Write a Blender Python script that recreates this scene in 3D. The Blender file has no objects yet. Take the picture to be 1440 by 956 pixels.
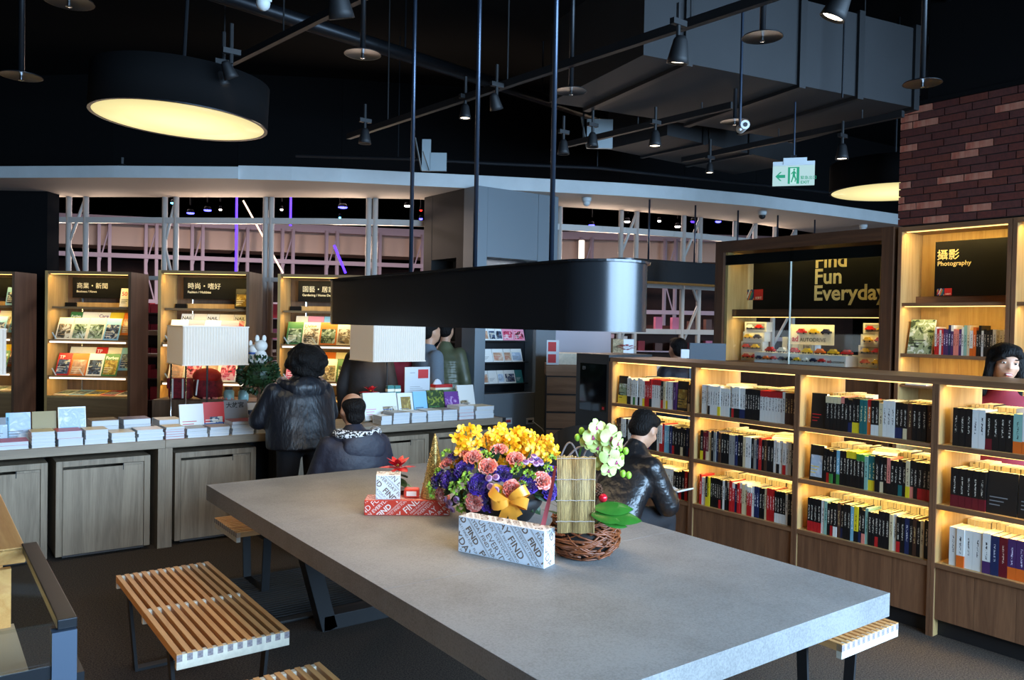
import bpy, bmesh, math, random
from mathutils import Vector, Matrix, Euler
random.seed(7)
PI = math.pi
SC = bpy.context.scene
COL = SC.collection

# ------------------------------------------------------------------ camera
FPX, CX, CY = 1134.0, 720.0, 478.0
H = 1.72
def _ray(px, py): return Vector((px - CX, py - CY, FPX)).normalized()
_Y = _ray(-120, 440); _X = _ray(2250, 485); _X = (_X - _Y * _X.dot(_Y)).normalized()
_Z = _X.cross(_Y)
if _Z.y > 0: _Z = -_Z
RW = Matrix((_X, _Y, _Z))                      # optical axes -> room axes
cam_data = bpy.data.cameras.new('camera'); cam = bpy.data.objects.new('camera', cam_data); COL.objects.link(cam)
cr, cd, cf = (RW @ Vector((1, 0, 0))), (RW @ Vector((0, 1, 0))), (RW @ Vector((0, 0, 1)))
cam.matrix_world = Matrix(((cr.x, -cd.x, -cf.x, 0), (cr.y, -cd.y, -cf.y, 0), (cr.z, -cd.z, -cf.z, H), (0, 0, 0, 1)))
cam_data.lens = FPX / 1440 * 36; cam_data.sensor_width = 36; cam_data.clip_start = .05; cam_data.clip_end = 200
SC.camera = cam
EYE = Vector((0, 0, H))
def _w(px, py): return RW @ _ray(px, py)
def pz(px, py, z): r = _w(px, py); return EYE + r * ((z - H) / r.z)      # where a line of sight meets a level
def pX(px, py, x): r = _w(px, py); return EYE + r * (x / r.x)
def pY(px, py, y): r = _w(px, py); return EYE + r * (y / r.y)
def pd(px, py, d): return EYE + RW @ Vector(((px - CX) / FPX * d, (py - CY) / FPX * d, d))
VIEWROT = math.atan2(cr.y, cr.x)               # the magazine racks stand on an arc and face the reading table

# ------------------------------------------------------------------ world, daylight, exposure
vs = SC.view_settings
vs.view_transform = 'Standard'; vs.look = 'None'; vs.gamma = 1.0; vs.use_curve_mapping = False; vs.exposure = 0.0
SC.cycles.use_denoising = True
SC.cycles.max_bounces = 6; SC.cycles.diffuse_bounces = 3; SC.cycles.glossy_bounces = 3; SC.cycles.transmission_bounces = 4
SC.cycles.sample_clamp_indirect = 4.0
world = bpy.data.worlds.new('world'); SC.world = world; world.use_nodes = True
world.node_tree.nodes['Background'].inputs[0].default_value = (.55, .72, 1, 1)
world.node_tree.nodes['Background'].inputs[1].default_value = .6
def area(name, loc, size, watts, col, direction=(0, 0, -1), size_y=None, spread=None):
    l = bpy.data.lights.new(name, 'AREA'); l.energy = watts; l.color = col; l.size = size
    if size_y: l.shape = 'RECTANGLE'; l.size_y = size_y
    if spread: l.spread = spread
    o = bpy.data.objects.new(name, l); COL.objects.link(o); o.location = loc
    o.rotation_euler = Vector(direction).to_track_quat('-Z', 'Y').to_euler()
    return o
def spot(name, loc, watts, col, direction=(0, 0, -1), ang=60, r=.03):
    l = bpy.data.lights.new(name, 'SPOT'); l.energy = watts; l.color = col; l.spot_size = math.radians(ang); l.spot_blend = .5; l.shadow_soft_size = r
    o = bpy.data.objects.new(name, l); COL.objects.link(o); o.location = loc
    o.rotation_euler = Vector(direction).to_track_quat('-Z', 'Y').to_euler()
    return o
# daylight of the long window front behind the reading table (window_1 below stands in the same opening)
area('daylight', (4.45, -3.4, 2.35), 9.8, 1350, (.45, .7, 1), (-.15, 1, -.45), 2.9, math.radians(125))

# ------------------------------------------------------------------ mesh helpers
class MB:
    def __init__(s): s.v = []; s.f = []; s.m = []
    def add(s, vs, fs, m=0):
        o = len(s.v); s.v += [tuple(v) for v in vs]; s.f += [tuple(i + o for i in f) for f in fs]
        s.m += [m] * len(fs) if not isinstance(m, (list, tuple)) else list(m); return s
    def box(s, x0, x1, y0, y1, z0, z1, m=0, M=None):
        vs = [Vector((x, y, z)) for z in (z0, z1) for y in (y0, y1) for x in (x0, x1)]
        if M: vs = [M @ v for v in vs]
        return s.add(vs, [(0, 2, 3, 1), (4, 5, 7, 6), (0, 1, 5, 4), (2, 6, 7, 3), (0, 4, 6, 2), (1, 3, 7, 5)], m)
    def cbox(s, c, d, m=0, M=None): return s.box(c[0]-d[0]/2, c[0]+d[0]/2, c[1]-d[1]/2, c[1]+d[1]/2, c[2]-d[2]/2, c[2]+d[2]/2, m, M)
    def bar(s, p, q, w, h=None, m=0, up=(0, 0, 1)):
        p, q = Vector(p), Vector(q); h = h or w; d = (q - p).normalized(); u = Vector(up)
        if abs(d.dot(u)) > .98: u = Vector((1, 0, 0))
        a = d.cross(u).normalized() * (w / 2); b = a.cross(d).normalized() * (h / 2)
        vs = [e + i * a + j * b for e in (p, q) for i, j in ((-1, -1), (1, -1), (1, 1), (-1, 1))]
        return s.add(vs, [(0, 1, 2, 3), (7, 6, 5, 4), (0, 4, 5, 1), (1, 5, 6, 2), (2, 6, 7, 3), (3, 7, 4, 0)], m)
    def tube(s, pts, r, n=8, m=0, cap=True, closed=False):
        pts = [Vector(p) for p in pts]; k = len(pts); rs = r if isinstance(r, (list, tuple)) else [r] * k; vs = []; prev = None
        for i, p in enumerate(pts):
            a, b = (pts[i - 1], pts[(i + 1) % k]) if closed else (pts[max(i - 1, 0)], pts[min(i + 1, k - 1)])
            d = (b - a).normalized()
            if prev is None:
                u = d.cross(Vector((0, 0, 1)));
                if u.length < .05: u = d.cross(Vector((1, 0, 0)))
                u.normalize()
            else:
                u = prev - d * prev.dot(d); u = u.normalized() if u.length > 1e-6 else prev
            prev = u; w = d.cross(u)
            vs += [p + (u * math.cos(t) + w * math.sin(t)) * rs[i] for t in [2 * PI * j / n for j in range(n)]]
        fs = [(i * n + j, i * n + (j + 1) % n, ((i + 1) % k) * n + (j + 1) % n, ((i + 1) % k) * n + j) for i in range(k if closed else k - 1) for j in range(n)]
        if cap and not closed: fs += [tuple(range(n))[::-1], tuple((k - 1) * n + j for j in range(n))]
        return s.add(vs, fs, m)
    def lathe(s, prof, n=24, c=(0, 0, 0), m=0, M=None):
        vs = []
        for r, z in prof: vs += [Vector((c[0] + r * math.cos(2*PI*j/n), c[1] + r * math.sin(2*PI*j/n), c[2] + z)) for j in range(n)]
        if M: vs = [M @ v for v in vs]
        k = len(prof); fs = [(i*n+j, i*n+(j+1) % n, (i+1)*n+(j+1) % n, (i+1)*n+j) for i in range(k-1) for j in range(n)]
        if prof[0][0] > 1e-5: fs.append(tuple(range(n))[::-1])
        if prof[-1][0] > 1e-5: fs.append(tuple((k-1)*n+j for j in range(n)))
        return s.add(vs, fs, m)
    def prism(s, poly, z0, z1, m=0, M=None):
        n = len(poly); vs = [Vector((x, y, z)) for z in (z0, z1) for x, y in poly]
        if M: vs = [M @ v for v in vs]
        return s.add(vs, [tuple(range(n))[::-1], tuple(range(n, 2*n))] + [(i, (i+1) % n, n+(i+1) % n, n+i) for i in range(n)], m)
    def ell(s, c, r, n=12, k=8, m=0, M=None):
        r = r if isinstance(r, (tuple, list)) else (r, r, r); vs = []
        for i in range(k + 1):
            a = -PI/2 + PI * i / k
            vs += [Vector((r[0]*math.cos(a)*math.cos(2*PI*j/n), r[1]*math.cos(a)*math.sin(2*PI*j/n), r[2]*math.sin(a))) for j in range(n)]
        if M: vs = [M @ v for v in vs]
        vs = [v + Vector(c) for v in vs]
        return s.add(vs, [(i*n+j, i*n+(j+1) % n, (i+1)*n+(j+1) % n, (i+1)*n+j) for i in range(k) for j in range(n)], m)
    def quad(s, a, b, c, d, m=0): return s.add([a, b, c, d], [(0, 1, 2, 3)], m)
    def text(s, body, size, M, m=0, bold=0, align='LEFT', clip=None):
        vs, fs = text_geo(body, bold, align)
        vs = [v * size for v in vs]
        if clip: vs, fs = clip_geo([Vector((v.x, v.y, 0)) for v in [clip[0] @ v for v in vs]], fs, *clip[1:])
        return s.add([M @ v for v in vs], fs, m)
    def mesh(s, name, mats, smooth=False):
        me = bpy.data.meshes.new(name); me.from_pydata(s.v, [], s.f)
        for x in (mats if isinstance(mats, (list, tuple)) else [mats]): me.materials.append(x)
        me.polygons.foreach_set('material_index', s.m)
        if smooth: me.polygons.foreach_set('use_smooth', [True] * len(s.f))
        me.update(); return me
    def build(s, name, mats, parent=None, smooth=False, bevel=0, loc=None, rz=0, recalc=False):
        me = s.mesh(name, mats, smooth)
        if recalc:
            b = bmesh.new(); b.from_mesh(me); bmesh.ops.remove_doubles(b, verts=b.verts, dist=1e-6); bmesh.ops.recalc_face_normals(b, faces=b.faces); b.to_mesh(me); b.free()
        o = put(name, me, parent, loc, (0, 0, rz))
        if bevel:
            md = o.modifiers.new('bevel', 'BEVEL'); md.width = bevel; md.segments = 2; md.limit_method = 'ANGLE'
        return o
_tc = {}
def text_geo(body, bold, align):
    k = (body, bold, align)
    if k not in _tc:
        c = bpy.data.curves.new('t', 'FONT'); c.body = body; c.offset = bold; c.align_x = align; c.resolution_u = 3
        o = bpy.data.objects.new('t', c); COL.objects.link(o)
        dg = bpy.context.evaluated_depsgraph_get(); me = o.evaluated_get(dg).to_mesh()
        _tc[k] = ([v.co.copy() for v in me.vertices], [tuple(p.vertices) for p in me.polygons])
        bpy.data.objects.remove(o); bpy.data.curves.remove(c)
    return _tc[k]
def clip_geo(vs, fs, x0, x1, y0, y1):
    b = bmesh.new(); bv = [b.verts.new(v) for v in vs]
    for f in fs:
        try: b.faces.new([bv[i] for i in f])
        except ValueError: pass
    for co, no in (((x0, 0, 0), (-1, 0, 0)), ((x1, 0, 0), (1, 0, 0)), ((0, y0, 0), (0, -1, 0)), ((0, y1, 0), (0, 1, 0))):
        bmesh.ops.bisect_plane(b, geom=b.verts[:] + b.edges[:] + b.faces[:], plane_co=co, plane_no=no, clear_outer=True)
    b.verts.index_update(); r = ([v.co.copy() for v in b.verts], [tuple(v.index for v in f.verts) for f in b.faces]); b.free(); return r
def put(name, me, parent=None, loc=None, rot=(0, 0, 0), sc=None):
    o = bpy.data.objects.new(name, me); COL.objects.link(o)
    if parent: o.parent = parent
    if loc is not None: o.location = loc
    o.rotation_euler = rot
    if sc is not None: o.scale = sc if isinstance(sc, (tuple, list, Vector)) else (sc, sc, sc)
    return o
def tag(o, label, cat, group=None):
    o['label'] = label; o['category'] = cat
    if group: o['group'] = group
    return o
def thing(name, label, cat, loc=(0, 0, 0), rz=0, group=None):
    return tag(put(name, None, None, loc, (0, 0, rz)), label, cat, group)
def struct(o): o['kind'] = 'structure'; return o
def copytree(o, parent=None):
    c = o.copy(); COL.objects.link(c); c.parent = parent
    for ch in list(o.children): copytree(ch, c)
    return c
def frame(o, ux, uy):
    """matrix with origin o, local x along ux and local y along uy"""
    ux, uy = Vector(ux).normalized(), Vector(uy).normalized(); uz = ux.cross(uy)
    return Matrix(((ux.x, uy.x, uz.x, o[0]), (ux.y, uy.y, uz.y, o[1]), (ux.z, uy.z, uz.z, o[2]), (0, 0, 0, 1)))
NTH = 'zeroth first second third fourth fifth sixth seventh eighth ninth tenth eleventh twelfth thirteenth fourteenth fifteenth sixteenth seventeenth eighteenth nineteenth twentieth'.split()
def nth(n):
    if n <= 20: return NTH[n]
    return {2: 'twenty', 3: 'thirty', 4: 'forty'}[n // 10] + '-' + NTH[n % 10] if n % 10 else {3: 'thirtieth', 4: 'fortieth'}[n // 10]

# ------------------------------------------------------------------ materials
def lin(c): return tuple(((x/255)/12.92 if x/255 <= .04045 else ((x/255+.055)/1.055)**2.4) for x in c) + (1,)
def _mat(name):
    m = bpy.data.materials.new(name); m.use_nodes = True; nt = m.node_tree; return m, nt, nt.nodes['Principled BSDF']
def N(nt, t, **kw):
    n = nt.nodes.new(t)
    for k, v in kw.items():
        if k.startswith('i_'): n.inputs[k[2:].replace('_', ' ')].default_value = v
        else: setattr(n, k, v)
    return n
def mat(name, col, rough=.5, metal=0, var=None, bump=None, spec=.5, sheen=0, coat=0, stretch=None, col2=None, trans=0):
    m, nt, b = _mat(name); L = nt.links.new
    b.inputs['Base Color'].default_value = lin(col); b.inputs['Roughness'].default_value = rough; b.inputs['Metallic'].default_value = metal
    b.inputs['Specular IOR Level'].default_value = spec; b.inputs['Sheen Weight'].default_value = sheen; b.inputs['Coat Weight'].default_value = coat
    if trans: b.inputs['Transmission Weight'].default_value = trans
    if var or bump:
        tc = N(nt, 'ShaderNodeTexCoord'); mp = N(nt, 'ShaderNodeMapping'); L(tc.outputs['Object'], mp.inputs[0])
        if stretch: mp.inputs['Scale'].default_value = stretch
    if var:
        n = N(nt, 'ShaderNodeTexNoise', i_Scale=var[0], i_Detail=6.0, i_Roughness=.65); L(mp.outputs[0], n.inputs['Vector'])
        r = N(nt, 'ShaderNodeMapRange'); r.inputs[1].default_value = .3; r.inputs[2].default_value = .7; L(n.outputs['Fac'], r.inputs[0])
        mx = N(nt, 'ShaderNodeMix', data_type='RGBA'); L(r.outputs[0], mx.inputs['Factor'])
        c2 = col2 or tuple(x * (1 - var[1]) for x in col); mx.inputs['A'].default_value = lin(c2); mx.inputs['B'].default_value = lin(col); L(mx.outputs['Result'], b.inputs['Base Color'])
    if bump:
        n = N(nt, 'ShaderNodeTexNoise', i_Scale=bump[0], i_Detail=4.0); L(mp.outputs[0], n.inputs['Vector'])
        bp = N(nt, 'ShaderNodeBump', i_Strength=bump[1], i_Distance=bump[2] if len(bump) > 2 else .01); L(n.outputs['Fac'], bp.inputs['Height']); L(bp.outputs[0], b.inputs['Normal'])
    return m
def wood(name, light, dark, axis='z', scale=1.0, rough=.5, fine=1.0):
    """grain runs along AXIS; cathedral figure from a distorted wave plus fine pores"""
    m, nt, b = _mat(name); L = nt.links.new
    tc = N(nt, 'ShaderNodeTexCoord'); mp = N(nt, 'ShaderNodeMapping'); L(tc.outputs['Object'], mp.inputs[0])
    oi = N(nt, 'ShaderNodeObjectInfo'); ad = N(nt, 'ShaderNodeVectorMath', operation='ADD'); mu = N(nt, 'ShaderNodeMath', operation='MULTIPLY'); mu.inputs[1].default_value = 20
    L(oi.outputs['Random'], mu.inputs[0]); L(mp.outputs[0], ad.inputs[0]); L(mu.outputs[0], ad.inputs[1])
    s = {'x': (.07, 1, 1), 'y': (1, .07, 1), 'z': (1, 1, .07)}[axis]; mp.inputs['Scale'].default_value = tuple(scale * v for v in s)
    n1 = N(nt, 'ShaderNodeTexNoise', i_Scale=7.0, i_Detail=3.0, i_Distortion=.6); n2 = N(nt, 'ShaderNodeTexNoise', i_Scale=130.0 * fine, i_Detail=3.0)
    L(ad.outputs[0], n1.inputs['Vector']); L(ad.outputs[0], n2.inputs['Vector'])
    m1 = N(nt, 'ShaderNodeMath', operation='MULTIPLY'); m1.inputs[1].default_value = 9; L(n1.outputs['Fac'], m1.inputs[0])
    fr = N(nt, 'ShaderNodeMath', operation='PINGPONG'); fr.inputs[1].default_value = 1; L(m1.outputs[0], fr.inputs[0])
    a = N(nt, 'ShaderNodeMath', operation='MULTIPLY_ADD'); a.inputs[1].default_value = .45; L(fr.outputs[0], a.inputs[0])
    m2 = N(nt, 'ShaderNodeMath', operation='MULTIPLY'); m2.inputs[1].default_value = .6; L(n2.outputs['Fac'], m2.inputs[0]); L(m2.outputs[0], a.inputs[2])
    mx = N(nt, 'ShaderNodeMix', data_type='RGBA'); L(a.outputs[0], mx.inputs['Factor']); mx.inputs['A'].default_value = lin(dark); mx.inputs['B'].default_value = lin(light)
    L(mx.outputs['Result'], b.inputs['Base Color']); b.inputs['Roughness'].default_value = rough; b.inputs['Specular IOR Level'].default_value = .35
    bp = N(nt, 'ShaderNodeBump', i_Strength=.12, i_Distance=.002); L(n2.outputs['Fac'], bp.inputs['Height']); L(bp.outputs[0], b.inputs['Normal'])
    return m
def glow(name, col, strength):
    m, nt, b = _mat(name); b.inputs['Base Color'].default_value = (0, 0, 0, 1); b.inputs['Emission Color'].default_value = lin(col); b.inputs['Emission Strength'].default_value = strength; return m
def photo(name, cols, scale=14):
    """a printed picture: soft blotches of a few inks, different on every object"""
    m, nt, b = _mat(name); L = nt.links.new
    tc = N(nt, 'ShaderNodeTexCoord'); oi = N(nt, 'ShaderNodeObjectInfo'); mu = N(nt, 'ShaderNodeMath', operation='MULTIPLY'); mu.inputs[1].default_value = 37
    ad = N(nt, 'ShaderNodeVectorMath', operation='ADD'); L(oi.outputs['Random'], mu.inputs[0]); L(tc.outputs['Object'], ad.inputs[0]); L(mu.outputs[0], ad.inputs[1])
    n = N(nt, 'ShaderNodeTexNoise', i_Scale=float(scale), i_Detail=3.0, i_Distortion=1.2); L(ad.outputs[0], n.inputs['Vector'])
    cr_ = N(nt, 'ShaderNodeValToRGB'); L(n.outputs['Fac'], cr_.inputs[0]); e = cr_.color_ramp.elements; k = len(cols)
    cr_.color_ramp.interpolation = 'CONSTANT' if k > 3 else 'LINEAR'
    for i, c in enumerate(cols):
        p = .3 + .42 * i / (k - 1) if i else 0
        if i < 2: e[i].position = p; e[i].color = lin(c)
        else: x = e.new(p); x.color = lin(c)
    L(cr_.outputs[0], b.inputs['Base Color']); b.inputs['Roughness'].default_value = .35; return m
def spine(name, base, ink, rough=.35):
    """book spine cloth with a column of small lettering"""
    m, nt, b = _mat(name); L = nt.links.new
    tc = N(nt, 'ShaderNodeTexCoord'); sx = N(nt, 'ShaderNodeSeparateXYZ'); L(tc.outputs['Object'], sx.inputs[0])
    oi = N(nt, 'ShaderNodeObjectInfo'); mu = N(nt, 'ShaderNodeMath', operation='MULTIPLY'); mu.inputs[1].default_value = 50; L(oi.outputs['Random'], mu.inputs[0])
    ad = N(nt, 'ShaderNodeVectorMath', operation='ADD'); L(tc.outputs['Object'], ad.inputs[0]); L(mu.outputs[0], ad.inputs[1])
    n = N(nt, 'ShaderNodeTexNoise', i_Scale=170.0, i_Detail=1.0); L(ad.outputs[0], n.inputs['Vector'])
    def lt(inp, v, op='LESS_THAN'):
        q = N(nt, 'ShaderNodeMath', operation=op); L(inp, q.inputs[0]); q.inputs[1].default_value = v; return q.outputs[0]
    ab = N(nt, 'ShaderNodeMath', operation='ABSOLUTE'); L(sx.outputs['Y'], ab.inputs[0])
    g = [lt(ab.outputs[0], .0042), lt(sx.outputs['X'], .002), lt(n.outputs['Fac'], .52, 'GREATER_THAN'), lt(sx.outputs['Z'], .075, 'GREATER_THAN'), lt(sx.outputs['Z'], .17)]
    o = g[0]
    for x in g[1:]:
        q = N(nt, 'ShaderNodeMath', operation='MULTIPLY'); L(o, q.inputs[0]); L(x, q.inputs[1]); o = q.outputs[0]
    mx = N(nt, 'ShaderNodeMix', data_type='RGBA'); L(o, mx.inputs['Factor']); mx.inputs['A'].default_value = lin(base); mx.inputs['B'].default_value = lin(ink)
    L(mx.outputs['Result'], b.inputs['Base Color']); b.inputs['Roughness'].default_value = rough; return m

black = mat('black_paint', (22, 22, 24), .6)
matt_black = mat('ceiling_black', (17, 17, 18), .9, spec=.08)
duct_grey = mat('painted_duct', (35, 35, 37), .7, var=(3, .15))
steel_dark = mat('dark_steel', (34, 36, 40), .38, .6)
lamp_metal = mat('lamp_shell', (52, 53, 56), .25, .45, spec=.8)
rod_metal = mat('rod_steel', (58, 68, 84), .3, .7)
chrome = mat('chrome', (205, 208, 212), .18, 1)
white_steel = mat('white_steel', (176, 172, 166), .5)
white_paint = mat('white_paint', (200, 204, 204), .6, var=(4, .05))
soffit_under = mat('soffit_plaster', (196, 186, 176), .8)
carpet = mat('carpet', (104, 92, 82), .95, var=(130, .75), bump=(300, .6, .004), spec=.1)
concrete = mat('table_concrete', (150, 150, 150), .55, var=(5, .16), bump=(160, .15, .002))
grey_panel = mat('column_laminate', (112, 120, 126), .5)
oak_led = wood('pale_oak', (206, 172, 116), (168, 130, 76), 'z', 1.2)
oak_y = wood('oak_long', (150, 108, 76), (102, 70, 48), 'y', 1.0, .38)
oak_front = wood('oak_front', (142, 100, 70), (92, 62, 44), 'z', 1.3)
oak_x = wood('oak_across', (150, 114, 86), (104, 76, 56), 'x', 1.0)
grey_oak = wood('grey_oak', (164, 145, 121), (114, 98, 80), 'z', 1.1)
grey_oak_x = wood('grey_oak_top', (164, 146, 124), (114, 99, 82), 'x', 1.1)
teak = wood('teak', (224, 172, 112), (184, 126, 74), 'y', 1.6, .5)
pale_wood = mat('maple_endgrain', (226, 214, 192), .6, var=(30, .12))
end_grain = mat('teak_endgrain', (156, 144, 146), .7, var=(120, .3))
honey = wood('honey_oak', (236, 176, 104), (204, 132, 66), 'y', 1.4, .4)
glass = mat('clear_glass', (240, 250, 250), .02, spec=.5, trans=1)
paper = mat('paper', (236, 230, 214), .8)
paper_white = mat('white_paper', (206, 208, 210), .7)
red = mat('red', (190, 34, 34), .5)
leaf_dark = mat('leaf_dark', (38, 66, 32), .45, var=(30, .3))
leaf_green = mat('leaf_green', (64, 124, 44), .35, var=(20, .25))
led_warm = glow('led_warm', (255, 206, 120), 3.0)
led_white = glow('led_white', (255, 236, 214), 2.2)
# thin pane: mostly clear, a little mirror
m_, nt_, b_ = _mat('thin_glass'); tr_ = N(nt_, 'ShaderNodeBsdfTransparent'); gl_ = N(nt_, 'ShaderNodeBsdfGlossy'); gl_.inputs['Roughness'].default_value = .03
mix_ = N(nt_, 'ShaderNodeMixShader'); mix_.inputs[0].default_value = .07; nt_.links.new(tr_.outputs[0], mix_.inputs[1]); nt_.links.new(gl_.outputs[0], mix_.inputs[2]); nt_.links.new(mix_.outputs[0], nt_.nodes['Material Output'].inputs[0])
tr_.inputs[0].default_value = (.94, .97, .96, 1); glass = m_

# ------------------------------------------------------------------ room shell
struct(MB().box(-4.2, 26, -3.6, 26, -.1, 0).build('floor', carpet))
struct(MB().box(-4.2, 26, -3.6, 26, 4.7, 4.8).build('ceiling', matt_black))
struct(MB().box(-4.3, -4.2, -3.6, 26, 0, 4.7).build('wall_left', matt_black))
struct(MB().box(26, 26.1, -3.6, 26, 0, 4.7).build('wall_right', matt_black))
struct(MB().box(-4.2, 26, 26, 26.1, 0, 4.7).build('wall_back', matt_black))
w = MB(); w.box(-4.2, -.5, -3.6, -3.45, 0, 4.7); w.box(9.5, 26, -3.6, -3.45, 0, 4.7); w.box(-.5, 9.5, -3.6, -3.45, 0, .85); w.box(-.5, 9.5, -3.6, -3.45, 3.9, 4.7)
struct(w.build('wall_front', matt_black))
wn = MB()
for i in range(6):
    x = -.5 + 10 * i / 5; wn.box(x - .04, x + .04, -3.58, -3.46, .85, 3.9)
wn.box(-.5, 9.5, -3.58, -3.46, .85, .92); wn.box(-.5, 9.5, -3.58, -3.46, 3.83, 3.9)
wo = struct(wn.build('window_1', black))

# ------------------------------------------------------------------ curved white soffit over the magazine wall
ZS = 3.2
outA = [(-260, 254), (-120, 252), (0, 250), (160, 249.5), (335, 251)]
outB = [(335, 252), (410, 253.5), (480, 256), (580, 261), (670, 265), (775, 270), (870, 275), (960, 281), (1060, 290), (1174, 304), (1265, 316), (1330, 326)]
inn = [(-260, 276), (-120, 276.5), (0, 277), (160, 277), (335, 277.5), (410, 277.5), (480, 278), (580, 280), (670, 284), (775, 290), (870, 295.5), (960, 303), (1060, 314.5), (1174, 332), (1265, 347), (1330, 358)]
def soffit(outer, inner, z0, z1, name, mats):
    n = len(outer); o = [pz(*p, z0) for p in outer]; i = [pz(*p, z0) for p in inner]; b = MB()
    up = Vector((0, 0, z1 - z0))
    for k in range(n - 1):
        b.quad(o[k], i[k], i[k+1], o[k+1], 1); b.quad(o[k] + up, o[k+1] + up, i[k+1] + up, i[k] + up, 0)
        b.quad(o[k], o[k+1], o[k+1] + up, o[k] + up, 0); b.quad(i[k+1], i[k], i[k] + up, i[k+1] + up, 0)
    for k in (0, n - 1): b.quad(o[k], o[k] + up, i[k] + up, i[k], 0)
    return struct(b.build(name, mats, recalc=True))
soffit(outA, inn[:5], ZS, ZS + .125, 'trim_1', [white_paint, soffit_under])
soffit(outB, [inn[4]] + inn[5:], ZS, ZS + .145, 'trim_2', [white_paint, soffit_under])
# black wall added on the soffit up to the slab, keeping atrium light out
bk = MB(); pts = [pz(px, py + 10, ZS + .15) for px, py in outA + outB[1:]]
for k in range(len(pts) - 1):
    a, b2 = pts[k], pts[k+1]; bk.bar((a.x, a.y, 4.05), (b2.x, b2.y, 4.05), .06, 1.3)
struct(bk.build('wall_blackout', matt_black))
# pale steel tube running along the soffit edge
tg = thing('cable_rail', 'long thin black steel rail running above the white curved soffit', 'rail')
tg.location = (0, 0, 0)
MB().tube([pz(px, py, 3.42) for px, py in ((416, 219), (560, 223), (700, 230), (840, 236), (960, 249), (1100, 263), (1268, 283))], .018, 8).build('tube', steel_dark, tg)
for px, py in ((560, 223), (840, 236), (1100, 263)):
    q = pz(px, py, 3.42); MB().tube([q, q + Vector((0, 0, 1.26))], .006, 6).build('hanger', steel_dark, tg)

# soffit detectors and dome cameras
def soffit_pt(px, py, z=ZS): return pz(px, py, z)
for px, py, lab in ((673, 268, 'white security camera under the soffit at the grey column corner'), (825, 282, 'white security camera under the soffit right of the grey column'), (1072, 301, 'white dome camera with dark lens under the soffit'), (1214, 320, 'white security camera under the soffit beside the glass cabinet')):
    q = soffit_pt(px, py - 4); t = thing('security_camera', lab, 'camera', q, 0, 'soffit cameras')
    MB().lathe([(.055, 0), (.055, -.03), (.045, -.05)], 16).build('mount', white_paint, t, True)
    MB().ell((0, 0, -.06), (.042, .042, .04), 12, 8).build('dome', black if px == 1072 else white_paint, t, True)
for px, py in ((0, 251), (172, 237)):
    q = pz(px, py, 3.33); t = thing('clip_spotlight', 'small black clip spotlight on the left soffit edge, ' + ('leftmost in the photo' if px < 9 else 'over the first magazine rack'), 'spotlight', q)
    MB().lathe([(.02, .05), (.05, .03), (.06, -.04), (.05, -.045), (0, -.03)], 14).build('head', black, t, True)
    MB().box(-.012, .012, -.01, .01, .04, .12).build('bracket', black, t)

# ------------------------------------------------------------------ white steel lattice between shop and atrium
def path_at(px, extra=0.0):
    for k in range(len(inn) - 1):
        if inn[k][0] <= px <= inn[k+1][0]:
            u = (px - inn[k][0]) / (inn[k+1][0] - inn[k][0]); y = inn[k][1] * (1-u) + inn[k+1][1] * u; return pz(px, y + extra, ZS)
def rail_z(px, py):           # height on the lattice line seen at this picture row
    a = path_at(px); r = _w(px, py); t = math.hypot(a.x, a.y) / math.hypot(r.x, r.y); return H + t * r.z
trusses = [((97, 121), 'leftmost white lattice truss beside the dark wall panel'), ((232, 248), 'white lattice truss rising between first and second magazine racks'), ((374, 382), 'stout twin white post left of the third magazine rack'), ((519, 528), 'stout twin white post beside the grey column'), ((770, 787.6), 'white lattice truss at the right edge of the grey column'), ((873.8, 895.6), 'white lattice truss above the far end of the oval lamp'), ((961.8, 985), 'white lattice truss left of the glass display cabinet'), ((1034, 1062), 'white lattice truss over the left part of the glass cabinet'), ((1090, 1118), 'rightmost white lattice truss above the glass cabinet')]
for (a, b2), lab in trusses:
    A, B = path_at(a), path_at(b2); t = thing('lattice_truss', lab, 'truss', (A.x, A.y, 0), 0, 'white steel trusses along the atrium')
    v = Vector((B.x - A.x, B.y - A.y, 0)); r = .034
    wide = v.length > .12
    for o in (Vector((0, 0, 0)), v): MB().tube([o, o + Vector((0, 0, 3.2))], r, 12).build('post', white_steel, t, True)
    if wide:
        for k in range(5):
            z0, z1 = .3 + k * .58, .3 + (k + 1) * .58; s0 = k % 2
            MB().tube([v * s0 + Vector((0, 0, z0)), v * (1 - s0) + Vector((0, 0, z1))], .02, 8).build('brace', white_steel, t, True)
def lattice_rail(px0, px1, py0, py1, h, lab, m=white_steel):
    n = 12; b = MB(); P_ = []
    for k in range(n + 1):
        px = px0 + (px1 - px0) * k / n; a = path_at(px); z = rail_z(px, py0 + (py1 - py0) * k / n); P_.append(Vector((a.x, a.y, z)))
    zc = sum(p.z for p in P_) / len(P_)
    for p, q in zip(P_, P_[1:]): b.bar((p.x, p.y, zc), (q.x, q.y, zc), .06, h)
    tag(b.build('lattice_rail', m), lab, 'rail', 'white rails of the atrium lattice')
lattice_rail(-40, 605, 308, 313.5, .07, 'upper white rail of the lattice left of the grey column')
lattice_rail(780, 1180, 321, 348, .075, 'upper white rail of the lattice right of the grey column')
lattice_rail(-40, 605, 392, 392, .05, 'white lattice rail level with the magazine rack tops')
lattice_rail(-40, 605, 470, 468, .06, 'white lattice rail behind the magazine racks at mid height')
lattice_rail(-40, 605, 500, 500, .03, 'thin white lattice rail behind the racks at knee height')
lattice_rail(780, 1010, 399, 402, .065, 'middle white rail of the lattice left of glass cabinet')
lattice_rail(780, 1010, 463, 468, .065, 'lower white rail of the lattice behind low bookcase')

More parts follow.
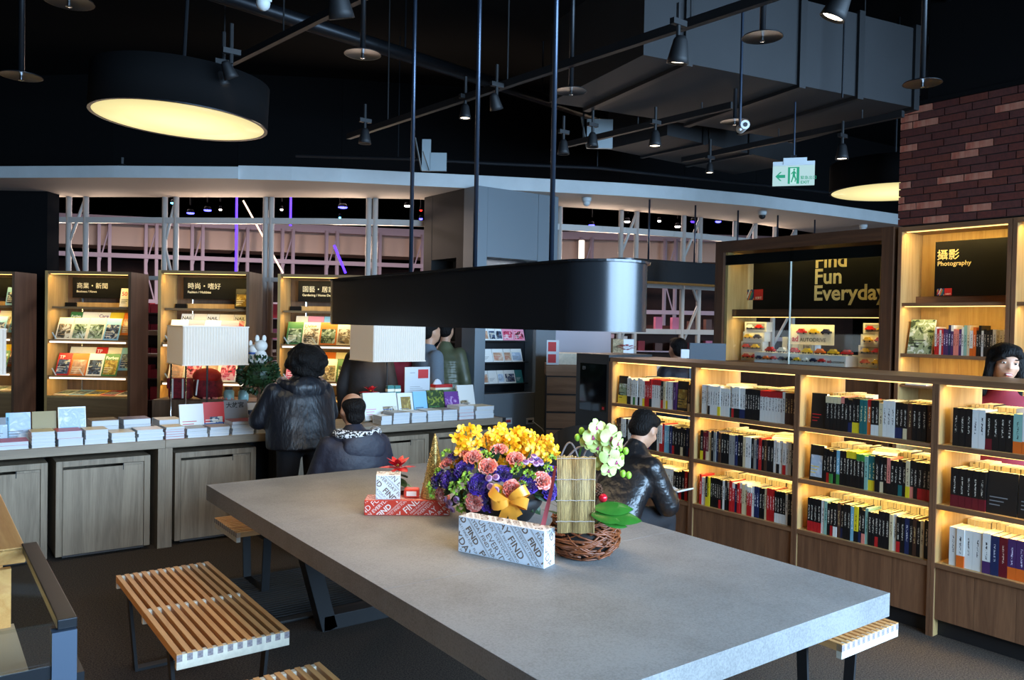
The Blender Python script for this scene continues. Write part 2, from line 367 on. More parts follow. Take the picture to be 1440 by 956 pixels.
# ------------------------------------------------------------------ atrium beyond
pinkish = mat('far_plaster', (222, 196, 176), .8); far_brown = mat('far_brown', (70, 44, 36), .8, var=(2, .4)); far_lilac_lit = mat('far_lilac_lit', (196, 178, 190), .7)  # lilac: the atrium's pink light put into the white steel's colour
far = [(-120, 330), (0, 337), (76, 342), (330, 352), (600, 362), (800, 365), (1010, 369), (1200, 374)]
fi = [(px, py + 13) for px, py in far]
def band(pts, z0, z1, mats, name, depth=.3):
    P_ = [pz(px, py, z0) for px, py in pts]; b = MB(); up = Vector((0, 0, z1 - z0))
    for p, q in zip(P_, P_[1:]):
        c = Vector((p.x + q.x, p.y + q.y, 0)).normalized() * depth
        b.quad(p, q, q + up, p + up, 0); b.quad(p, p + c, q + c, q, 1); b.quad(p + up, q + up, q + up + c, p + up + c, 2); b.quad(p + c, p + c + up, q + c + up, q + c, 1)
    return struct(b.build(name, mats))
band(far, 3.2, 3.66, [pinkish, pinkish, far_lilac_lit], 'trim_3', 1.0)
band([(px, py - 1) for px, py in far], 3.66, 3.82, [far_lilac_lit] * 3, 'trim_4', .9) if False else None
lil = MB(); P_ = [pz(px, py, 3.2) for px, py in far]
for p, q in zip(P_, P_[1:]):
    c = Vector((p.x + q.x, p.y + q.y, 0)).normalized() * -.12
    lil.bar(p + c + Vector((0, 0, .52)), q + c + Vector((0, 0, .52)), .2, .16)
struct(lil.build('trim_4', far_lilac_lit))
def far_post(px, top=3.7, m=far_lilac_lit):
    for k in range(len(far) - 1):
        if far[k][0] <= px <= far[k+1][0]:
            u = (px - far[k][0]) / (far[k+1][0] - far[k][0]); return pz(px, far[k][1] * (1-u) + far[k+1][1] * u, 3.2) * .985
fposts = [(76, 'leftmost'), (154, 'second'), (220, 'third'), (285, 'fourth'), (348, 'fifth'), (412, 'sixth'), (474, 'seventh'), (534, 'eighth'), (594, 'ninth'), (832, 'tenth'), (950, 'eleventh')]
for px, o_ in fposts:
    a, b2 = far_post(px), far_post(px - 15); t = thing('far_truss', f'{o_} pink-lit white truss across the atrium, counted from the left', 'truss', (a.x, a.y, 0), 0, 'pink-lit trusses across the atrium')
    v = Vector((b2.x - a.x, b2.y - a.y, 0))
    for o in (Vector((0, 0, 0)), v): MB().box(o.x - .03, o.x + .03, o.y - .03, o.y + .03, 0, 3.68).build('post', far_lilac_lit, t)
    for k in range(4):
        z0 = .3 + k * .82; s0 = k % 2; MB().tube([v * s0 + Vector((0, 0, z0)), v * (1 - s0) + Vector((0, 0, z0 + .82))], .016, 6).build('brace', far_lilac_lit, t)
def far_rail(z, lab, h=.09):
    b = MB(); Q = [far_post(px) for px in range(0, 1190, 85)]
    for p, q in zip(Q, Q[1:]): b.bar((p.x, p.y, z), (q.x, q.y, z), .08, h)
    tag(b.build('far_rail', far_lilac_lit), lab, 'rail', 'pink-lit rails across the atrium')
far_rail(2.98, 'pink-lit white rail under the cream band across the atrium'); far_rail(2.05, 'second pink-lit rail across the atrium, level with rack tops'); far_rail(1.5, 'third pink-lit rail across the atrium'); far_rail(1.05, 'lowest pink-lit rail across the atrium', .2)
fb = MB(); P_ = [pz(px, py, 3.2) * 1.08 for px, py in far]
for p, q in zip(P_, P_[1:]): fb.bar((p.x, p.y, 1.5), (q.x, q.y, 1.5), .1, 3.0)
struct(fb.build('wall_atrium', far_brown))
# shop fronts across the atrium: lit goods seen between the racks
rnd = random.Random(4)
goods = [mat('goods_%d' % i, c, .6) for i, c in enumerate([(206, 120, 150), (232, 226, 220), (60, 54, 120), (200, 150, 110), (150, 40, 50), (90, 60, 50)])]
gi = 0
for px, zz, lab in ((214, 1.9, 'dark red gift stand seen between first and second racks'), (364, 1.85, 'pink and white gift shelving seen between second and third racks'), (700, 1.9, 'dark gift shelving behind the grey column'), (942, 1.75, 'brown shop shelving seen left of the glass cabinet')):
    c = pd(px, 470, 13.5); t = thing('gift_stand', lab, 'shop stand', (c.x, c.y, 0), VIEWROT, 'gift stands across the atrium'); wv = .42 if px < 500 else .9
    MB().box(-wv, wv, .2, .25, 0, zz).build('back_panel', far_brown, t)
    for k in range(5):
        z = .35 + k * (zz - .45) / 4; MB().box(-wv, wv, -.15, .2, z - .02, z).build('shelf', far_lilac_lit if px != 214 else far_brown, t)
        for j in range(6):
            x = -wv + .08 + j * (2 * wv - .12) / 6; MB().box(x, x + .085 + rnd.random() * .04, -.1, .1, z, z + .12 + rnd.random() * .12).build('parcel', goods[4 if px == 214 else rnd.randrange(6)], t)
# stage lights of the atrium
blue = glow('stage_blue', (60, 60, 255), 14); violet = glow('stage_violet', (70, 40, 255), 5); whitel = glow('stage_white', (255, 240, 225), 12); cyan = glow('stage_cyan', (90, 200, 255), 10); redl = glow('stage_red', (255, 40, 30), 4)
for px, py, w_, m_, c_ in ((268, 297, .13, blue, 'left one of two blue stage lights above the second rack'), (292, 293, .13, blue, 'right one of two blue stage lights above the second rack'), (245, 283, .12, cyan, 'cyan stage light beside the second truss post'), (482, 289, .16, blue, 'wide blue stage light above the third rack'), (573, 287, .11, whitel, 'white stage light beside the left lamp rod'), (592, 305, .06, blue, 'small blue stage light left of the grey column'), (592, 293, .05, redl, 'small red stage light left of the grey column'), (396, 292, .05, whitel, 'small white stage light right of the stout post'), (310, 292, .05, whitel, 'small white stage light left of the violet tube'), (832, 314, .1, blue, 'blue stage light just right of the grey column'), (882, 309, .1, whitel, 'white stage light between the two truss posts'), (953, 316, .1, whitel, 'white stage light right of the first far-lamp rod'), (975, 309, .1, violet, 'violet stage light right of the grey column'), (1010, 309, .1, blue, 'rightmost blue stage light near the glass cabinet'), (927, 308, .06, whitel, 'small white stage light at the first far-lamp rod'), (478, 303, .04, cyan, 'small cyan stage light above the third rack')):
    q = pd(px, py, 13.0); t = thing('stage_light', c_ + ', in the dark atrium', 'stage light', q, 0, 'stage lights in the atrium')
    MB().lathe([(w_ * .3, .03), (w_ * .42, .01), (w_ * .45, -.03), (w_ * .4, -.03), (0, -.02)], 12).build('can', matt_black, t)
    MB().ell((0, 0, -.03), (w_ * .48, w_ * .48, .02), 10, 6).build('lens', m_, t, True)
    MB().tube([(0, 0, .1), (0, 0, 4.7 - q.z)], .012, 6).build('drop_rod', matt_black, t)
for px, m_, lab, y0 in ((333, violet, 'violet light tube hanging in the atrium left of the twin post', 277), (409, violet, 'short violet light tube hanging in the atrium above third rack', 277)):
    a = pd(px, y0, 12.6); zz = a.z - (1.3 if px == 333 else .45)
    tag(MB().tube([(a.x, a.y, zz), (a.x, a.y, 4.7)], .018, 8).build('light_tube', m_), lab, 'light tube', 'light tubes of the atrium')
a, b2 = pd(470, 345, 12.6), pd(486, 384, 12.6); tag(MB().tube([a, b2], .018, 8).build('light_tube', violet), 'slanting violet light tube just above the third rack', 'light tube', 'light tubes of the atrium')
a, b2 = pd(342, 282, 12.4), pd(398, 384, 12.4); tag(MB().tube([a, b2], .014, 8).build('light_tube', glow('tube_cream', (255, 220, 190), 2.0)), 'slanting cream light tube crossing the twin white post', 'light tube', 'light tubes of the atrium')
q0, q1 = pd(818, 338, 12.5), pd(818, 373, 12.5); tag(MB().tube([(q1.x, q1.y, 0), q0], .045, 8).build('light_tube', led_white), 'thick white light tube standing right of the grey column', 'light tube', 'light tubes of the atrium')
# lamps of the atrium ceiling, then added soffit fill
for px, wt in ((200, 190), (480, 190), (900, 170)):
    q = pd(px, 300, 13.5); area('atrium_lamp', (q.x, q.y, 4.3), 1.2, wt, (1, .78, .74), (0, 0, -1), 1.2)
for px in (120, 330, 520, 860, 1050):  # unseen uplights added to warm the soffit underside
    q = path_at(px) * 1.06; area('soffit_fill', (q.x, q.y, 2.75), .9, 16, (1, .76, .58), (-q.x * .25, -q.y * .25, 1.0), .3)

# ------------------------------------------------------------------ dark panel wall far left
c0, c1 = pd(-110, 300, 9.75), pd(75, 300, 9.75); t = MB(); t.bar((c0.x, c0.y, 1.6), (c1.x, c1.y, 1.6), .25, 3.2); struct(t.build('wall_panel', matt_black))

# ------------------------------------------------------------------ brick bulkhead over the photography shelves
BX, BY0, BZ0, BZ1 = 6.6, 3.52, 2.6, 3.575
core = MB(); core.box(BX + .02, BX + .35, 1.2, BY0 - .004, BZ0, BZ1); bw = struct(core.build('wall_brick', mat('mortar', (58, 50, 46), .9)))
MB().box(BX - .01, BX + .36, 1.2, BY0, BZ1, BZ1 + .035).build('coping', matt_black, bw); MB().box(BX + .0, BX + .3, .8, 3.3, BZ1 + .035, 4.7).build('upper_panel', matt_black, bw)
bm_ = [mat('brick_%d' % i, c, .75, var=(40, .3)) for i, c in enumerate([(108, 48, 38), (98, 43, 36), (116, 53, 39), (101, 50, 43)])]; bglaze = mat('brick_flash', (156, 60, 42), .5, var=(16, .1), col2=(206, 150, 124), stretch=(1, 1, .15))
ch = (BZ1 - BZ0) / 16; bl = .209; meshes = {}
def brick_mesh(L, m):
    k = (round(L, 3), m.name)
    if k not in meshes: meshes[k] = MB().box(0, .03, -L, 0, 0, ch - .009).mesh('brick', m)
    return meshes[k]
offs = [0, .105, .15, .055]; rb = random.Random(12)
for r in range(16):
    y = BY0; first = True; z = BZ0 + r * ch + .004
    while y > 1.25:
        L = (offs[r % 4] or bl) if first else bl; L = min(L, bl) - .008; first = False
        put('brick', brick_mesh(L, bglaze if rb.random() < .14 else rb.choice(bm_)), bw, (BX - rb.random() * .003, y, z)); y -= L + .008
# ------------------------------------------------------------------ concrete table
concrete, ntc, bc_ = _mat('table_concrete'); Lc_ = ntc.links.new; tcc = N(ntc, 'ShaderNodeTexCoord'); n_a = N(ntc, 'ShaderNodeTexNoise', i_Scale=3.2, i_Detail=5.0, i_Roughness=.6); n_b = N(ntc, 'ShaderNodeTexNoise', i_Scale=150.0, i_Detail=3.0, i_Roughness=.7)
for n_ in (n_a, n_b): Lc_(tcc.outputs['Object'], n_.inputs['Vector'])
m_a = N(ntc, 'ShaderNodeMapRange'); m_a.inputs[1].default_value = .3; m_a.inputs[2].default_value = .7; m_a.inputs[3].default_value = .74; m_a.inputs[4].default_value = 1.08; Lc_(n_a.outputs['Fac'], m_a.inputs[0])
m_b = N(ntc, 'ShaderNodeMapRange'); m_b.inputs[1].default_value = .35; m_b.inputs[2].default_value = .6; m_b.inputs[3].default_value = .76; m_b.inputs[4].default_value = 1.08; Lc_(n_b.outputs['Fac'], m_b.inputs[0])
mm_ = N(ntc, 'ShaderNodeMath', operation='MULTIPLY'); Lc_(m_a.outputs[0], mm_.inputs[0]); Lc_(m_b.outputs[0], mm_.inputs[1]); mc_ = N(ntc, 'ShaderNodeMix', data_type='RGBA'); mc_.inputs['A'].default_value = (0, 0, 0, 1); mc_.inputs['B'].default_value = lin((140, 138, 135)); Lc_(mm_.outputs[0], mc_.inputs['Factor']); Lc_(mc_.outputs['Result'], bc_.inputs['Base Color']); bc_.inputs['Roughness'].default_value = .6
TX0, TX1, TY0, TY1, TZ = 1.372, 2.915, 1.545, 4.82, .75
T = thing('reading_table', 'long grey concrete-topped reading table with black trapezoid legs', 'table', ((TX0+TX1)/2, (TY0+TY1)/2, 0))
hx, hy = (TX1-TX0)/2, (TY1-TY0)/2
y = -hy
for k, L in enumerate((1.06, 1.1, hy * 2 - 2.16)):
    MB().box(-hx, hx, y + .0002, y + L - .0002, TZ - .088, TZ).build('top_slab', concrete, T, bevel=.0012); y += L
MB().box(-hx + .05, hx - .05, -hy + .05, hy - .05, TZ - .1, TZ - .0885).build('under_frame', black, T)
for sy in (-1, 1):
    yy = sy * (hy - .62); leg = MB(); a = .46; b2 = .28
    leg.bar((-a, yy, TZ - .1), (-b2, yy, .0), .09, .09, up=(0, 1, 0)); leg.bar((a, yy, TZ - .1), (b2, yy, 0), .09, .09, up=(0, 1, 0))
    leg.bar((-b2 - .04, yy, .042), (b2 + .04, yy, .042), .09, .084); leg.bar((-a, yy, TZ - .135), (a, yy, TZ - .135), .09, .07); leg.build('leg_frame', black, T, bevel=.003)

# ------------------------------------------------------------------ slatted benches
BL, BW, BH = 1.17, .45, .42
slat_me = MB(); slat_me.box(-.0105, .0105, -BL/2, BL/2, BH - .032, BH, 0); slat_me = slat_me.box(-.0105, .0105, -BL/2 - .001, -BL/2, BH - .031, BH - .004, 1).box(-.0105, .0105, BL/2, BL/2 + .001, BH - .031, BH - .004, 1).mesh('slat', [teak, end_grain])
rail_me = MB().box(-BW/2, BW/2, -.012, .012, BH - .062, BH - .004).mesh('cross_rail', pale_wood)
loop = MB(); w2, yy = .19, 0
loop.bar((-w2 - .012, 0, BH - .062), (-w2 + .02, 0, 0), .05, .014, up=(1, 0, 0)); loop.bar((w2 + .012, 0, BH - .062), (w2 - .02, 0, 0), .05, .014, up=(1, 0, 0)); loop.bar((-w2 + .015, 0, .007), (w2 - .015, 0, .007), .05, .014); loop.bar((-w2, 0, BH - .069), (w2, 0, BH - .069), .05, .014)
loop_me = loop.mesh('leg_loop', black)
def bench(x, y, rz, lab):
    t = thing('slatted_bench', lab, 'bench', (x, y, 0), rz, 'slatted wooden benches')
    for i in range(12): put('slat', slat_me, t, (-BW/2 + .0105 + i * (BW - .021) / 11, 0, 0))
    for yy in (-BL/2 + .012, 0, BL/2 - .012): put('cross_rail', rail_me, t, (0, yy, 0))
    for yy in (-BL/2 + .2, BL/2 - .2): put('leg_loop', loop_me, t, (0, yy, 0))
bench(1.043, 3.825, 0, 'slatted wooden bench standing alone on the carpet left of the table')
bench(1.02, 2.29, 0, 'slatted wooden bench cut off by the bottom edge of the photo')
bench(2.165, 5.135, PI/2, 'slatted wooden bench crosswise at the far table end under seated man')
bench(3.315, 2.42, 0, 'slatted wooden bench at the near right corner of the table')
bench(3.62, 3.78, 0, 'slatted wooden bench under the man in the leather jacket')

# ribbed floor mat under the table
a, b2, c, d = pz(380, 857, 0), pz(530, 826, 0), pz(330, 797, 0), pz(520, 770, 0)
mt = thing('floor_mat', 'dark ribbed floor mat lying under the table', 'mat', (0, 0, 0)); x0, x1, y0, y1 = 1.45, 2.75, 4.4, 5.35
MB().box(x0, x1, y0, y1, 0, .006).build('base', black, mt); MB().box(x0, x1, y0, y0 + .06, .006, .014).build('edge_strip', mat('rubber_edge', (70, 68, 66), .7), mt)
rb = MB()
for i in range(22): rb.box(x0, x1, y0 + .09 + i * .038, y0 + .107 + i * .038, .006, .014)
o = rb.build('ribs', mat('rubber_rib', (52, 50, 49), .8), mt); o['kind'] = 'stuff'

# ------------------------------------------------------------------ oval pendant lamps
def stadium(cx, y0, y1, r, n=20):
    return [(cx + r * math.cos(PI + PI * k / n), y0 + r * math.sin(PI + PI * k / n)) for k in range(n + 1)] + [(cx + r * math.cos(PI * k / n), y1 + r * math.sin(PI * k / n)) for k in range(n + 1)]
def oval_lamp(loc, rz, half, r, h, rods, ztop, lab, glowm, watts):
    t = thing('oval_pendant_lamp', lab, 'lamp', loc, rz)
    outer, inner = stadium(0, -half, half, r), stadium(0, -half, half, r - .008); n = len(outer); b = MB()
    strip = [(i, (i + 1) % n, n + (i + 1) % n, n + i) for i in range(n)]
    b.add([(x, y, z) for z in (0, h) for x, y in outer], strip); b.add([(x, y, z) for z in (h, 0) for x, y in inner], strip); b.add([(x, y, 0) for x, y in inner] + [(x, y, 0) for x, y in outer], strip)
    b.build('shell', lamp_metal, t, True)
    MB().prism(stadium(0, -half, half, r + .012), h, h + .008).build('top_plate', lamp_metal, t)
    MB().prism(stadium(0, -half, half, r - .01), .05, .06).build('diffuser', glowm, t)
    for yy in rods: MB().tube([(0, yy, h), (0, yy, ztop - loc[2])], .011, 10).build('rod', rod_metal, t, True)
    if watts:
        area('oval_lamp_light', (loc[0], loc[1], loc[2] + .045), half * 2, watts, (1, .8, .56), (0, 0, -1), r * 1.4).rotation_euler = (0, 0, rz + PI/2)
    return t
oval_lamp((2.13, 3.345, 1.70), 0, 1.035, .18, .257, (.45, -.165, -.735), 4.7, 'large dark oval pendant lamp hanging on three rods over the table', led_warm, 12)
e0, e1 = pz(922, 282, ZS), pz(1152, 310, ZS); dv = e1 - e0; ang = math.atan2(dv.y, dv.x) - PI/2; mid = (e0 + e1) / 2
L2 = dv.length; pc = pd(872, 380, 9.3)
oval_lamp((mid.x - .1, mid.y, 2.24), ang, L2 / 2 + .35, .2, .24, [L2 * (.5 - k / 4) for k in range(5)], ZS, 'farther dark oval pendant lamp hanging by rods from the soffit', led_warm, 0)

# ------------------------------------------------------------------ round drum pendants
def drum(loc, r, h, lab, tilt=0.0, ztop=4.7):
    t = thing('drum_pendant', lab, 'lamp', loc); t.rotation_euler = Matrix.Rotation(tilt, 3, Vector((cf.x, cf.y, 0)).normalized()).to_euler()
    MB().lathe([(r, 0), (r, h), (.03, h + .005), (0, h + .005)], 64).build('drum', matt_black, t, True)
    for p in t.children[-1].data.polygons: p.use_smooth = abs(p.normal.z) < .5
    MB().lathe([(r, 0), (r, -.006), (r - .02, -.006), (r - .02, .01)], 64).build('rim', steel_dark, t)
    MB().lathe([(0, -.014), (r * .6, -.011), (r - .021, -.003)], 64).build('diffuser', drum_glow, t, True)
    MB().tube([(0, 0, h), (0, 0, ztop - loc[2])], .012, 8).build('rod', steel_dark, t); MB().lathe([(.05, h + .006), (.05, h + .02), (.012, h + .03)], 16).build('rod_cap', steel_dark, t)
    area('drum_light', (loc[0], loc[1], loc[2] - .02), r * 1.6, 13, (1, .84, .6), (0, 0, -1))
m_, nt_, b_ = _mat('drum_diffuser'); lw = N(nt_, 'ShaderNodeTexCoord'); ln = N(nt_, 'ShaderNodeVectorMath', operation='LENGTH'); nt_.links.new(lw.outputs['Object'], ln.inputs[0])
rp = N(nt_, 'ShaderNodeMapRange'); rp.inputs[1].default_value = .1; rp.inputs[2].default_value = .52; rp.inputs[3].default_value = 1.5; rp.inputs[4].default_value = .85; nt_.links.new(ln.outputs['Value'], rp.inputs[0])
b_.inputs['Base Color'].default_value = (.0, .0, .0, 1); b_.inputs['Emission Color'].default_value = lin((255, 238, 168)); nt_.links.new(rp.outputs[0], b_.inputs['Emission Strength']); drum_glow = m_
q = pz(254, 170, 2.95); drum((q.x, q.y, 2.95), .52, .26, 'big black drum pendant with glowing cream disc above the counter', .045)
q = pz(1171, 268, 3.05); drum((q.x + .47, q.y - .35, 3.05), .58, .26, 'black drum pendant partly hidden by the brick wall')

# ------------------------------------------------------------------ display counter with rolling cabinets
CY0, CY1, CZ = 6.35, 6.98, .808
def counter(x0, x1, lab):
    t = thing('display_counter', lab, 'counter', ((x0 + x1) / 2, (CY0 + CY1) / 2, 0)); h = (x1 - x0) / 2; d = (CY1 - CY0) / 2
    MB().box(-h, h, -d, d, CZ - .062, CZ).build('top', grey_oak_x, t, bevel=.003)
    for s in (-1, 1): MB().box(s * h - (.05 if s > 0 else 0), s * h + (0 if s > 0 else .05), -d + .001, d - .001, 0, CZ - .0625).build('end_panel', grey_oak, t)
    MB().box(-h + .05, h - .05, d - .04, d - .02, 0, CZ - .0625).build('back_panel', black, t)
counter(-1.7, 1.507, 'grey oak display counter on the left, two cabinets showing below'); counter(1.508, 4.61, 'grey oak display counter on the right with table lamp and books')
MB_end = MB().box(4.612, 4.65, CY0, CY1, 0, CZ - .001); tag(MB_end.build('counter_end_plate', black), 'black end plate at the right end of the counter', 'panel')
def cabinet(x0, x1, lab):
    t = thing('rolling_cabinet', lab, 'cabinet', ((x0 + x1) / 2, CY0 + .03, 0), 0, 'rolling cabinets under the counter'); h = (x1 - x0) / 2; z0, z1, f = .03, .70, .042; b = MB()
    b.box(-h, -h + f, 0, .55, z0, z1); b.box(h - f, h, 0, .55, z0, z1); b.box(-h + f, h - f, 0, .55, z1 - f, z1); b.box(-h + f, h - f, .4, .55, z0, z1 - f); b.build('carcass', grey_oak, t, bevel=.002)
    MB().box(-h + f + .003, h - f - .003, .006, .024, z0 + .004, z1 - f - .02).build('door', grey_oak, t)
    MB().box(-h + f + h * 1.28, h - f - .003, .006, .024, z1 - f - .019, z1 - f - .003).build('door_lip', grey_oak, t)
    MB().box(-h + f + h * 1.26, -h + f + h * 1.275, .004, .0055, z1 - f - .05, z1 - f).build('pull_slot', black, t); MB().box(-h + f, h - f, .012, .03, z0 - .012, z0).build('base_trim', chrome, t)
    for sx in (-h + .06, h - .06):
        for sy in (.06, .48): MB().tube([(sx - .012, sy, .015), (sx + .012, sy, .015)], .015, 10).build('caster', black, t)
cabinet(.12, .745, 'rolling grey oak cabinet at the left photo edge under the counter'); cabinet(.795, 1.41, 'rolling grey oak cabinet left of the counter divider, fully visible'); cabinet(1.585, 2.2, 'rolling grey oak cabinet just right of the counter divider')
x605, x613, x694 = pY(605, 640, CY0).x, pY(614, 640, CY0).x, pY(694, 640, CY0).x
cabinet(2.5, 3.12, 'rolling grey oak cabinet behind the standing woman in black'); cabinet(x605 - .62, x605, 'rolling grey oak cabinet right of the seated man'); cabinet(x613, x694, 'rolling grey oak cabinet at the far right end of the counter')

# ------------------------------------------------------------------ pleated table lamps on the counter
shade_m, nt_, b_ = _mat('pleated_shade'); b_.inputs['Base Color'].default_value = lin((206, 202, 192)); b_.inputs['Roughness'].default_value = .9
b_.inputs['Emission Color'].default_value = lin((255, 210, 150)); b_.inputs['Emission Strength'].default_value = .17
def pleated(w, d, h, r=.025, step=.011, amp=.0035):
    pts = []; per = [(-w/2, -d/2), (w/2, -d/2), (w/2, d/2), (-w/2, d/2)]
    for k in range(4):
        a, b2 = Vector(per[k]), Vector(per[(k+1) % 4]); n = int((b2 - a).length / step) // 2 * 2; nv = Vector(((b2 - a).y, -(b2 - a).x)).normalized()
        for i in range(n): pts.append(a + (b2 - a) * i / n + nv * (amp if i % 2 else -amp))
    n = len(pts); b = MB(); vs = [(p.x, p.y, z) for z in (0, h) for p in pts]; b.add(vs, [(i, (i+1) % n, n + (i+1) % n, n + i) for i in range(n)]); return b
def table_lamp(x0, x1, y0, z0, z1, postpx, lab, watts=9):
    w, d = x1 - x0, .5; cx_, cy_ = (x0 + x1) / 2, y0 + d / 2; t = thing('table_lamp', lab, 'lamp', (cx_, cy_, CZ), 0, 'pleated table lamps on the counter')
    b = pleated(w, d, z1 - z0); o = b.build('shade', shade_m, t, loc=(0, 0, z0 - CZ))
    ct = MB()
    rim = MB()
    for a, c in (((-w/2, -d/2), (w/2, -d/2)), ((w/2, -d/2), (w/2, d/2)), ((w/2, d/2), (-w/2, d/2)), ((-w/2, d/2), (-w/2, -d/2))):
        rim.bar((*a, .004), (*c, .004), .012, .01); ct.bar((*a, z1 - z0 - .004), (*c, z1 - z0 - .004), .012, .01)
    rim.build('lower_rim', shade_m, o); ct.build('upper_rim', shade_m, o); MB().bar((-w/2, 0, z1 - z0 - .03), (w/2, 0, z1 - z0 - .03), .006).build('shade_carrier', shade_m, o)
    MB().tube([(0, 0, 0.014), (0, 0, z1 - CZ - .03)], .008, 8).build('post', black, t); MB().lathe([(.07, 0), (.07, .01), (.02, .016), (0, .016)], 24).build('base', black, t)
    l = bpy.data.lights.new('lamp_bulb', 'POINT'); l.energy = watts; l.color = (1, .82, .58); l.shadow_soft_size = .05; lo = bpy.data.objects.new('lamp_bulb', l); COL.objects.link(lo); lo.location = (cx_, cy_, (z0 + z1) / 2)
    MB().ell((0, 0, (z0 + z1) / 2 - CZ), (.03, .03, .045), 10, 8).build('bulb', led_warm, t, True)
ly = 6.62
a, b2 = pY(258, 460, ly), pY(349, 513, ly); table_lamp(a.x, b2.x, ly, b2.z, a.z + .01, 293, 'cream pleated table lamp in front of the second magazine rack')
a, b2 = pY(526, 456, ly), pY(598, 508, ly); table_lamp(a.x, b2.x, ly, b2.z, a.z + .01, 548, 'cream pleated table lamp beside the man in grey sweater')
a, b2 = pY(8, 527, ly), pY(8, 462, ly); table_lamp(a.x - .52, a.x, ly, a.z, b2.z, 0, 'cream pleated table lamp cut off by the left photo edge')

# ------------------------------------------------------------------ magazine racks
INK = {'black': mat('ink_black', (28, 26, 26), .4), 'white': mat('ink_white', (236, 234, 228), .4), 'red': mat('ink_red', (200, 40, 38), .4), 'pink': mat('ink_pink', (232, 150, 172), .4), 'yellow': mat('ink_yellow', (236, 206, 60), .4), 'blue': mat('ink_blue', (50, 90, 160), .4), 'sky': mat('ink_sky', (140, 196, 226), .4), 'green': mat('ink_green', (60, 120, 70), .4), 'orange': mat('ink_orange', (226, 120, 40), .4), 'cream': mat('ink_cream', (240, 230, 206), .4), 'grey': mat('ink_grey', (130, 130, 132), .4), 'purple': mat('ink_purple', (110, 60, 140), .4), 'navy': mat('ink_navy', (36, 42, 74), .4), 'olive': mat('ink_olive', (150, 128, 70), .4), 'brown': mat('ink_brown', (96, 66, 48), .4), 'teal': mat('ink_teal', (48, 120, 118), .4)}
PH = {'portrait': photo('print_portrait', [(60, 40, 34), (206, 160, 130), (232, 214, 196)], 12), 'scenery': photo('print_scenery', [(50, 70, 50), (140, 160, 130), (200, 214, 210), (236, 230, 210)], 16), 'city': photo('print_city', [(30, 34, 48), (70, 90, 120), (190, 190, 180), (226, 150, 80)], 20), 'gold': photo('print_gold', [(40, 40, 20), (150, 120, 50), (220, 200, 110)], 18), 'fashion': photo('print_fashion', [(230, 180, 190), (206, 70, 100), (60, 30, 40), (240, 226, 220)], 16), 'home': photo('print_home', [(220, 214, 196), (150, 130, 100), (70, 70, 64), (236, 232, 220)], 20), 'night': photo('print_night', [(14, 18, 16), (40, 70, 30), (180, 190, 70)], 22), 'violet': photo('print_violet', [(30, 16, 50), (120, 60, 150), (220, 190, 230)], 16), 'ice': photo('print_ice', [(214, 226, 238), (170, 190, 212), (240, 244, 248)], 14)}
def cover_mesh(w, h, th, bg, title, tcol, pic, lines='black', band=None, body=None, tsize=None, pages=True):
    """front faces -y, stands on z=0"""
    mats = [INK[bg], paper, INK[tcol], PH.get(pic) or INK.get(pic) or INK[bg], INK[lines], INK[band or bg]]; b = MB()
    b.box(0, w, 0, .0015, 0, h, 0); b.box(0, w, th - .0015, th, 0, h, 0); b.box(0, .0015, .0015, th - .0015, 0, h, 0); b.box(.0015, w - .001, .0015, th - .0015, .001, h - .001, 1)
    e = -.0006
    def q(x0, x1, z0, z1, m, k=1): b.quad((x0*w, e*k, z0*h), (x1*w, e*k, z0*h), (x1*w, e*k, z1*h), (x0*w, e*k, z1*h), m)
    if pic: q(*(body or (.08, .92, .1, .72)), 3)
    if band: q(0, 1, .0, .3, 5, 1.4)
    if title:
        vs, fs = text_geo(title, .02, 'LEFT'); tw = max(v.x for v in vs) or 1; s = tsize * h if tsize else min(.84 * w / tw, .2 * h)
        b.text(title, s, frame((.08*w, e*2, .76*h if not tsize or tsize < .2 else .6*h), (1, 0, 0), (0, 0, 1)), 2, .02)
    for k in range(3): q(.1, .45 + .12 * ((k * 7) % 3), .2 + k * .09, .225 + k * .09, 4, 2.2)
    return b.mesh('cover', mats)
mags = {'news': [('cream', None, 'black', 'home', 'black'), ('cream', None, 'black', 'scenery', 'grey'), ('white', 'Care', 'purple', 'scenery', 'grey'), ('sky', None, 'navy', 'city', 'white'), ('cream', None, 'red', None, 'grey'), ('yellow', None, 'black', 'city', 'black'), ('green', 'Fortes', 'white', 'gold', 'cream'), ('red', 'TP', 'white', 'city', 'white'), ('orange', None, 'white', 'portrait', 'cream'), ('white', None, 'blue', 'city', 'navy')],
        'fashion': [('pink', None, 'red', 'fashion', 'red'), ('white', 'NAIL', 'black', 'fashion', 'pink'), ('pink', None, 'white', 'portrait', 'red'), ('red', None, 'white', 'fashion', 'white'), ('cream', None, 'pink', 'portrait', 'grey'), ('white', None, 'red', 'fashion', 'black')],
        'home': [('sky', None, 'white', 'home', 'black'), ('cream', None, 'orange', 'home', 'grey'), ('cream', 'Living', 'orange', 'home', 'black'), ('white', None, 'black', 'home', 'grey'), ('pink', None, 'white', 'fashion', 'white'), ('orange', None, 'black', 'scenery', 'black'), ('green', None, 'white', 'scenery', 'cream')]}
mags['news'][6] = ('green', 'Forbes', 'white', 'gold', 'cream')
_mc = {}
def mag_mesh(spec, w):
    k = (spec, w)
    if k not in _mc: _mc[k] = cover_mesh(w, .27, .006, *spec)
    return _mc[k]
rack_side = wood('rack_side', (120, 92, 70), (84, 62, 46), 'z', 1.0); rack_in = wood('rack_inside', (196, 160, 104), (160, 122, 72), 'z', 1.2); rack_edge = wood('rack_edge', (150, 118, 80), (112, 84, 56), 'x', 1.0)
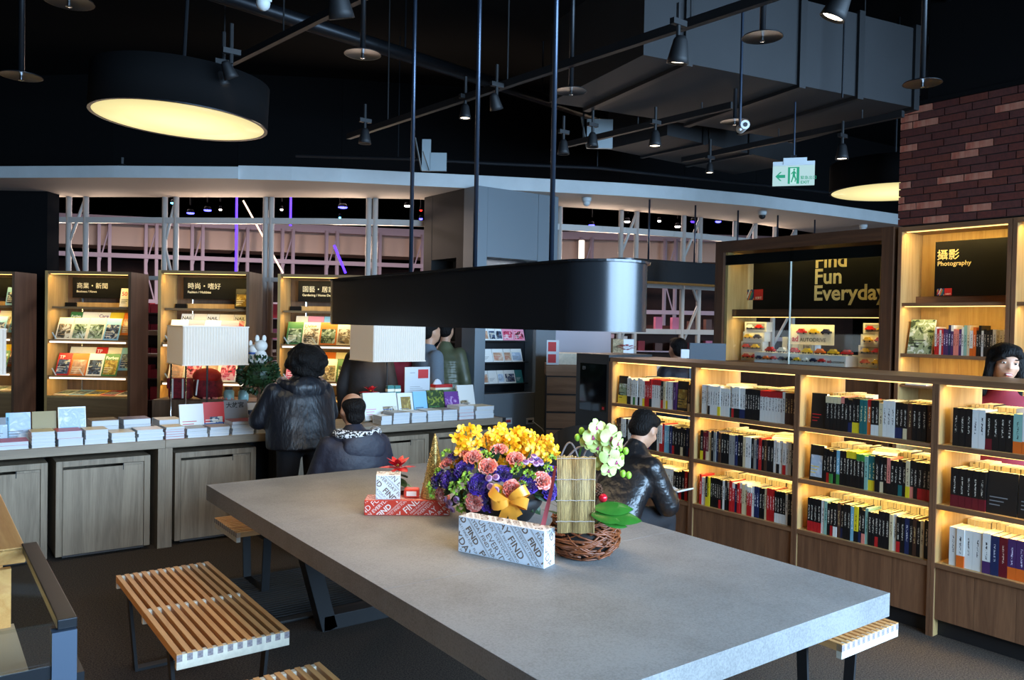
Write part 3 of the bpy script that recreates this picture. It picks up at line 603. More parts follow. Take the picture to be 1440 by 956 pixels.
sign_black = mat('sign_black', (10, 10, 10), .5, spec=.2); sign_ink = mat('sign_lettering', (232, 222, 190), .5); acryl = mat('acrylic', (225, 232, 228), .15)
RW_, RD, RH = .928, .42, 2.205
def rack(pxl, dep, theme, zh, en, lab, ordn, covers, seed):
    o = pd(pxl, 440, dep); t = thing('magazine_rack', lab, 'magazine rack', (o.x, o.y, 0), VIEWROT, 'lit magazine racks'); W = RW_
    for x0 in (0, W - .03): MB().box(x0, x0 + .03, 0, RD, 0, RH).build('side_panel', rack_side if x0 else rack_in, t)
    MB().box(.03, W - .03, 0, RD, RH - .03, RH).build('top_board', rack_edge, t); MB().box(.03, W - .03, RD - .02, RD, 0, RH - .03).build('back_panel', rack_side, t)
    MB().box(.03, W - .03, .02, RD - .02, .02, .835).build('base_cabinet', rack_side, t); MB().box(.03, W - .03, 0, .02, .06, .835).build('base_door', rack_edge, t)
    MB().box(.03, W - .03, .0, RD - .02, .836, .858).build('bottom_shelf', rack_in, t)
    sg = MB().box(.14, W - .03, .29, .31, 1.925, 2.15).build('sign_board', sign_black, t)
    tx = MB()
    if zh: tx.text(zh, .07, frame((.185, .2885, 2.035), (1, 0, 0), (0, 0, 1)), 0, .0); tx.text(en, .034, frame((.185, .2885, 1.985), (1, 0, 0), (0, 0, 1)), 0, .012); tx.build('lettering', sign_ink, sg)
    led = MB().box(.05, W - .05, .02, .035, RH - .036, RH - .0305).build('led_strip', led_warm, t)
    MB().box(.05, W - .03, .05, .34, 1.80, 1.822).build('display_ledge', rack_edge, t); MB().box(.16, W - .03, .33, .345, 1.822, 1.875).build('ledge_upstand', rack_in, t); MB().box(.05, .17, .3, .33, 1.822, 1.87).build('ledge_stop', sign_black, t)
    MB().tube([(.2, .39, .86), (.2, .39, 1.92)], .012, 8).build('support_tube', chrome, t)
    def lamp(z, y, watts, dirv=(0, 0, -1)):
        R_ = Matrix.Rotation(VIEWROT, 3, 'Z'); area('rack_led', Vector((o.x, o.y, 0)) + R_ @ Vector((W/2, y, z)), W - .12, watts * 1.2, (1, .7, .22), R_ @ Vector(dirv), .02)
    lamp(RH - .04, .05, 2.6, (0, .25, -1)); lamp(1.79, .08, 2.2, (0, .2, -1))
    rg = random.Random(seed); specs = mags[theme]
    lean = math.radians(-24)
    for ri, zf in enumerate((1.455, 1.065)):
        MB().box(.04, W - .03, .0, .3, zf - .028, zf - .01).build('sloping_shelf', rack_edge, t); MB().box(.06, W - .05, -.012, -.001, zf - .026, zf - .008).build('led_front', led_white, t); MB().box(.04, W - .03, .0, .012, zf - .01, zf + .012).build('shelf_lip', rack_edge, t)
        if ri: lamp(zf - .032, .02, 1.5, (0, .5, -1))
        else: lamp(zf - .032, .02, 2.0, (0, .35, -1))
        MB().box(.04, W - .03, .17, .3, zf - .01, zf + .06).build('rear_step', rack_edge, t)
        for k in (.065, .36): MB().bar((k, .03, zf + .085), (k + .06, .008, zf + .005), .012, .003, up=(0, 1, 0)).build('acrylic_stop', acryl, t)
        for row in (1, 0):
            x = .075 if not row else .12; n = 0
            while True:
                w = rg.choice((.15, .165, .18)) if not row else rg.choice((.13, .15, .17))
                if x + w > W - .035: break
                n += 1; sp = specs[(n * 3 + ri * 5 + row * 2 + seed) % len(specs)]
                if theme == 'news' and ri == 1 and row == 0: sp = specs[(7, 8, 9, 6, 3, 0)[(n - 1) % 6]]
                if theme == 'news' and ri == 0 and row == 0: sp = specs[(0, 1, 1, 3, 4, 4)[(n - 1) % 6]]
                me = mag_mesh(sp, w); wp = Matrix.Translation((o.x, o.y, 0)) @ Matrix.Rotation(VIEWROT, 4, 'Z') @ Matrix.Translation((x, (.05, .2)[row], zf + (.0, .065)[row])) @ Matrix.Rotation(lean, 4, 'X')
                m = put('magazine', me); m.matrix_world = wp
                tag(m, f"{sp[0]} magazine, {nth(n)} from left, {('front', 'back')[row]} of {('upper', 'lower')[ri]} row, {ordn} magazine rack", 'magazine', 'magazines on the racks'); x += w + .004
    for k in range(5):
        sp = specs[(k * 2 + seed) % len(specs)]; m = put('magazine', mag_mesh(sp, .165)); m.matrix_world = Matrix.Translation((o.x, o.y, 0)) @ Matrix.Rotation(VIEWROT, 4, 'Z') @ Matrix.Translation((.06 + k * .168, .07, .866)) @ Matrix.Rotation(math.radians(-84), 4, 'X')
        tag(m, f"{sp[0]} magazine lying flat, {nth(k + 1)} from left, bottom shelf of {ordn} magazine rack", 'magazine', 'magazines on the racks')
    if covers:
        me = cover_mesh(.145, .21, .03, *covers[0]); m = put('face_out_book', me); m.matrix_world = Matrix.Translation((o.x, o.y, 0)) @ Matrix.Rotation(VIEWROT, 4, 'Z') @ Matrix.Translation((W - .2, .15, 1.831)) @ Matrix.Rotation(math.radians(-14), 4, 'X'); tag(m, covers[1], 'book')
    return t
rack(63, 8.7, 'news', '商業・新聞', 'Business / News', 'lit wooden magazine rack signed Business / News', 'Business', (('cream', '50', 'red', None, 'black', None, None, .3), 'cream book with big red 50 standing on the Business rack ledge'), 1)
rack(222, 8.22, 'fashion', '時尚・嗜好', 'Fashion / Hobbies', 'lit wooden magazine rack signed Fashion / Hobbies', 'Fashion', (('black', None, 'white', 'gold', 'cream'), 'dark face-out magazine with oval picture on the Fashion rack ledge'), 2)
rack(390, 8.5, 'home', '園藝・居家', 'Gardening / Home Design', 'lit wooden magazine rack signed Gardening / Home Design', 'Gardening', (('cream', None, 'black', 'home', 'black'), 'cream face-out book on the Gardening rack ledge by the oval lamp'), 3)
rack(-96, 9.05, 'news', '', '', 'lit wooden magazine rack cut off by the left photo edge', 'leftmost', (('sky', None, 'navy', 'city', 'white'), 'blue and white face-out book on the leftmost rack ledge'), 6)
# ------------------------------------------------------------------ low double-sided bookcase
KX0, KX1, KZT = 4.64, 5.16, 1.462
DIV = [4.87, 3.99, 3.112, 2.225, 1.345]
K = thing('low_bookcase', 'long low oak bookcase with lit shelves full of books on both sides', 'bookcase', (KX0, 0, 0))
dx = KX1 - KX0
MB().box(-.012, dx + .012, DIV[-1] - .02, DIV[0] + .005, KZT - .034, KZT).build('top_board', oak_y, K, bevel=.002)
for i, y in enumerate(DIV):
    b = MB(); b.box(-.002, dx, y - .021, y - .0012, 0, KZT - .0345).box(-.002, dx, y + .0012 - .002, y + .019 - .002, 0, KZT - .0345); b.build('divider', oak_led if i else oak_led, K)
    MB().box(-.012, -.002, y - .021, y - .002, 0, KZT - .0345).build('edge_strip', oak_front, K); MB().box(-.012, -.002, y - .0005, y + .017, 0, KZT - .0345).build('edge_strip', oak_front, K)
SHZ = [.42, .752, 1.09]
bays = [(DIV[i] - .021, DIV[i+1] + .019) for i in range(4)]
for bi, (yh, yl) in enumerate(bays):
    for si, z in enumerate(SHZ):
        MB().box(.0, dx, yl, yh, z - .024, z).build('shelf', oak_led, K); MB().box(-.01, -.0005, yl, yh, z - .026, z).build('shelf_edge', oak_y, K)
        zt = (SHZ + [KZT - .01])[si + 1] - .03; MB().box(.03, .05, yl + .02, yh - .02, zt - .004, zt + .001).build('led_strip', led_warm, K)
        area('shelf_led', (KX0 + .045, (yl + yh) / 2, zt - .008), yh - yl - .06, 2.7, (1, .69, .21), (.45, 0, -1), .02).rotation_euler[2] += 0
        area('shelf_led_rear', (KX0 + dx - .05, (yl + yh) / 2, zt - .008), yh - yl - .06, 1.8, (1, .69, .21), (-.35, 0, -1), .02)
    n = 4
    for k in range(n):
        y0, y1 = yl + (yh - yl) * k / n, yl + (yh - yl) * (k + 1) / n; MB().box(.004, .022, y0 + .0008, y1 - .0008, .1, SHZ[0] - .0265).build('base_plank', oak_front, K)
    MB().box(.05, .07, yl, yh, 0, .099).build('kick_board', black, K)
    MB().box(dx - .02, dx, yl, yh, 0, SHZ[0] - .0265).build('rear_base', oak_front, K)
# LED area lights must run along the bay: turn their long side to the y axis
for o in [o for o in COL.objects if o.name.startswith('shelf_led') and o.type == 'LIGHT']:
    d_ = Vector((.45, 0, -1)) if 'rear' not in o.name else Vector((-.35, 0, -1)); z = -d_.normalized(); x = Vector((0, 1, 0)); y = z.cross(x); o.rotation_euler = Matrix(((x.x, y.x, z.x), (x.y, y.y, z.y), (x.z, y.z, z.z))).to_euler()

SP = {'k': ('black', (20, 20, 22), (214, 206, 190)), 'w': ('white', (226, 224, 218), (40, 38, 40)), 'r': ('red', (188, 34, 36), (240, 220, 210)), 'b': ('navy', (34, 44, 84), (214, 214, 220)), 'g': ('grey', (148, 146, 142), (50, 46, 44)), 'y': ('yellow', (230, 206, 40), (50, 40, 30)), 'o': ('orange', (228, 106, 34), (250, 240, 220)), 't': ('teal', (30, 104, 104), (230, 220, 160)), 'p': ('purple', (74, 44, 94), (220, 210, 230)), 'n': ('brown', (74, 48, 36), (220, 190, 130)), 'c': ('cream', (216, 198, 158), (80, 50, 40)), 'l': ('pale blue', (120, 176, 200), (240, 246, 250)), 'e': ('green', (62, 132, 60), (240, 240, 220)), 'm': ('maroon', (104, 22, 34), (226, 190, 170)), 's': ('salmon pink', (222, 132, 118), (90, 30, 30)), 'q': ('sea green', (140, 182, 168), (40, 60, 60))}
SPM = {k: spine('spine_' + v[0].replace(' ', '_'), v[1], v[2]) for k, v in SP.items()}
bpages = mat('book_pages', (238, 226, 196), .85, var=(200, .08))
_bk = {}
def book_mesh(code, t, h, d, wide=False):
    """spine at x=0 facing -x, thickness along y, stands on z=0. code: cover colour + optional band colour (lower case) or head colour (upper case)"""
    key = (code, round(t, 4), round(h, 3), round(d, 3))
    if key in _bk: return _bk[key]
    base = code[0]; band = code[1] if len(code) > 1 else None; b = MB(); c = .0012; mats = [SPM[base], bpages, SPM[(band or base).lower()]]
    zb = h * .3 if band and band.islower() else None; zt = h * .8 if band and band.isupper() else None; hh = t / 2 - .0004
    cuts = [(0, zb or zt or h, 2 if zb else 0)] + ([(zb, h, 0)] if zb else [(zt, h, 2)] if zt else [])
    for z0, z1, m in cuts:
        b.box(0, c, -hh, hh, z0, z1, m); b.box(c, d, -hh, -hh + c, z0, z1, m); b.box(c, d, hh - c, hh, z0, z1, m)
    b.box(c, d - .002, -hh + c, hh - c, .002, h - .003, 1)
    _bk[key] = b.mesh('book', mats); return _bk[key]
ROWNAME = ['bottom', 'middle', 'top']; BAYNAME = ['first', 'second', 'third', 'fourth']
def parse(s):
    out = []
    for tok in s.split():
        c, _, n = tok.partition('*'); out += [c] * int(n or 1)
    return out
ROWS = {(0, 2): 'F1 wk wk w we w wk w wy r r rk wR*4 kr c wy w w p F2 nc k', (0, 1): 'n ng wk wk k w b n kr k w wr r kb k k w wr r l l b kr k k kc k b kr', (0, 0): 'k w k w r w r k wk w w k w wr k kb r w w w w w w k k kr k r k',
        (1, 2): 'w*3 wk w*3 wy w*4 wt wr wk wk wb wb k*6 wR*8 w n*4', (1, 1): 'ky m mc c k g b n k*3 g*2 b k*2 c w w k g b r k n k*2 w wk w wr w w k', (1, 0): 'r w w ky y k k*2 k kr k w k kW r rW b r rW c cW rW rW w b b k k c r*3 kw*4 w k k',
        (2, 2): 'F3 kC*4 kS k kby ky ky t t oR kw kw c w*3 kb kb kc n k k k n', (2, 1): 'F4 k kr ke k le k k kY*3 kE kE q ty ty k kc k sk k k kt k cy ks k kr kr kr', (2, 0): 'kr*4 w q k kr kw n kb k k l yk kb ks q k k kr k k k c w kr k b k n k c k',
        (3, 2): 'k*3 w w km k*3 qo wo qo wr wQ wr wp wp w q k k', (3, 1): 'km*4 km F5 F6 mw kr k k t k k', (3, 0): 'w wo w w wp b m po po k F7 k k c'}
FACE = {'F1': (('black', None, 'white', 'scenery', 'black', 'yellow'), 'face-out black book with yellow lower band and green picture'), 'F2': (('black', None, 'white', 'gold', 'black'), 'face-out black book with an orange painted animal picture'), 'F3': (('black', None, 'white', None, 'red'), 'black book showing its back cover with white barcode'), 'F4': (('black', '羊毛記', 'white', 'ice', 'yellow'), 'face-out black and white book with pale lettering'), 'F5': (('black', None, 'grey', None, 'grey'), 'glossy black face-out volume wrapped in film'), 'F6': (('black', None, 'grey', None, 'grey'), 'second glossy black face-out volume in shiny film'), 'F7': (('black', None, 'grey', None, 'grey'), 'black film-wrapped book turned face-out on the bottom shelf')}
FACE['F4'] = (('black', None, 'white', 'ice', 'yellow'), FACE['F4'][1])
rk = random.Random(21)
for (bi, si), spec in ROWS.items():
    yh, yl = bays[bi]; codes = parse(spec); z = SHZ[si]; y = yh - (.075 if bi else .06); end = yl + .012
    lefts = {0: .03, 1: .035, 2: .055, 3: .06}[bi]; y = yh - lefts
    ws = [(.105 if c[0] == 'F' else (.0235 if rk.random() < .8 else .03)) for c in codes]; s = (y - end) / sum(ws); ws = [w * s for w in ws]
    hbase = {2: .212, 1: .215, 0: .214}[si]; prev = None; n = 0
    for c, w in zip(codes, ws):
        n += 1
        if c[0] == 'F':
            cw = w - .004; me = cover_mesh(cw, hbase + .012, .03, *FACE[c][0]); o = put('face_out_book', me); o.matrix_world = Matrix.Translation((KX0 + .03, y - .002, z)) @ Matrix.Rotation(-PI/2, 4, 'Z') @ Matrix.Rotation(math.radians(-3), 4, 'X')
            tag(o, FACE[c][1] + f', {BAYNAME[bi]} bookcase bay', 'book', 'books facing the reading table')
        else:
            if c != prev: hh = hbase + rk.choice((-.012, -.004, 0, 0, .006)); dd = rk.choice((.145, .15, .15, .155)); off = rk.choice((.022, .025, .028))
            me = book_mesh(c, round(w - .0004, 4), hh, dd); put_ = put('book', me, None, (KX0 + off, y - w / 2, z + .0003))
            nm = SP[c[0]][0]; bd = f' with {SP[c[1].lower()][0]} {"band" if c[1].islower() else "head"}' if len(c) > 1 else ''
            tag(put_, f'{nm} book{bd}, {nth(n)} from left, {ROWNAME[si]} shelf, {BAYNAME[bi]} bay of low bookcase', 'book', 'books facing the reading table'); prev = c
        y -= w
# the rows on the far side: fore-edges of books nobody can tell apart
bb = MB(); rr = random.Random(5)
for bi, (yh, yl) in enumerate(bays):
    for z in SHZ:
        y = yh - .02; z += .0005; h = .212
        while y > yl + .05:
            w = rr.uniform(.014, .03); h = h if rr.random() < .8 else rr.choice((.205, .212, .22))
            if not (bi >= 2 and z > 1 and .3 < (yh - y) / (yh - yl) < .62):
                b0, b1 = dx - .19 + rr.uniform(0, .01), dx - .03
                bb.box(b0, b1, y - w + .0015, y - .0015, z, z + h - .003, 0); bb.box(b0 - .001, b1 + .001, y - w, y - w + .0013, z, z + h - .002, 1 + rr.randrange(4)); bb.box(b0 - .001, b1 + .001, y - .0013, y, z, z + h - .002, 1 + rr.randrange(4))
            y -= w + .0006
o = bb.build('rear_books', [bpages, SPM['w'], SPM['c'], SPM['g'], SPM['k']], None, loc=(KX0, 0, 0)); tag(o, 'rear rows of cream-edged books seen over the front rows of the low bookcase', 'books'); o['kind'] = 'stuff'

# loose things on top of the front rows
for (bi, si, u, c, ry, lab) in ((1, 2, .28, 'cream', .2, 'thin pale book lying on top of books, second bay top shelf'), (1, 2, .7, 'olive', -.3, 'magazine lying across the books, second bay top shelf'), (1, 1, .75, 'white', .5, 'film-wrapped book lying on the books, second bay middle shelf'), (2, 1, .55, 'white', .4, 'film-wrapped book lying on the books, third bay middle shelf'), (3, 1, .5, 'cream', .2, 'shiny wrapped book lying on the books, fourth bay middle shelf')):
    yh, yl = bays[bi]; y = yh + (yl - yh) * u; o = put('lying_book', cover_mesh(.14, .2, .012, c, None, 'black', 'home' if c == 'olive' else None, 'grey'), None, (KX0 + .06, y + .05, SHZ[si] + .226), (0, 0, 0)); o.matrix_world = Matrix.Translation((KX0 + .055, y, SHZ[si] + .2305)) @ Matrix.Rotation(-PI/2 + ry, 4, 'Z') @ Matrix.Rotation(-PI/2, 4, 'X'); tag(o, lab, 'book', 'books lying on the rows')
# black kiosk panel at the bookcase end
kp = thing('info_panel', 'black information panel with dark glossy screen at the bookcase end', 'panel', (KX0, 5.095, 0)); MB().box(-.01, .5, -.205, .205, 0, 1.482).build('body', mat('kiosk_black', (30, 31, 33), .45), kp, bevel=.003)
scr = MB().box(-.0125, -.0105, -.18, .15, 1.0, 1.40).build('screen', mat('kiosk_screen', (12, 13, 15), .06), kp); st = MB(); st.box(-.0135, -.0127, -.16, -.135, 1.02, 1.045); st.build('red_mark', red, scr)
st = MB(); fr_ = frame((-.0132, .12, 1.345), (0, -1, 0), (0, 0, 1)); st.text('E9', .04, fr_, 0, .01); st.build('lettering', mat('kiosk_ink', (120, 120, 120), .5), scr)
# things on top of the bookcase and behind it

# ------------------------------------------------------------------ photography wall shelves
def wall_bay(yh, yl, lab):
    t = thing('wall_shelf', lab, 'shelf', (BX, 0, 0)); D = .36
    for y in (yh - .03, yl): MB().box(0, D, y, y + .03, 0, BZ0 - .012).build('side_panel', oak_led, t)
    for y in (yh - .03, yl): MB().box(-.008, -.0005, y, y + .03, 0, BZ0 - .012).build('edge_strip', oak_front, t)
    MB().box(-.008, D, yl + .03, yh - .03, BZ0 - .05, BZ0 - .012).build('top_board', oak_y, t)
    for k in range(5):
        a, c = yl + .03 + (yh - yl - .06) * k / 5, yl + .03 + (yh - yl - .06) * (k + 1) / 5; MB().box(D - .02, D, a + .0006, c - .0006, .3, BZ0 - .05).build('back_plank', oak_led, t)
    for z in (1.96, 1.54, 1.12): MB().box(.02, D - .02, yl + .03, yh - .03, z - .028, z).build('shelf', oak_y, t)
    return t
pb = wall_bay(3.51, 2.64, 'oak wall shelf signed Photography under the brick wall'); wall_bay(2.635, 1.77, 'oak wall shelf cut off by the right photo edge')
MB().box(.25, .27, 2.67, 3.48, 1.96, 2.02).build('ledge_board', oak_y, pb)
sb = MB().box(.215, .235, 2.672, 3.31, 2.02, 2.47).build('sign_board', sign_black, pb)
def sgn(x, px, py): return pX(px, py, x)
def put_text(parent, x, px, py, body, size, m, bold=.01, base=(0, 0, 0)):
    q = pX(px, py, x) - Vector(base); MB().text(body, size, frame(q, (0, -1, 0), (0, 0, 1)), 0, bold).build('lettering', m, parent)
gold_ink = mat('sign_gold', (240, 214, 150), .5)
BO = (BX, 0, 0)
put_text(sb, BX + .2135, 1317.5, 364.5, '攝影', .09, gold_ink, .01, BO); put_text(sb, BX + .2135, 1318, 374, 'Photography', .052, gold_ink, .012, BO)
def logo(parent, x, px, py, s, base):
    q = pX(px, py, x) - Vector(base); cols = [(214, 60, 50), (240, 200, 60), (40, 60, 110), (60, 140, 90), (236, 130, 50), (226, 226, 220)]; ms = [mat('logo_%d' % i, c, .5) for i, c in enumerate(cols)] ; b = MB()
    b.quad(q, q + Vector((0, -s, 0)), q + Vector((0, -s, s)), q + Vector((0, 0, s)), 2)
    for k in range(7):
        u = -.3 + k * .2
        P4 = [(u, 0), (u + .14, 0), (u + .54, 1), (u + .4, 1)]; vs, fs = clip_geo([Vector((a * s, c * s, 0)) for a, c in P4], [(0, 1, 2, 3)], 0, s, s * (.1 * (k % 3)), s * (1 - .12 * ((k + 1) % 3)))
        b.add([q + Vector((-.0006, -v.x, v.y)) for v in vs], fs, [(k * 5 + 1) % 6] * len(fs))
    b.build('logo_mosaic', ms, parent); c = MB(); q2 = q + Vector((0, -s * 1.04, 0)); c.quad(q2, q2 + Vector((0, -s, 0)), q2 + Vector((0, -s, s)), q2 + Vector((0, 0, s)), 0)
    c.text('法雅客', s * .26, frame(q2 + Vector((-.0008, -s * .12, s * .1)), (0, -1, 0), (0, 0, 1)), 1, .01); c.build('logo_square', [red, INK['cream']], parent)
logo(sb, BX + .2135, 1317.5, 415.5, .058, BO)
MB().box(.03, .05, 2.68, 3.46, BZ0 - .056, BZ0 - .0505).build('led_strip', led_warm, pb); MB().box(.03, .05, 2.68, 3.46, 1.926, 1.9315).build('led_strip', led_warm, pb)
def yled(x, y0, y1, z, w, d_=(.35, 0, -1)):
    o = area('bay_led', (x, (y0 + y1) / 2, z), y1 - y0, w, (1, .7, .22), d_, .02); zz = -Vector(d_).normalized(); xx = Vector((0, 1, 0)); yy = zz.cross(xx); o.rotation_euler = Matrix(((xx.x, yy.x, zz.x), (xx.y, yy.y, zz.y), (xx.z, yy.z, zz.z))).to_euler()
for y0, y1 in ((2.7, 3.46), (1.84, 2.58)):
    yled(BX + .05, y0, y1, BZ0 - .06, 4.2); yled(BX + .05, y0, y1, 1.925, 2.6); yled(BX + .05, y0, y1, 1.505, 2.2)
o = put('face_out_book', cover_mesh(.2, .29, .02, 'yellow', None, 'black', 'scenery', 'black', None, (.0, 1, .0, 1))); o.matrix_world = Matrix.Translation((BX + .08, 3.455, 1.54)) @ Matrix.Rotation(-PI/2, 4, 'Z') @ Matrix.Rotation(math.radians(-12), 4, 'X'); tag(o, 'large green and yellow face-out book on the Photography shelf', 'book')
y = 3.225; rp_ = random.Random(8); n = 0
for c in parse('wr r w r p*2 b pW s s p w q c wo o k k w k k kr w cr w w g k c w'):
    w = rp_.choice((.016, .02, .024)); h = rp_.choice((.2, .21, .225, .24)); n += 1
    if y - w < 2.68: break
    tag(put('book', book_mesh(c, w, h, .16), None, (BX + .07, y - w / 2, 1.54)), f'{SP[c[0]][0]} book, {nth(n)} spine from left on the Photography wall shelf', 'book', 'books on the Photography shelf'); y -= w + .0005
t = MB().box(0, .16, -.17, 0, 0, .1); tt = tag(t.build('boxed_set', paper_white, None, loc=(BX + .04, 3.44, 1.30)), 'white boxed volume lettered 1972 below the Photography shelf', 'book'); tt.location = (BX + .04, 3.44, 1.28)
MB().text('1972', .06, frame((-.001, -.03, .035), (0, -1, 0), (0, 0, 1)), 0, .0).build('lettering', INK['black'], tt)
y = 3.24
for k, c in enumerate(('s', 'n', 'k', 'y', 'n')):
    o = put('lying_book', book_mesh(c, .028, .11, .16), None, (BX + .06, y - .06, 1.28 + .014), (PI/2, 0, 0)); tag(o, f'{SP[c][0]} book lying flat, {nth(k + 1)} right of the 1972 box', 'book', 'books lying below the Photography shelf'); y -= .115
MB().box(.02, .34, 2.67, 3.48, 1.262, 1.28).build('low_shelf', oak_y, pb)

# ------------------------------------------------------------------ glass display cabinet 'Find Fun Everyday'
GY0, GY1 = 3.545, 5.41; dark_oak = wood('dark_oak', (96, 64, 44), (62, 40, 28), 'z', 1.0); dark_oak_y = wood('dark_oak_y', (96, 64, 44), (62, 40, 28), 'y', 1.0)
G = thing('display_cabinet', 'tall brown display cabinet with sliding glass and Find Fun Everyday sign', 'cabinet', (BX, 0, 0)); D = .5
MB().box(-.02, D, GY1 - .1, GY1, 0, 2.6).build('post', dark_oak, G); MB().box(-.02, D, GY0, GY0 + .1, 0, 2.6).build('post', dark_oak, G); MB().box(-.021, D, GY0 + .1, GY1 - .1, 2.49, 2.6).build('header', dark_oak_y, G)
MB().box(0, D, GY0 + .1, GY1 - .1, 1.36, 1.395).build('floor_board', dark_oak_y, G); MB().box(0, D, GY0 + .1, GY1 - .1, 0, 1.36).build('plinth', dark_oak, G)
MB().box(.1, D - .02, GY0 + .101, GY1 - .101, 1.84, 1.915).build('middle_rail', dark_oak_y, G); MB().box(.02, D, GY1 - .13, GY1 - .101, 1.396, 2.49).build('lining', oak_led, G); MB().box(.02, D, GY0 + .101, GY0 + .13, 1.396, 2.49).build('lining', oak_led, G)
MB().box(.012, .03, GY0 + .101, GY1 - .101, 2.36, 2.46).build('valance', sign_black, G)
sb = MB().box(.34, .36, GY0 + .131, GY1 - .2, 1.916, 2.49).build('sign_board', sign_black, G)
cream_ink = mat('sign_cream', (232, 216, 160), .5)
for body, px, py in (('Find', 1145.5, 376.5), ('Fun', 1144.5, 399), ('Everyday', 1143.5, 422)):
    q = pX(px, py, BX + .339) - Vector(BO); b = MB(); b.text(body, .20, frame(q, (0, -1, 0), (0, 0, 1)), 0, .022, 'LEFT', (Matrix.Identity(4), -.1, q.y - (GY0 + .132), -.2, .5)); b.build('lettering', cream_ink, sb)
logo(sb, BX + .339, 1047.5, 422, .108, BO)
gl = (GY0 + GY1) / 2 + .06
MB().box(.0, .006, gl - .02, GY1 - .102, 1.396, 2.488).build('glass_door', glass, G); MB().box(.012 - .004, .0115, GY0 + .102, gl + .02, 1.396, 2.488).build('glass_door', glass, G)
MB().box(-.002, .012, gl - .004, gl + .004, 1.396, 2.36).build('door_edge', acryl, G)
for y0, y1 in ((GY0 + .16, gl), (gl, GY1 - .16)): yled(BX + .1, y0, y1, 2.475, 1.6, (.6, 0, -1)); yled(BX + .125, y0, y1, 1.832, 2.0, (.25, 0, -1))
MB().box(.1, .12, GY0 + .14, GY1 - .14, 1.834, 1.8395).build('led_strip', led_warm, G)
# toy car display
car_cols = {'red': (196, 36, 30), 'yellow': (236, 190, 40), 'navy': (36, 40, 70), 'white': (230, 230, 226), 'orange': (226, 110, 40)}; car_m = {k: mat('toy_' + k, c, .25, coat=.5) for k, c in car_cols.items()}
def car_geo(b, c, L, m, mt=1):
    """little saloon, length along y, on z=0 of c"""
    prof = [(-.5, .12), (-.5, .28), (-.3, .34), (-.18, .52), (.2, .52), (.34, .33), (.5, .27), (.5, .12)]; M = Matrix.Translation(c) @ Matrix(((0, 0, L, 0), (L, 0, 0, 0), (0, L, 0, 0), (0, 0, 0, 1))); b.prism(prof, -.2, .2, m, M)
    for yy in (-.3, .3):
        for xx in (-.2, .14): b.tube([(c[0] + xx * L, c[1] + yy * L, c[2] + .1 * L), (c[0] + (xx + .06) * L, c[1] + yy * L, c[2] + .1 * L)], .1 * L, 8, mt)
tyre = black
def toy_box(x, y, z, col, lab, n):
    t = thing('toy_box', lab, 'toy box', (x, y, z), 0, 'toy car boxes in the display cabinet'); b = MB(); b.box(0, .1, -.13, .13, 0, .098); b.build('carton', paper_white, t, bevel=.001)
    pw = MB(); pw.quad((-.001, .11, .02), (-.001, -.11, .02), (-.001, -.11, .085), (-.001, .11, .085)); pw.build('window_print', INK['grey'] if n % 2 else INK['cream'], t)
    for k, yy in enumerate((.055, -.055)): b = MB(); car_geo(b, (-.012, yy, .028), .085, 0); b.build('printed_car', [car_m[(col, 'red', 'yellow')[(k + n) % 3]], tyre], t)
cc = list(car_cols); i = 0
for k, (y, z) in enumerate([(5.12, 1.396), (5.12, 1.495), (5.10, 1.594), (5.08, 1.693), (3.84, 1.396), (3.84, 1.495), (3.82, 1.594), (3.80, 1.694)]):
    toy_box(BX + .22, y, z, cc[k % 5], ('white toy car box in the left cabinet stack, ' if y > 4.5 else 'white toy car box in the right cabinet stack, ') + (nth((k if k < 4 else k - 4) + 1) + ' from below'), k)
t = thing('white_folders', 'row of pale cartons standing in the left of the glass cabinet', 'carton', (BX + .36, 4.86, 1.396))
for k in range(6): MB().box(.0, .1, -k * .062 - .055, -k * .062, 0, .25 - .006 * k).build('carton', paper_white, t, bevel=.001)
t = thing('toy_tray', 'long white tray lettered autodrive with printed cars in the cabinet', 'display tray', (BX + .04, 4.4, 1.396)); MB().box(0, .3, -.42, .55, 0, .1).build('tray', paper_white, t, bevel=.002)
for k in range(9): b = MB(); car_geo(b, (-.008, .49 - k * .085, .03), .07, 0); b.build('printed_car', [car_m[('navy', 'orange', 'red', 'navy', 'navy', 'yellow', 'white', 'navy', 'red')[k]], tyre], t)
MB().text('ad', .04, frame((-.002, -.24, .03), (0, -1, 0), (0, 0, 1)), 0, .03).build('lettering', red, t); MB().text('AUTODRIVE', .024, frame((-.002, -.275, .03), (0, -1, 0), (0, 0, 1)), 0, .01).build('lettering', INK['black'], t)
for k in range(7):
    o = thing('toy_car', f'{("red", "white", "red", "yellow", "orange", "yellow", "red")[k]} toy car on the autodrive tray, {nth(k + 1)} from left', 'toy car', (BX + .14, 4.84 - k * .135, 1.4965), 0, 'toy cars on the tray'); b = MB(); car_geo(b, (0, 0, 0), .1, 0); b.build('body', [car_m[('red', 'white', 'red', 'yellow', 'orange', 'yellow', 'red')[k]], tyre], o)
t = thing('autodrive_sign', 'cream sign lettered autodrive with three cars inside the glass cabinet', 'sign', (BX + .2, 4.43, 1.58)); MB().box(.0, .008, -.23, .23, 0, .19).build('board', INK['cream'], t)
for k in range(3): b = MB(); car_geo(b, (-.008, .1 - k * .13, .1), .1, 0); b.build('printed_car', [car_m[('red', 'yellow', 'navy')[k]], tyre], t)
MB().text('ad', .075, frame((-.002, .21, .03), (0, -1, 0), (0, 0, 1)), 0, .03).build('lettering', red, t); MB().text('AUTODRIVE', .05, frame((-.002, .125, .03), (0, -1, 0), (0, 0, 1)), 0, .005).build('lettering', INK['black'], t)
MB().tube([(.02, 0, .0), (.02, 0, -.085)], .006, 6).build('stand', acryl, t)

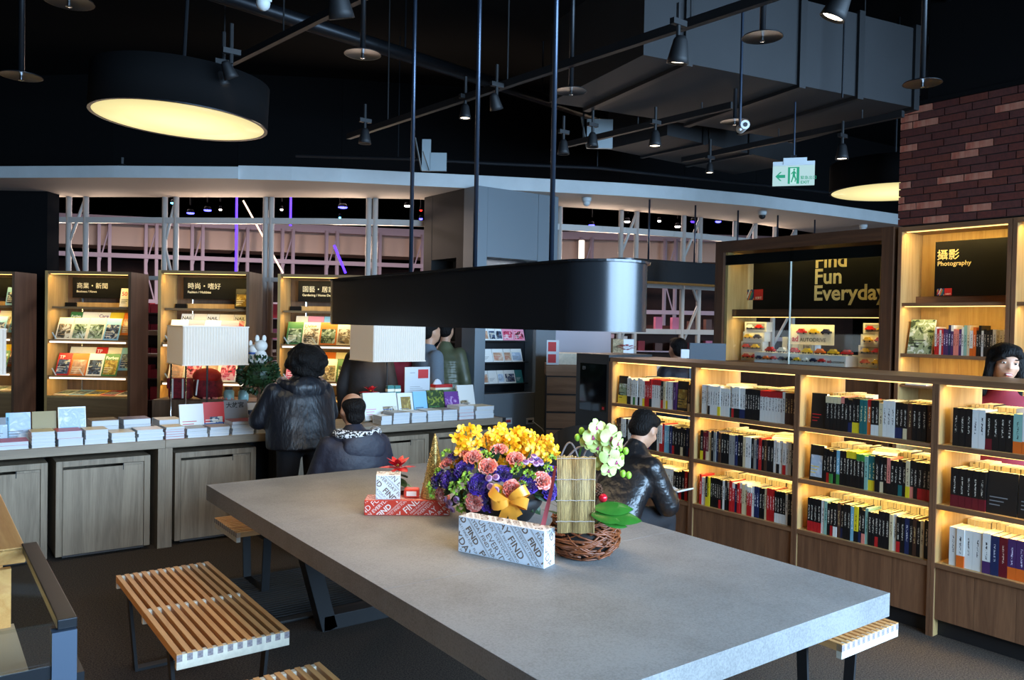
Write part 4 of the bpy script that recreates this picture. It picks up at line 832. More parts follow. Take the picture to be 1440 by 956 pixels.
# ------------------------------------------------------------------ grey column with card display
CF = 7.2; cx0, cxa, cxb, cx1 = pY(671, 300, CF).x, pY(686, 300, CF).x, pY(757, 300, CF).x, pY(785, 300, CF).x; cyb = 8.32
rz0, rz1 = pY(720, 553, CF).z, pY(700, 362, CF).z; shaded_panel = mat('column_laminate_shaded', (26, 25, 25), .7)  # left face's shade put into a darker copy of the column laminate
C_ = struct(MB().box(cx0 + .3, cx1, CF + .26, cyb, 0, 3.2).build('wall_column', grey_panel))
MB().box(cx0, cxa - .003, CF, CF + .26, 0, 3.2).build('front_pilaster', grey_panel, C_); MB().box(cxb + .003, cx1, CF, CF + .26, 0, 3.2).build('front_pilaster', grey_panel, C_)
MB().box(cxa, cxb, CF + .002, CF + .26, rz1, 3.2).build('upper_panel', grey_panel, C_); MB().box(cxa, cxb, CF + .002, CF + .26, 0, rz0).build('lower_panel', grey_panel, C_)
MB().box(cx0, cx0 + .3, CF + .261, CF + .4, 0, 3.2).build('side_pilaster', shaded_panel, C_); MB().box(cx0, cx0 + .3, cyb - .18, cyb, 0, 3.2).build('side_pilaster', shaded_panel, C_); MB().box(cx0 + .002, cx0 + .3, CF + .4, cyb - .18, 2.45, 3.2).build('side_panel', shaded_panel, C_); MB().box(cx0 + .002, cx0 + .3, CF + .4, cyb - .18, 0, .6).build('side_panel', shaded_panel, C_)
for k in range(5): MB().box(cx0 + .03, cx0 + .3, CF + .4, cyb - .18, .9 + k * .3, .92 + k * .3).build('side_shelf', black, C_)
MB().box(cxa, cxb, CF + .2, CF + .259, rz0, rz1).build('recess_back', steel_dark, C_)
cr_ = random.Random(3); wid = cxb - cxa
for k, z in enumerate((1.06, 1.30, 1.54, 1.78, 2.02)):
    MB().box(cxa + .01, cxb - .06, CF + .05, CF + .19, z - .012, z).build('card_shelf', black, C_); x = cxa + .012; n = 0
    while x < cxb - .17:
        w = cr_.choice((.09, .1, .12, .15)); n += 1
        sp = cr_.choice([('white', None, 'black', 'ice', 'grey'), ('cream', None, 'black', 'home', 'grey'), ('white', None, 'red', 'portrait', 'red'), ('teal', None, 'white', None, 'white'), ('white', None, 'navy', 'city', 'grey'), ('cream', None, 'brown', None, 'grey'), ('pink', None, 'white', 'fashion', 'white'), ('white', None, 'black', None, 'grey')])
        kk = (sp, w, 'card')
        if kk not in _mc: _mc[kk] = cover_mesh(w, .15, .004, *sp)
        o = put('greeting_card', _mc[kk]); o.matrix_world = Matrix.Translation((x, CF + .075, z)) @ Matrix.Rotation(math.radians(-18), 4, 'X'); tag(o, f'{sp[0]} card, {nth(n)} from left, {nth(k + 1)} row from below in the grey column', 'card', 'cards displayed in the column'); x += w + .004
area('column_led', ((cxa + cxb) / 2, CF + .04, rz1 - .02), wid - .1, 7, (.9, .95, 1), (0, .12, -1), .03)
for px, m_, lab in ((714, red, 'wall socket plate with red insert low on the grey column'), (745, black, 'wall socket with black plug and white cable on the grey column')):
    q = pY(px, 592, CF); t = thing('wall_socket', lab, 'socket', (q.x, CF, q.z)); MB().box(-.055, .055, -.008, 0.002, -.035, .035).build('plate', paper_white, t, bevel=.002); MB().box(-.03, .03, -.016, -.008, -.014, .014).build('insert', m_, t)
q = pY(745, 592, CF); tag(MB().tube([(q.x + .02, CF - .02, q.z), (q.x + .15, CF - .03, q.z - .09), (q.x + .3, CF - .05, q.z - .28), (q.x + .42, CF - .06, q.z - .62), (q.x + .5, CF - .1, .006)], .006, 6).build('power_cable', paper_white), 'white power cable hanging from the column socket', 'cable')
# wooden drawer unit and pale partition beyond
a, b2 = pd(770, 500, 8.6), pd(880, 500, 8.6); dvec = (b2 - a); L = dvec.length; t = thing('drawer_unit', 'brown wooden drawer unit between the grey column and black panel', 'drawers', (a.x, a.y, 0), VIEWROT)
MB().box(0, L, .02, .5, 0.25, 1.18).build('carcass', black, t); MB().box(-.01, L, 0, .5, 1.18, 1.3).build('top', oak_x, t)
for z0, z1 in ((.3, .6), (.62, .78), (.8, .97), (.99, 1.165)): MB().box(0, L, 0, .02, z0, z1).build('drawer_front', oak_x, t)
MB().box(.05, L, .05, .4, 1.3, 1.42).build('tray', pale_wood, t)
c = pd(768, 530, 8.55); q = thing('red_notice', 'red and white notice standing on the drawer unit', 'sign', (c.x, c.y, 1.301), VIEWROT); MB().box(0, .13, -.005, .0, 0, .26).build('board', paper_white, q); MB().box(.015, .1, -.007, -.0051, .14, .24).build('print', red, q); MB().box(.015, .1, -.007, -.0051, .02, .11).build('print', red, q)
a = pd(770, 500, 9.6); tag(MB().box(0, .75, 0, .06, 0, 1.82).build('partition', mat('lilac_panel', (188, 182, 190), .7), None, loc=(a.x, a.y, 0), rz=VIEWROT), 'pale lilac partition panel behind the drawer unit', 'partition')
for px, py, lab, dep, wv, hh in ((1000, 487, 'dark grey counter screen behind the low bookcase', 7.4, .33, 1.5),):
    a = pd(970, 500, dep); t = thing('cash_desk_screen', lab, 'screen', (a.x, a.y, 0), VIEWROT); MB().box(0, wv, 0, .05, 0, 1.58).build('panel', mat('slate_panel', (60, 70, 80), .6), t); MB().box(-.08, -.005, 0, .02, 1.44, 1.52).build('label', paper_white, t)
a = pd(862, 480, 7.6); t = thing('gift_basket', 'woven gift box with white tag standing behind the bookcase', 'box', (a.x, a.y, 0), VIEWROT); MB().box(0, .1, 0, .15, 0, 1.6).build('stand', mat('woven', (196, 170, 130), .8, var=(60, .5)), t); MB().box(.1, .2, 0.02, .1, 0, 1.6).build('tag_board', paper_white, t); gb_ = t

# ------------------------------------------------------------------ glass vitrine counter at the left photo edge
V = thing('vitrine_counter', 'honey oak counter with glass case and black frame, nearest at left', 'counter', (0, 0, 0)); vx, vy0, vy1, vz = .30, 2.14, 2.9, 1.0
MB().box(-1.4, vx - .02, vy1, 5.0, vz - .05, vz).build('wood_top', honey, V, bevel=.003); MB().box(-1.3, vx - .08, vy1, 4.9, 0, vz - .05).build('wood_body', honey, V)
MB().box(vx - .028, vx + .014, vy0, vy1 + .03, vz - .02, vz + .004).build('top_bar', steel_dark, V, bevel=.002); MB().box(vx - .04, vx + .012, vy0 - .012, vy0 + .02, 0, vz - .0205).build('corner_post', mat('blue_steel', (70, 82, 98), .4, .3), V)
MB().box(vx + .013, vx + .03, vy0, vy0 + .3, 0, vz - .13).build('side_plate', steel_dark, V)
MB().box(-1.3, vx - .04, vy0, vy0 + .008, .3, vz - .0).build('glass_front', glass, V); MB().box(-1.3, vx - .029, vy0 + .008, vy1, vz - .008, vz).build('glass_top', glass, V); MB().box(-1.3, vx - .05, vy0 + .02, vy1, vz - .26, vz - .235).build('shelf', mat('vitrine_shelf', (190, 170, 140), .5), V); MB().box(-1.3, vx - .02, vy0 - .004, vy0 + .0, vz - .13, vz - .1).build('front_bar', steel_dark, V); MB().box(-1.3, vx - .05, vy0 + .03, vy1, 0, .3).build('plinth', steel_dark, V)
MB().box(-1.3, vx - .06, vy1 - .03, vy1 - .001, .3, vz - .055).build('inner_back', honey, V)
# ------------------------------------------------------------------ book stacks on the counter
def lying_mesh(c, w, dp, t):
    k = ('ly', c, round(w, 3), round(dp, 3), round(t, 4))
    if k not in _bk:
        b = MB(); e = .0014; b.box(-w/2, w/2, -dp/2, dp/2, 0, e, 0); b.box(-w/2, w/2, -dp/2, dp/2, t - e, t - .0003, 0); b.box(-w/2, w/2, dp/2 - e, dp/2, e, t - e, 0); b.box(-w/2 + .003, w/2 - .003, -dp/2 + .003, dp/2 - e, e, t - e, 1)
        _bk[k] = b.mesh('stacked_book', [SPM[c], paper_white]); return _bk[k]
    return _bk[k]
rs = random.Random(33)
def stack(px0, px1, pyt, pyb, y, cols, lab, base=None):
    a, b2 = pY(px0, pyb, y), pY(px1, pyb, y); w = b2.x - a.x - .006; zt = pY((px0 + px1) / 2, pyt, y).z; z = CZ if base is None else base; n = len(cols); t = max((zt - z) / n, .008); dp = min(max(w * 1.3, .17), .21)
    for i, c in enumerate(cols):
        o = put('stacked_book', lying_mesh(c, w, dp, t), None, ((a.x + b2.x) / 2 + rs.uniform(-.004, .004), y + dp / 2, z), (0, 0, rs.uniform(-.03, .03))); z += t
        pos = 'top book' if i == n - 1 else 'bottom book' if i == 0 else f'{nth(i + 1)} lowest book'
        tag(o, f'{SP[c][0]}-covered {pos} of {lab}', 'book', 'books stacked on the counter')
Lc = 'stack from left, left counter front'
Lft = [(-30, 41, 622, 637, 'wr'), (43, 78, 607, 633, 'wwwwc'), (80, 117, 606, 630, 'wr'), (119, 153, 604, 626, 'wwc'), (156, 191, 608, 623, 'wwc'), (193, 231, 604, 620, 'www'), (233, 261, 600, 617, 'srsrc'), (263, 293, 602, 616, 'wwg'), (295, 324, 600, 614, 'wwg'), (326, 358, 592, 611, 'wwwm'), (360, 384, 588, 609, 'wwr')]
for i, (a, b2, c, d, cols) in enumerate(Lft): stack(a, b2, c, d, 6.38, cols, f'the {nth(i + 1)} {Lc}')
for i, (a, b2, c, d, cols) in enumerate([(128, 168, 591, 609, 'wwn'), (173, 213, 589, 607, 'wwb'), (222, 256, 590, 604, 'ww')]): stack(a, b2, c, d, 6.66, cols, f'the {nth(i + 1)} second-row stack on the left counter')
for i, (a, b2, c, d, cols) in enumerate([(536, 552, 585, 594, 'ww'), (553, 577, 580, 593, 'wwwg'), (578, 600, 580, 592, 'www'), (601, 622, 577, 590, 'wwww'), (623, 644, 576, 588, 'wwwg'), (645, 667, 571, 586, 'srsw'), (669, 695, 571, 584, 'wwc')]): stack(a, b2, c, d, 6.40, cols, f'the {nth(i + 1)} stack from left on the right counter')
def stand_book(px0, px1, pyt, y, spec, lab, lean=-14, th=.022, rz=0, zb=None):
    zb = zb or CZ; a, b2 = pY(px0, 590, y), pY(px1, 590, y); w = b2.x - a.x; zt = pY((px0 + px1) / 2, pyt, y).z; zb += th * math.sin(math.radians(-lean)) + .0005; h = (zt - zb) / math.cos(math.radians(lean)); o = put('face_out_book', cover_mesh(w, h, th, *spec))
    o.matrix_world = Matrix.Translation((a.x, y, zb)) @ Matrix.Rotation(rz, 4, 'Z') @ Matrix.Rotation(math.radians(lean), 4, 'X'); tag(o, lab, 'book', 'books standing on the counter')
full = (.0, 1, .0, 1)
stand_book(-14, 13, 588, 6.64, ('grey', None, 'black', 'ice', 'grey'), 'grey patterned book standing at the left photo edge')
stand_book(9, 44, 581, 6.64, ('sky', None, 'navy', 'ice', 'grey', None, (.15, 1, 0, 1)), 'pale blue face-out book with dark corner lettering')
stand_book(46, 80, 579, 6.66, ('olive', None, 'white', None, 'white'), 'olive gold face-out book with white brush lettering', -12)
stand_book(83, 122, 573, 6.62, ('white', None, 'pink', 'ice', 'sky', None, (.03, .97, .02, .95)), 'large icy white face-out book in the left counter row')
stand_book(254, 288, 569, 6.62, ('white', None, 'red', 'ice', 'red', None, (.0, 1, 0, .25)), 'white face-out book with red lettering beside the lamp post')
stand_book(287, 317, 566, 6.63, ('red', None, 'white', 'city', 'white', 'blue', (.3, .9, .3, .5)), 'red and blue face-out book right of the white one', -12)
stand_book(317, 350, 563, 6.63, ('grey', '大故宮', 'black', 'home', 'grey', None, (0, 1, 0, .3)), 'grey face-out book with black brush lettering', -12)
stand_book(349, 366, 567, 6.66, ('white', None, 'black', 'city', 'grey'), 'white face-out book with blue picture by the standing woman')
stand_book(514, 538, 553, 6.64, ('white', None, 'red', None, 'pink'), 'white face-out book with small red marks by the bald man', -16, .05)
stand_book(538, 561, 553, 6.64, ('white', None, 'blue', 'home', 'blue', None, (.1, .95, .05, .5)), 'white face-out book with blue dot and pictures', -16)
stand_book(562, 583, 553, 6.64, ('white', None, 'black', 'gold', 'grey', None, (.2, .85, .35, .85)), 'white face-out book with a big yellow circle', -14)
stand_book(584, 603, 551, 6.64, ('sky', None, 'navy', None, 'navy', 'brown'), 'sky blue face-out book with dark lower edge', -14)
stand_book(604, 627, 549, 6.64, ('black', None, 'white', 'night', 'green', None, full), 'dark green glowing face-out book on the right counter', -14)
stand_book(628, 648, 551, 6.64, ('purple', None, 'white', 'violet', 'purple', None, (0, 1, 0, .8)), 'purple face-out book on the right counter', -14)
stand_book(647, 670, 542, 6.64, ('white', None, 'olive', 'home', 'grey', 'olive', (.1, .6, .3, .5)), 'tall white and yellow-green face-out book at the right counter end', -14)
# small sign, boxes and plants at the back of the counter
a, b2 = pY(569, 560, 6.82), pY(604, 560, 6.82); zt = pY(586, 516, 6.82).z; t = thing('counter_sign', 'white printed sign with red square standing on the right counter', 'sign', (a.x, 6.82, CZ)); w_ = b2.x - a.x; h_ = zt - CZ
MB().box(0, w_, 0, .008, 0, h_).build('board', paper_white, t); MB().box(w_ * .52, w_ * .93, -.002, -.0004, h_ * .77, h_ * .95).build('red_square', red, t); ln_ = MB()
for k in range(4): ln_.box(w_ * .2, w_ * (.6 + .1 * (k % 3)), -.0015, -.0004, h_ * (.6 - k * .035), h_ * (.607 - k * .035))
ln_.box(w_ * .2, w_ * .4, -.0015, -.0004, h_ * .88, h_ * .89); ln_.build('print', INK['grey'], t)['kind'] = 'stuff'; MB().box(w_ * .05, w_ * .95, -.002, -.0004, h_ * .22, h_ * .45).build('picture', INK['sky'], t)
for px0, px1, pyt, m_, lab in ((537, 546, 541, INK['teal'], 'left teal green gift carton behind the standing books'), (547, 555, 541, INK['teal'], 'right teal green gift carton behind the standing books'), (612, 636, 541, red, 'red gift box leaning behind the green book'), (616, 640, 548, INK['green'], 'green gift box behind the purple book')):
    a, b2 = pY(px0, 570, 6.85), pY(px1, 570, 6.85); zt = pY(px0, pyt, 6.85).z; t = thing('gift_carton', lab, 'box', ((a.x + b2.x) / 2, 6.735 if m_ is INK['teal'] else 6.85 if m_ is red else 6.74, CZ)); gd_ = .045 if m_ is INK['teal'] else .1; w_ = (b2.x - a.x) / 2; MB().box(-w_, w_, 0, gd_, 0, zt - CZ).build('carton', m_, t, bevel=.002); MB().box(-w_ - .001, w_ + .001, -.001, gd_ + .001, (zt - CZ) * .82, (zt - CZ) * .9).build('ribbon', INK['cream'], t)
def leafshape(L, W, n=5, bend=.25, fold=.12, blunt=False):
    """pointed leaf along +x, curving down"""
    b = MB(); vs = []
    for i in range(n + 1):
        u = i / n; w = W * (math.sin(PI * min(1, u * .92 + .08)) ** .8 if not blunt else max(.22, 1 - ((u - .62) / .6) ** 2) if u < .98 else W * .0 + .45); z = bend * L * (u - u * u * 1.6)
        vs += [(u * L, -w / 2, z - fold * w), (u * L, 0, z), (u * L, w / 2, z - fold * w)]
    b.add(vs, [f for i in range(n) for f in ((i*3, i*3+3, i*3+4, i*3+1), (i*3+1, i*3+4, i*3+5, i*3+2))]); return b
red_leaf = mat('poinsettia_red', (206, 26, 40), .45, var=(30, .25)); bract_me = leafshape(.1, .05).mesh('bract', red_leaf, True); gleaf_me = leafshape(.11, .06).mesh('leaf', leaf_green, True); dleaf_me = leafshape(.11, .06).mesh('leaf', leaf_dark, True)
rf0 = random.Random(11)
def poinsettia(loc, lab, s=1.0, potm=None, stem=.12):
    t = thing('poinsettia', lab, 'plant', loc); MB().lathe([(.045 * s, 0), (.06 * s, .1 * s), (.055 * s, .1 * s), (0, .09 * s)], 16).build('pot', potm or INK['brown'], t, True); zc = .1 * s + stem
    MB().tube([(0, 0, .08 * s), (.01, 0, zc)], .004, 6).build('stem', leaf_green, t)
    for k in range(14): a = 2 * PI * k / 7 + .2 + .45 * (k // 7); put('bract', bract_me, t, (0, 0, zc + .008 * (k // 7)), (rf0.uniform(-.3, .3), (-.15, -.75)[k // 7] + rf0.uniform(-.15, .15), a), s * (1.05, .8)[k // 7])
    for k in range(6): a = 2 * PI * k / 6 + .5; put('leaf', gleaf_me if k % 2 else dleaf_me, t, (0, 0, zc - .03 - .02 * (k % 3)), (0, .25, a), s * .95)
    MB().ell((0, 0, zc + .02), .012, 8, 6).build('flower_eye', INK['yellow'], t)
q = pY(524, 560, 6.9); poinsettia((q.x, 6.95, CZ), 'red poinsettia on the counter behind the white books', 1.0, None, .14)
for k in range(9): a_ = k * .7; put('bract', bract_me, gb_, (.12 + .03 * math.cos(a_), -.06, 1.52 + .02 * math.sin(a_)), (0, -.3, a_), .75)
# brown plinth with red bags, trolley, jars and ornaments behind the left counter
a = pd(214, 560, 7.75); t = thing('display_plinth', 'dark brown plinth behind the counter carrying red bags', 'plinth', (a.x, a.y, 0), VIEWROT); MB().box(0, 1.0, 0, .4, 0, .93).build('body', rack_side, t)
FR = Matrix.Rotation(VIEWROT, 3, 'Z')
def on_plinth(x, y): return Vector((a.x, a.y, .93)) + FR @ Vector((x, y, 0))
plaid = mat('plaid_red', (150, 28, 40), .8, var=(26, .5)); redcloth = mat('red_cloth', (214, 44, 30), .75, var=(12, .25)); strapm = mat('strap_white', (225, 222, 214), .6)
t = thing('plaid_bag', 'dark red plaid satchel with white straps on the brown plinth', 'bag', on_plinth(.1, .1), VIEWROT); MB().box(0, .22, 0, .12, 0, .2).build('body', plaid, t, bevel=.03); MB().box(-.002, .222, -.012, .1, .1, .205).build('flap', plaid, t, bevel=.01)
for x in (.05, .15): MB().box(x, x + .016, -.016, -.0125, .01, .2).build('strap', strapm, t)
t = thing('red_backpack', 'bright red and dark red backpack behind the chrome trolley handle', 'bag', on_plinth(.48, .15), VIEWROT); MB().lathe([(.05, 0), (.13, .03), (.14, .15), (.11, .24), (.03, .28), (0, .28)], 16).build('body', plaid, t, True); MB().ell((0, -.03, .23), (.14, .11, .08), 14, 8).build('flap', redcloth, t, True); MB().tube([(-.05, -.13, .2), (-.06, -.15, .05)], .008, 6).build('strap', strapm, t)
q = on_plinth(.3, -.12); t = thing('luggage_trolley', 'folding luggage trolley with chrome tubes and black grip behind the counter', 'trolley', (q.x, q.y, 0), VIEWROT)
for x in (-.07, .07): MB().tube([(x, 0, .05), (x, 0, 1.36)], .009, 8).build('tube', chrome, t, True)
MB().tube([(-.08, 0, 1.35), (-.06, 0, 1.385), (.06, 0, 1.385), (.08, 0, 1.35)], .016, 8).build('grip', black, t, True); MB().box(-.12, .12, -.02, .2, .04, .06).build('foot_plate', steel_dark, t)
for x in (-.1, .1): MB().tube([(x - .012, .02, .05), (x + .012, .02, .05)], .05, 12).build('wheel', black, t)
jarglass = mat('jar_glass', (150, 190, 190), .1, spec=.6)
for k, x in enumerate((.72, .86)):
    t = thing('glass_jar', ('left' if not k else 'right') + ' small glass jar with metal lid on the brown plinth', 'jar', on_plinth(x, .05), VIEWROT); MB().lathe([(.045, 0), (.05, .02), (.05, .09), (.035, .105), (.035, .11), (0, .11)], 14).build('body', jarglass, t, True); MB().lathe([(.037, .108), (.037, .135), (0, .135)], 14).build('lid', INK['brown'], t)
t = thing('pebble_tray', 'tray of salmon coloured sweets in front of the jars', 'tray', on_plinth(.62, .03), VIEWROT); MB().box(-.15, .15, -.03, .03, 0, .015).build('tray', rack_side, t); b = MB()
for k in range(30): b.ell((rs.uniform(-.14, .14), rs.uniform(-.025, .025), .022), .011, 6, 4)
b.build('sweets', SPM['s'], t)['kind'] = 'stuff'
# topiary in front of the post, two white animal ornaments in it
q = pd(363, 560, 7.5); topz = 1.21; t = thing('potted_topiary', 'small round topiary bush in pot behind the counter', 'plant', (q.x, q.y, 0)); MB().lathe([(.1, .0), (.13, .75), (.0, .75)], 16).build('pot', rack_side, t, True); MB().tube([(0, 0, .75), (0, 0, 1.15)], .012, 6).build('stem', INK['brown'], t); b = MB(); rt = random.Random(2); lf = leafshape(.045, .025, 3)
for k in range(420):
    d_ = Vector((rt.gauss(0, 1), rt.gauss(0, 1), rt.gauss(0, .75))).normalized(); M = Matrix.Translation(Vector((0, 0, topz)) + d_ * .16 * Vector((1, 1, .75)).dot(Vector((abs(d_.x), abs(d_.y), abs(d_.z)))) ** .0) @ d_.to_track_quat('X', 'Z').to_matrix().to_4x4() @ Matrix.Rotation(rt.uniform(0, 6), 4, 'X'); b.add([M @ Vector(v) for v in lf.v], lf.f)
b.ell((0, 0, topz), (.15, .15, .12), 14, 10); o = b.build('foliage', leaf_dark, t); o['kind'] = 'stuff'
orn = mat('ornament_white', (226, 222, 214), .6); scarf = mat('scarf_blue', (60, 90, 150), .6)
for k, (px, s) in enumerate(((356, .9), (366, 1.1))):
    u = pd(px, 520, 7.5); t = thing('animal_ornament', ('smaller white plush ornament with blue scarf' if not k else 'larger white eared plush ornament') + ' sitting on the topiary', 'ornament', (u.x, u.y, 1.295)); MB().ell((0, 0, .06 * s), (.06 * s, .055 * s, .075 * s), 14, 10).build('body', orn, t, True); h_ = MB().ell((0, -.01, .165 * s), (.055 * s, .05 * s, .05 * s), 14, 10).build('head', orn, t, True)
    for sx in (-1, 1): MB().ell((sx * .03 * s, 0, .225 * s), (.02 * s, .014 * s, .032 * s), 10, 8).build('ear', orn, h_, True)
    if not k: MB().lathe([(.05 * s, .115 * s), (.056 * s, .125 * s), (.05 * s, .135 * s)], 14).build('scarf', scarf, t)

# ------------------------------------------------------------------ gifts on the table
wrap_white = mat('wrap_white', (226, 230, 236), .35); wrap_red = mat('wrap_red', (206, 62, 44), .35); ink_gold = mat('wrap_ink', (118, 98, 84), .5); ink_white = mat('wrap_ink_white', (240, 226, 218), .5)
WORDS = [('FIND FUN EVERYDAY', .03, 0), ('EVERYDAY! FIND FUN', .017, 0), ('FIND FUN EVERYDAY FIND', .012, 0), ('EVERYDAY FIND', .036, .012), ('FUN EVERYDAY! FIND FUN', .014, 0), ('FIND', .03, .03), ('FUN EVERYDAY FIND FUN', .02, .01)]
def gift(loc, rz, L, D, h, wm, im, lab, ang, seed, name='gift_box'):
    """corner-based wrapped box: front face along +x, facing -y"""
    t = thing(name, lab, 'gift box', loc, rz); MB().box(0, L, 0, D, 0, h).build('wrapped_box', wm, t, bevel=.0025); rg = random.Random(seed)
    for face, w, hh, M in (('front_print', L, h, frame((0, -.0006, 0), (1, 0, 0), (0, 0, 1))), ('top_print', L, D, frame((0, 0, h + .0006), (1, 0, 0), (0, 1, 0))), ('end_print', D, h, frame((L + .0006, 0, 0), (0, 1, 0), (0, 0, 1)))):
        b = MB(); off = -.25 - w * .2; k = rg.randrange(7); ca, sa = math.cos(ang), math.sin(ang); nx, ny = -sa, ca; lim = (abs(w * nx) + abs(hh * ny))
        s0 = min(0, w * nx) + min(0, hh * ny) - .02; s1 = s0 + lim + .04
        while s0 < s1:
            body, sz, bd = WORDS[k % 7]; k += 1; st = (min(0, w * ca) + min(0, hh * sa)) - rg.uniform(0, .08); body = body if len(body) > 5 else body + '  ' + body + '   ' + body
            o = Vector((ca * st + nx * s0, sa * st + ny * s0, 0)); C = Matrix.Translation(o) @ Matrix.Rotation(ang, 4, 'Z'); e = .004
            b.text((body + '  ') * 3, sz * 1.25, M, 0, bd, 'LEFT', (C, e, w - e, e, hh - e)); s0 += sz * 1.12 + .004
            if rg.random() < .35:
                for q_ in range(2):
                    P4 = [Vector((u, v, 0)) for u, v in ((0, 0), (1, 0), (1, .0012), (0, .0012))]; vs, fs = clip_geo([C @ Matrix.Translation((0, sz * 1.15 + q_ * .004, 0)) @ v for v in P4], [(0, 1, 2, 3)], e, w - e, e, hh - e); b.add([M @ v for v in vs], fs)
                s0 += .009
        b.build(face, im, t)
    return t
p0, p1 = pz(644, 775, TZ), pz(765, 800, TZ); gift((p0.x, p0.y, TZ), math.atan2(p1.y - p0.y, p1.x - p0.x), (p1 - p0).length, .085, .152, wrap_white, ink_gold, 'long white gift box printed FIND FUN EVERYDAY before the flowers', -math.radians(52), 3)
p0, p1 = pz(512, 724.5, TZ), pz(632, 725, TZ); rr_ = math.atan2(p1.y - p0.y, p1.x - p0.x); RL = (p1 - p0).length; gift((p0.x, p0.y, TZ), rr_, RL, .135, .076, wrap_red, ink_white, 'long flat red gift box printed FIND FUN EVERYDAY', math.radians(42), 5)
RB = Matrix.Translation((p0.x, p0.y, TZ)) @ Matrix.Rotation(rr_, 4, 'Z')
q = RB @ Vector((.055, .012, .0775)); gift(q, rr_ + .06, .122, .11, .122, wrap_white, ink_gold, 'white cube gift box standing on the red gift box', -math.radians(45), 9)
q = RB @ Vector((.192, .05, .0775)); t = thing('small_gift', 'small red patterned packet with white label on the red box', 'gift box', q, rr_); MB().box(0, .078, 0, .06, 0, .045).build('packet', wrap_red, t, bevel=.008); MB().box(.014, .064, -.002, -.0002, .01, .034).build('label', INK['white'], t)
q = RB @ Vector((.15, .19, -.0)); poinsettia((q.x, q.y, TZ), 'red poinsettia on the table behind the white cube box', .95, mat('pot_maroon', (90, 26, 44), .5), .11)
# gold glitter cone
m_, nt_, b_ = _mat('gold_glitter'); L_ = nt_.links.new; vo = N(nt_, 'ShaderNodeTexVoronoi', i_Scale=260.0); tc = N(nt_, 'ShaderNodeTexCoord'); L_(tc.outputs['Object'], vo.inputs['Vector']); rmp = N(nt_, 'ShaderNodeValToRGB'); sx_ = N(nt_, 'ShaderNodeSeparateColor'); L_(vo.outputs['Color'], sx_.inputs[0]); L_(sx_.outputs[0], rmp.inputs[0])
rmp.color_ramp.elements[0].color = lin((96, 78, 34)); rmp.color_ramp.elements[1].color = lin((240, 222, 150)); L_(rmp.outputs[0], b_.inputs['Base Color']); b_.inputs['Metallic'].default_value = .75; b_.inputs['Roughness'].default_value = .35; nb = N(nt_, 'ShaderNodeBump', i_Strength=.9, i_Distance=.004); L_(sx_.outputs[1], nb.inputs['Height']); L_(nb.outputs[0], b_.inputs['Normal']); glitter = m_
q = RB @ Vector((.345, .072, .0775)); t = thing('glitter_cone', 'gold glitter cone tree standing on the red gift box', 'ornament', q); MB().lathe([(.068, 0), (.07, .006), (.05, .1), (.03, .2), (.012, .29), (.003, .325), (0, .328)], 28).build('cone', glitter, t, True); b = MB(); rg = random.Random(1)
for k in range(110):
    u = rg.random(); r = .07 * (1 - u) + .004; a_ = rg.uniform(0, 2 * PI); b.ell((r * math.cos(a_), r * math.sin(a_), u * .31 + .005), .0028, 5, 4)
b.build('beads', mat('gold_bead', (236, 214, 150), .2, .8), t)['kind'] = 'stuff'

# ------------------------------------------------------------------ flower arrangement
FC = pz(702, 741, TZ); FC = Vector((FC.x + .07, FC.y + .09, TZ)); Fl = thing('flower_arrangement', 'big flower arrangement of yellow orchids, pink carnations and purple blooms', 'flowers', FC)
MB().lathe([(.11, 0), (.15, .02), (.2, .09), (.215, .13), (.19, .14), (0, .1)], 24).build('bowl', black, Fl, True)
ccol = lambda n, c, v=.25, s=40: mat(n, c, .55, var=(s, v), sheen=.2)
def ruffle(R, n, layers, mats, seed, pet=.5, tilt=1.0):
    """ball of frilled petals"""
    rg = random.Random(seed); b = MB()
    for l in range(layers):
        rad = R * (1 - .62 * l / layers); k = max(5, int(n * (1 - .5 * l / layers))); el = .1 + 1.35 * l / layers * tilt
        for i in range(k):
            a = 2 * PI * (i + rg.random() * .5) / k; d = Vector((math.cos(a) * math.cos(el), math.sin(a) * math.cos(el), math.sin(el))); s = d.cross(Vector((0, 0, 1)));
            if s.length < .1: s = Vector((1, 0, 0))
            s.normalize(); u = s.cross(d); wd = R * pet * rg.uniform(.8, 1.1); rim = []; base = d * R * .15
            for j in range(5):
                v = (j / 4 - .5) * 2; rim.append(d * (rad * (1.02 - .12 * v * v) + R * .05 * rg.uniform(-1, 1)) + s * wd * v + u * R * (.14 * (1 if j % 2 else -1) + .12))
            mid = [base * .6 + r_ * .55 + u * R * .02 for r_ in rim]; o = len(b.v); b.add([base] + mid + rim, [(0, j + 1, j + 2) for j in range(4)] + [(j + 1, j + 6, j + 7, j + 2) for j in range(4)], rg.randrange(len(mats)))
    return b.mesh('bloom', mats, True)
carn = ruffle(.042, 12, 6, [ccol('carnation', (255, 132, 116), .15), ccol('carnation_pale', (255, 190, 178), .1)], 3); liz = ruffle(.048, 9, 6, [ccol('lisianthus', (92, 48, 190)), ccol('lisianthus_deep', (60, 26, 132))], 5, .62); lizp = ruffle(.03, 7, 4, [ccol('lilac_bloom', (150, 110, 190))], 8)
def button(): b = MB(); b.lathe([(.0, -.006), (.013, -.002), (.016, .004), (.011, .009)], 14, m=0); b.lathe([(.011, .009), (.008, .011), (.0, .009)], 14, m=1); return b.mesh('button_mum', [ccol('mum_mauve', (206, 164, 214), .1), ccol('mum_eye', (112, 60, 120), .1)], True)
mum = button(); gm = ccol('bupleurum', (150, 196, 50), .3, 60)
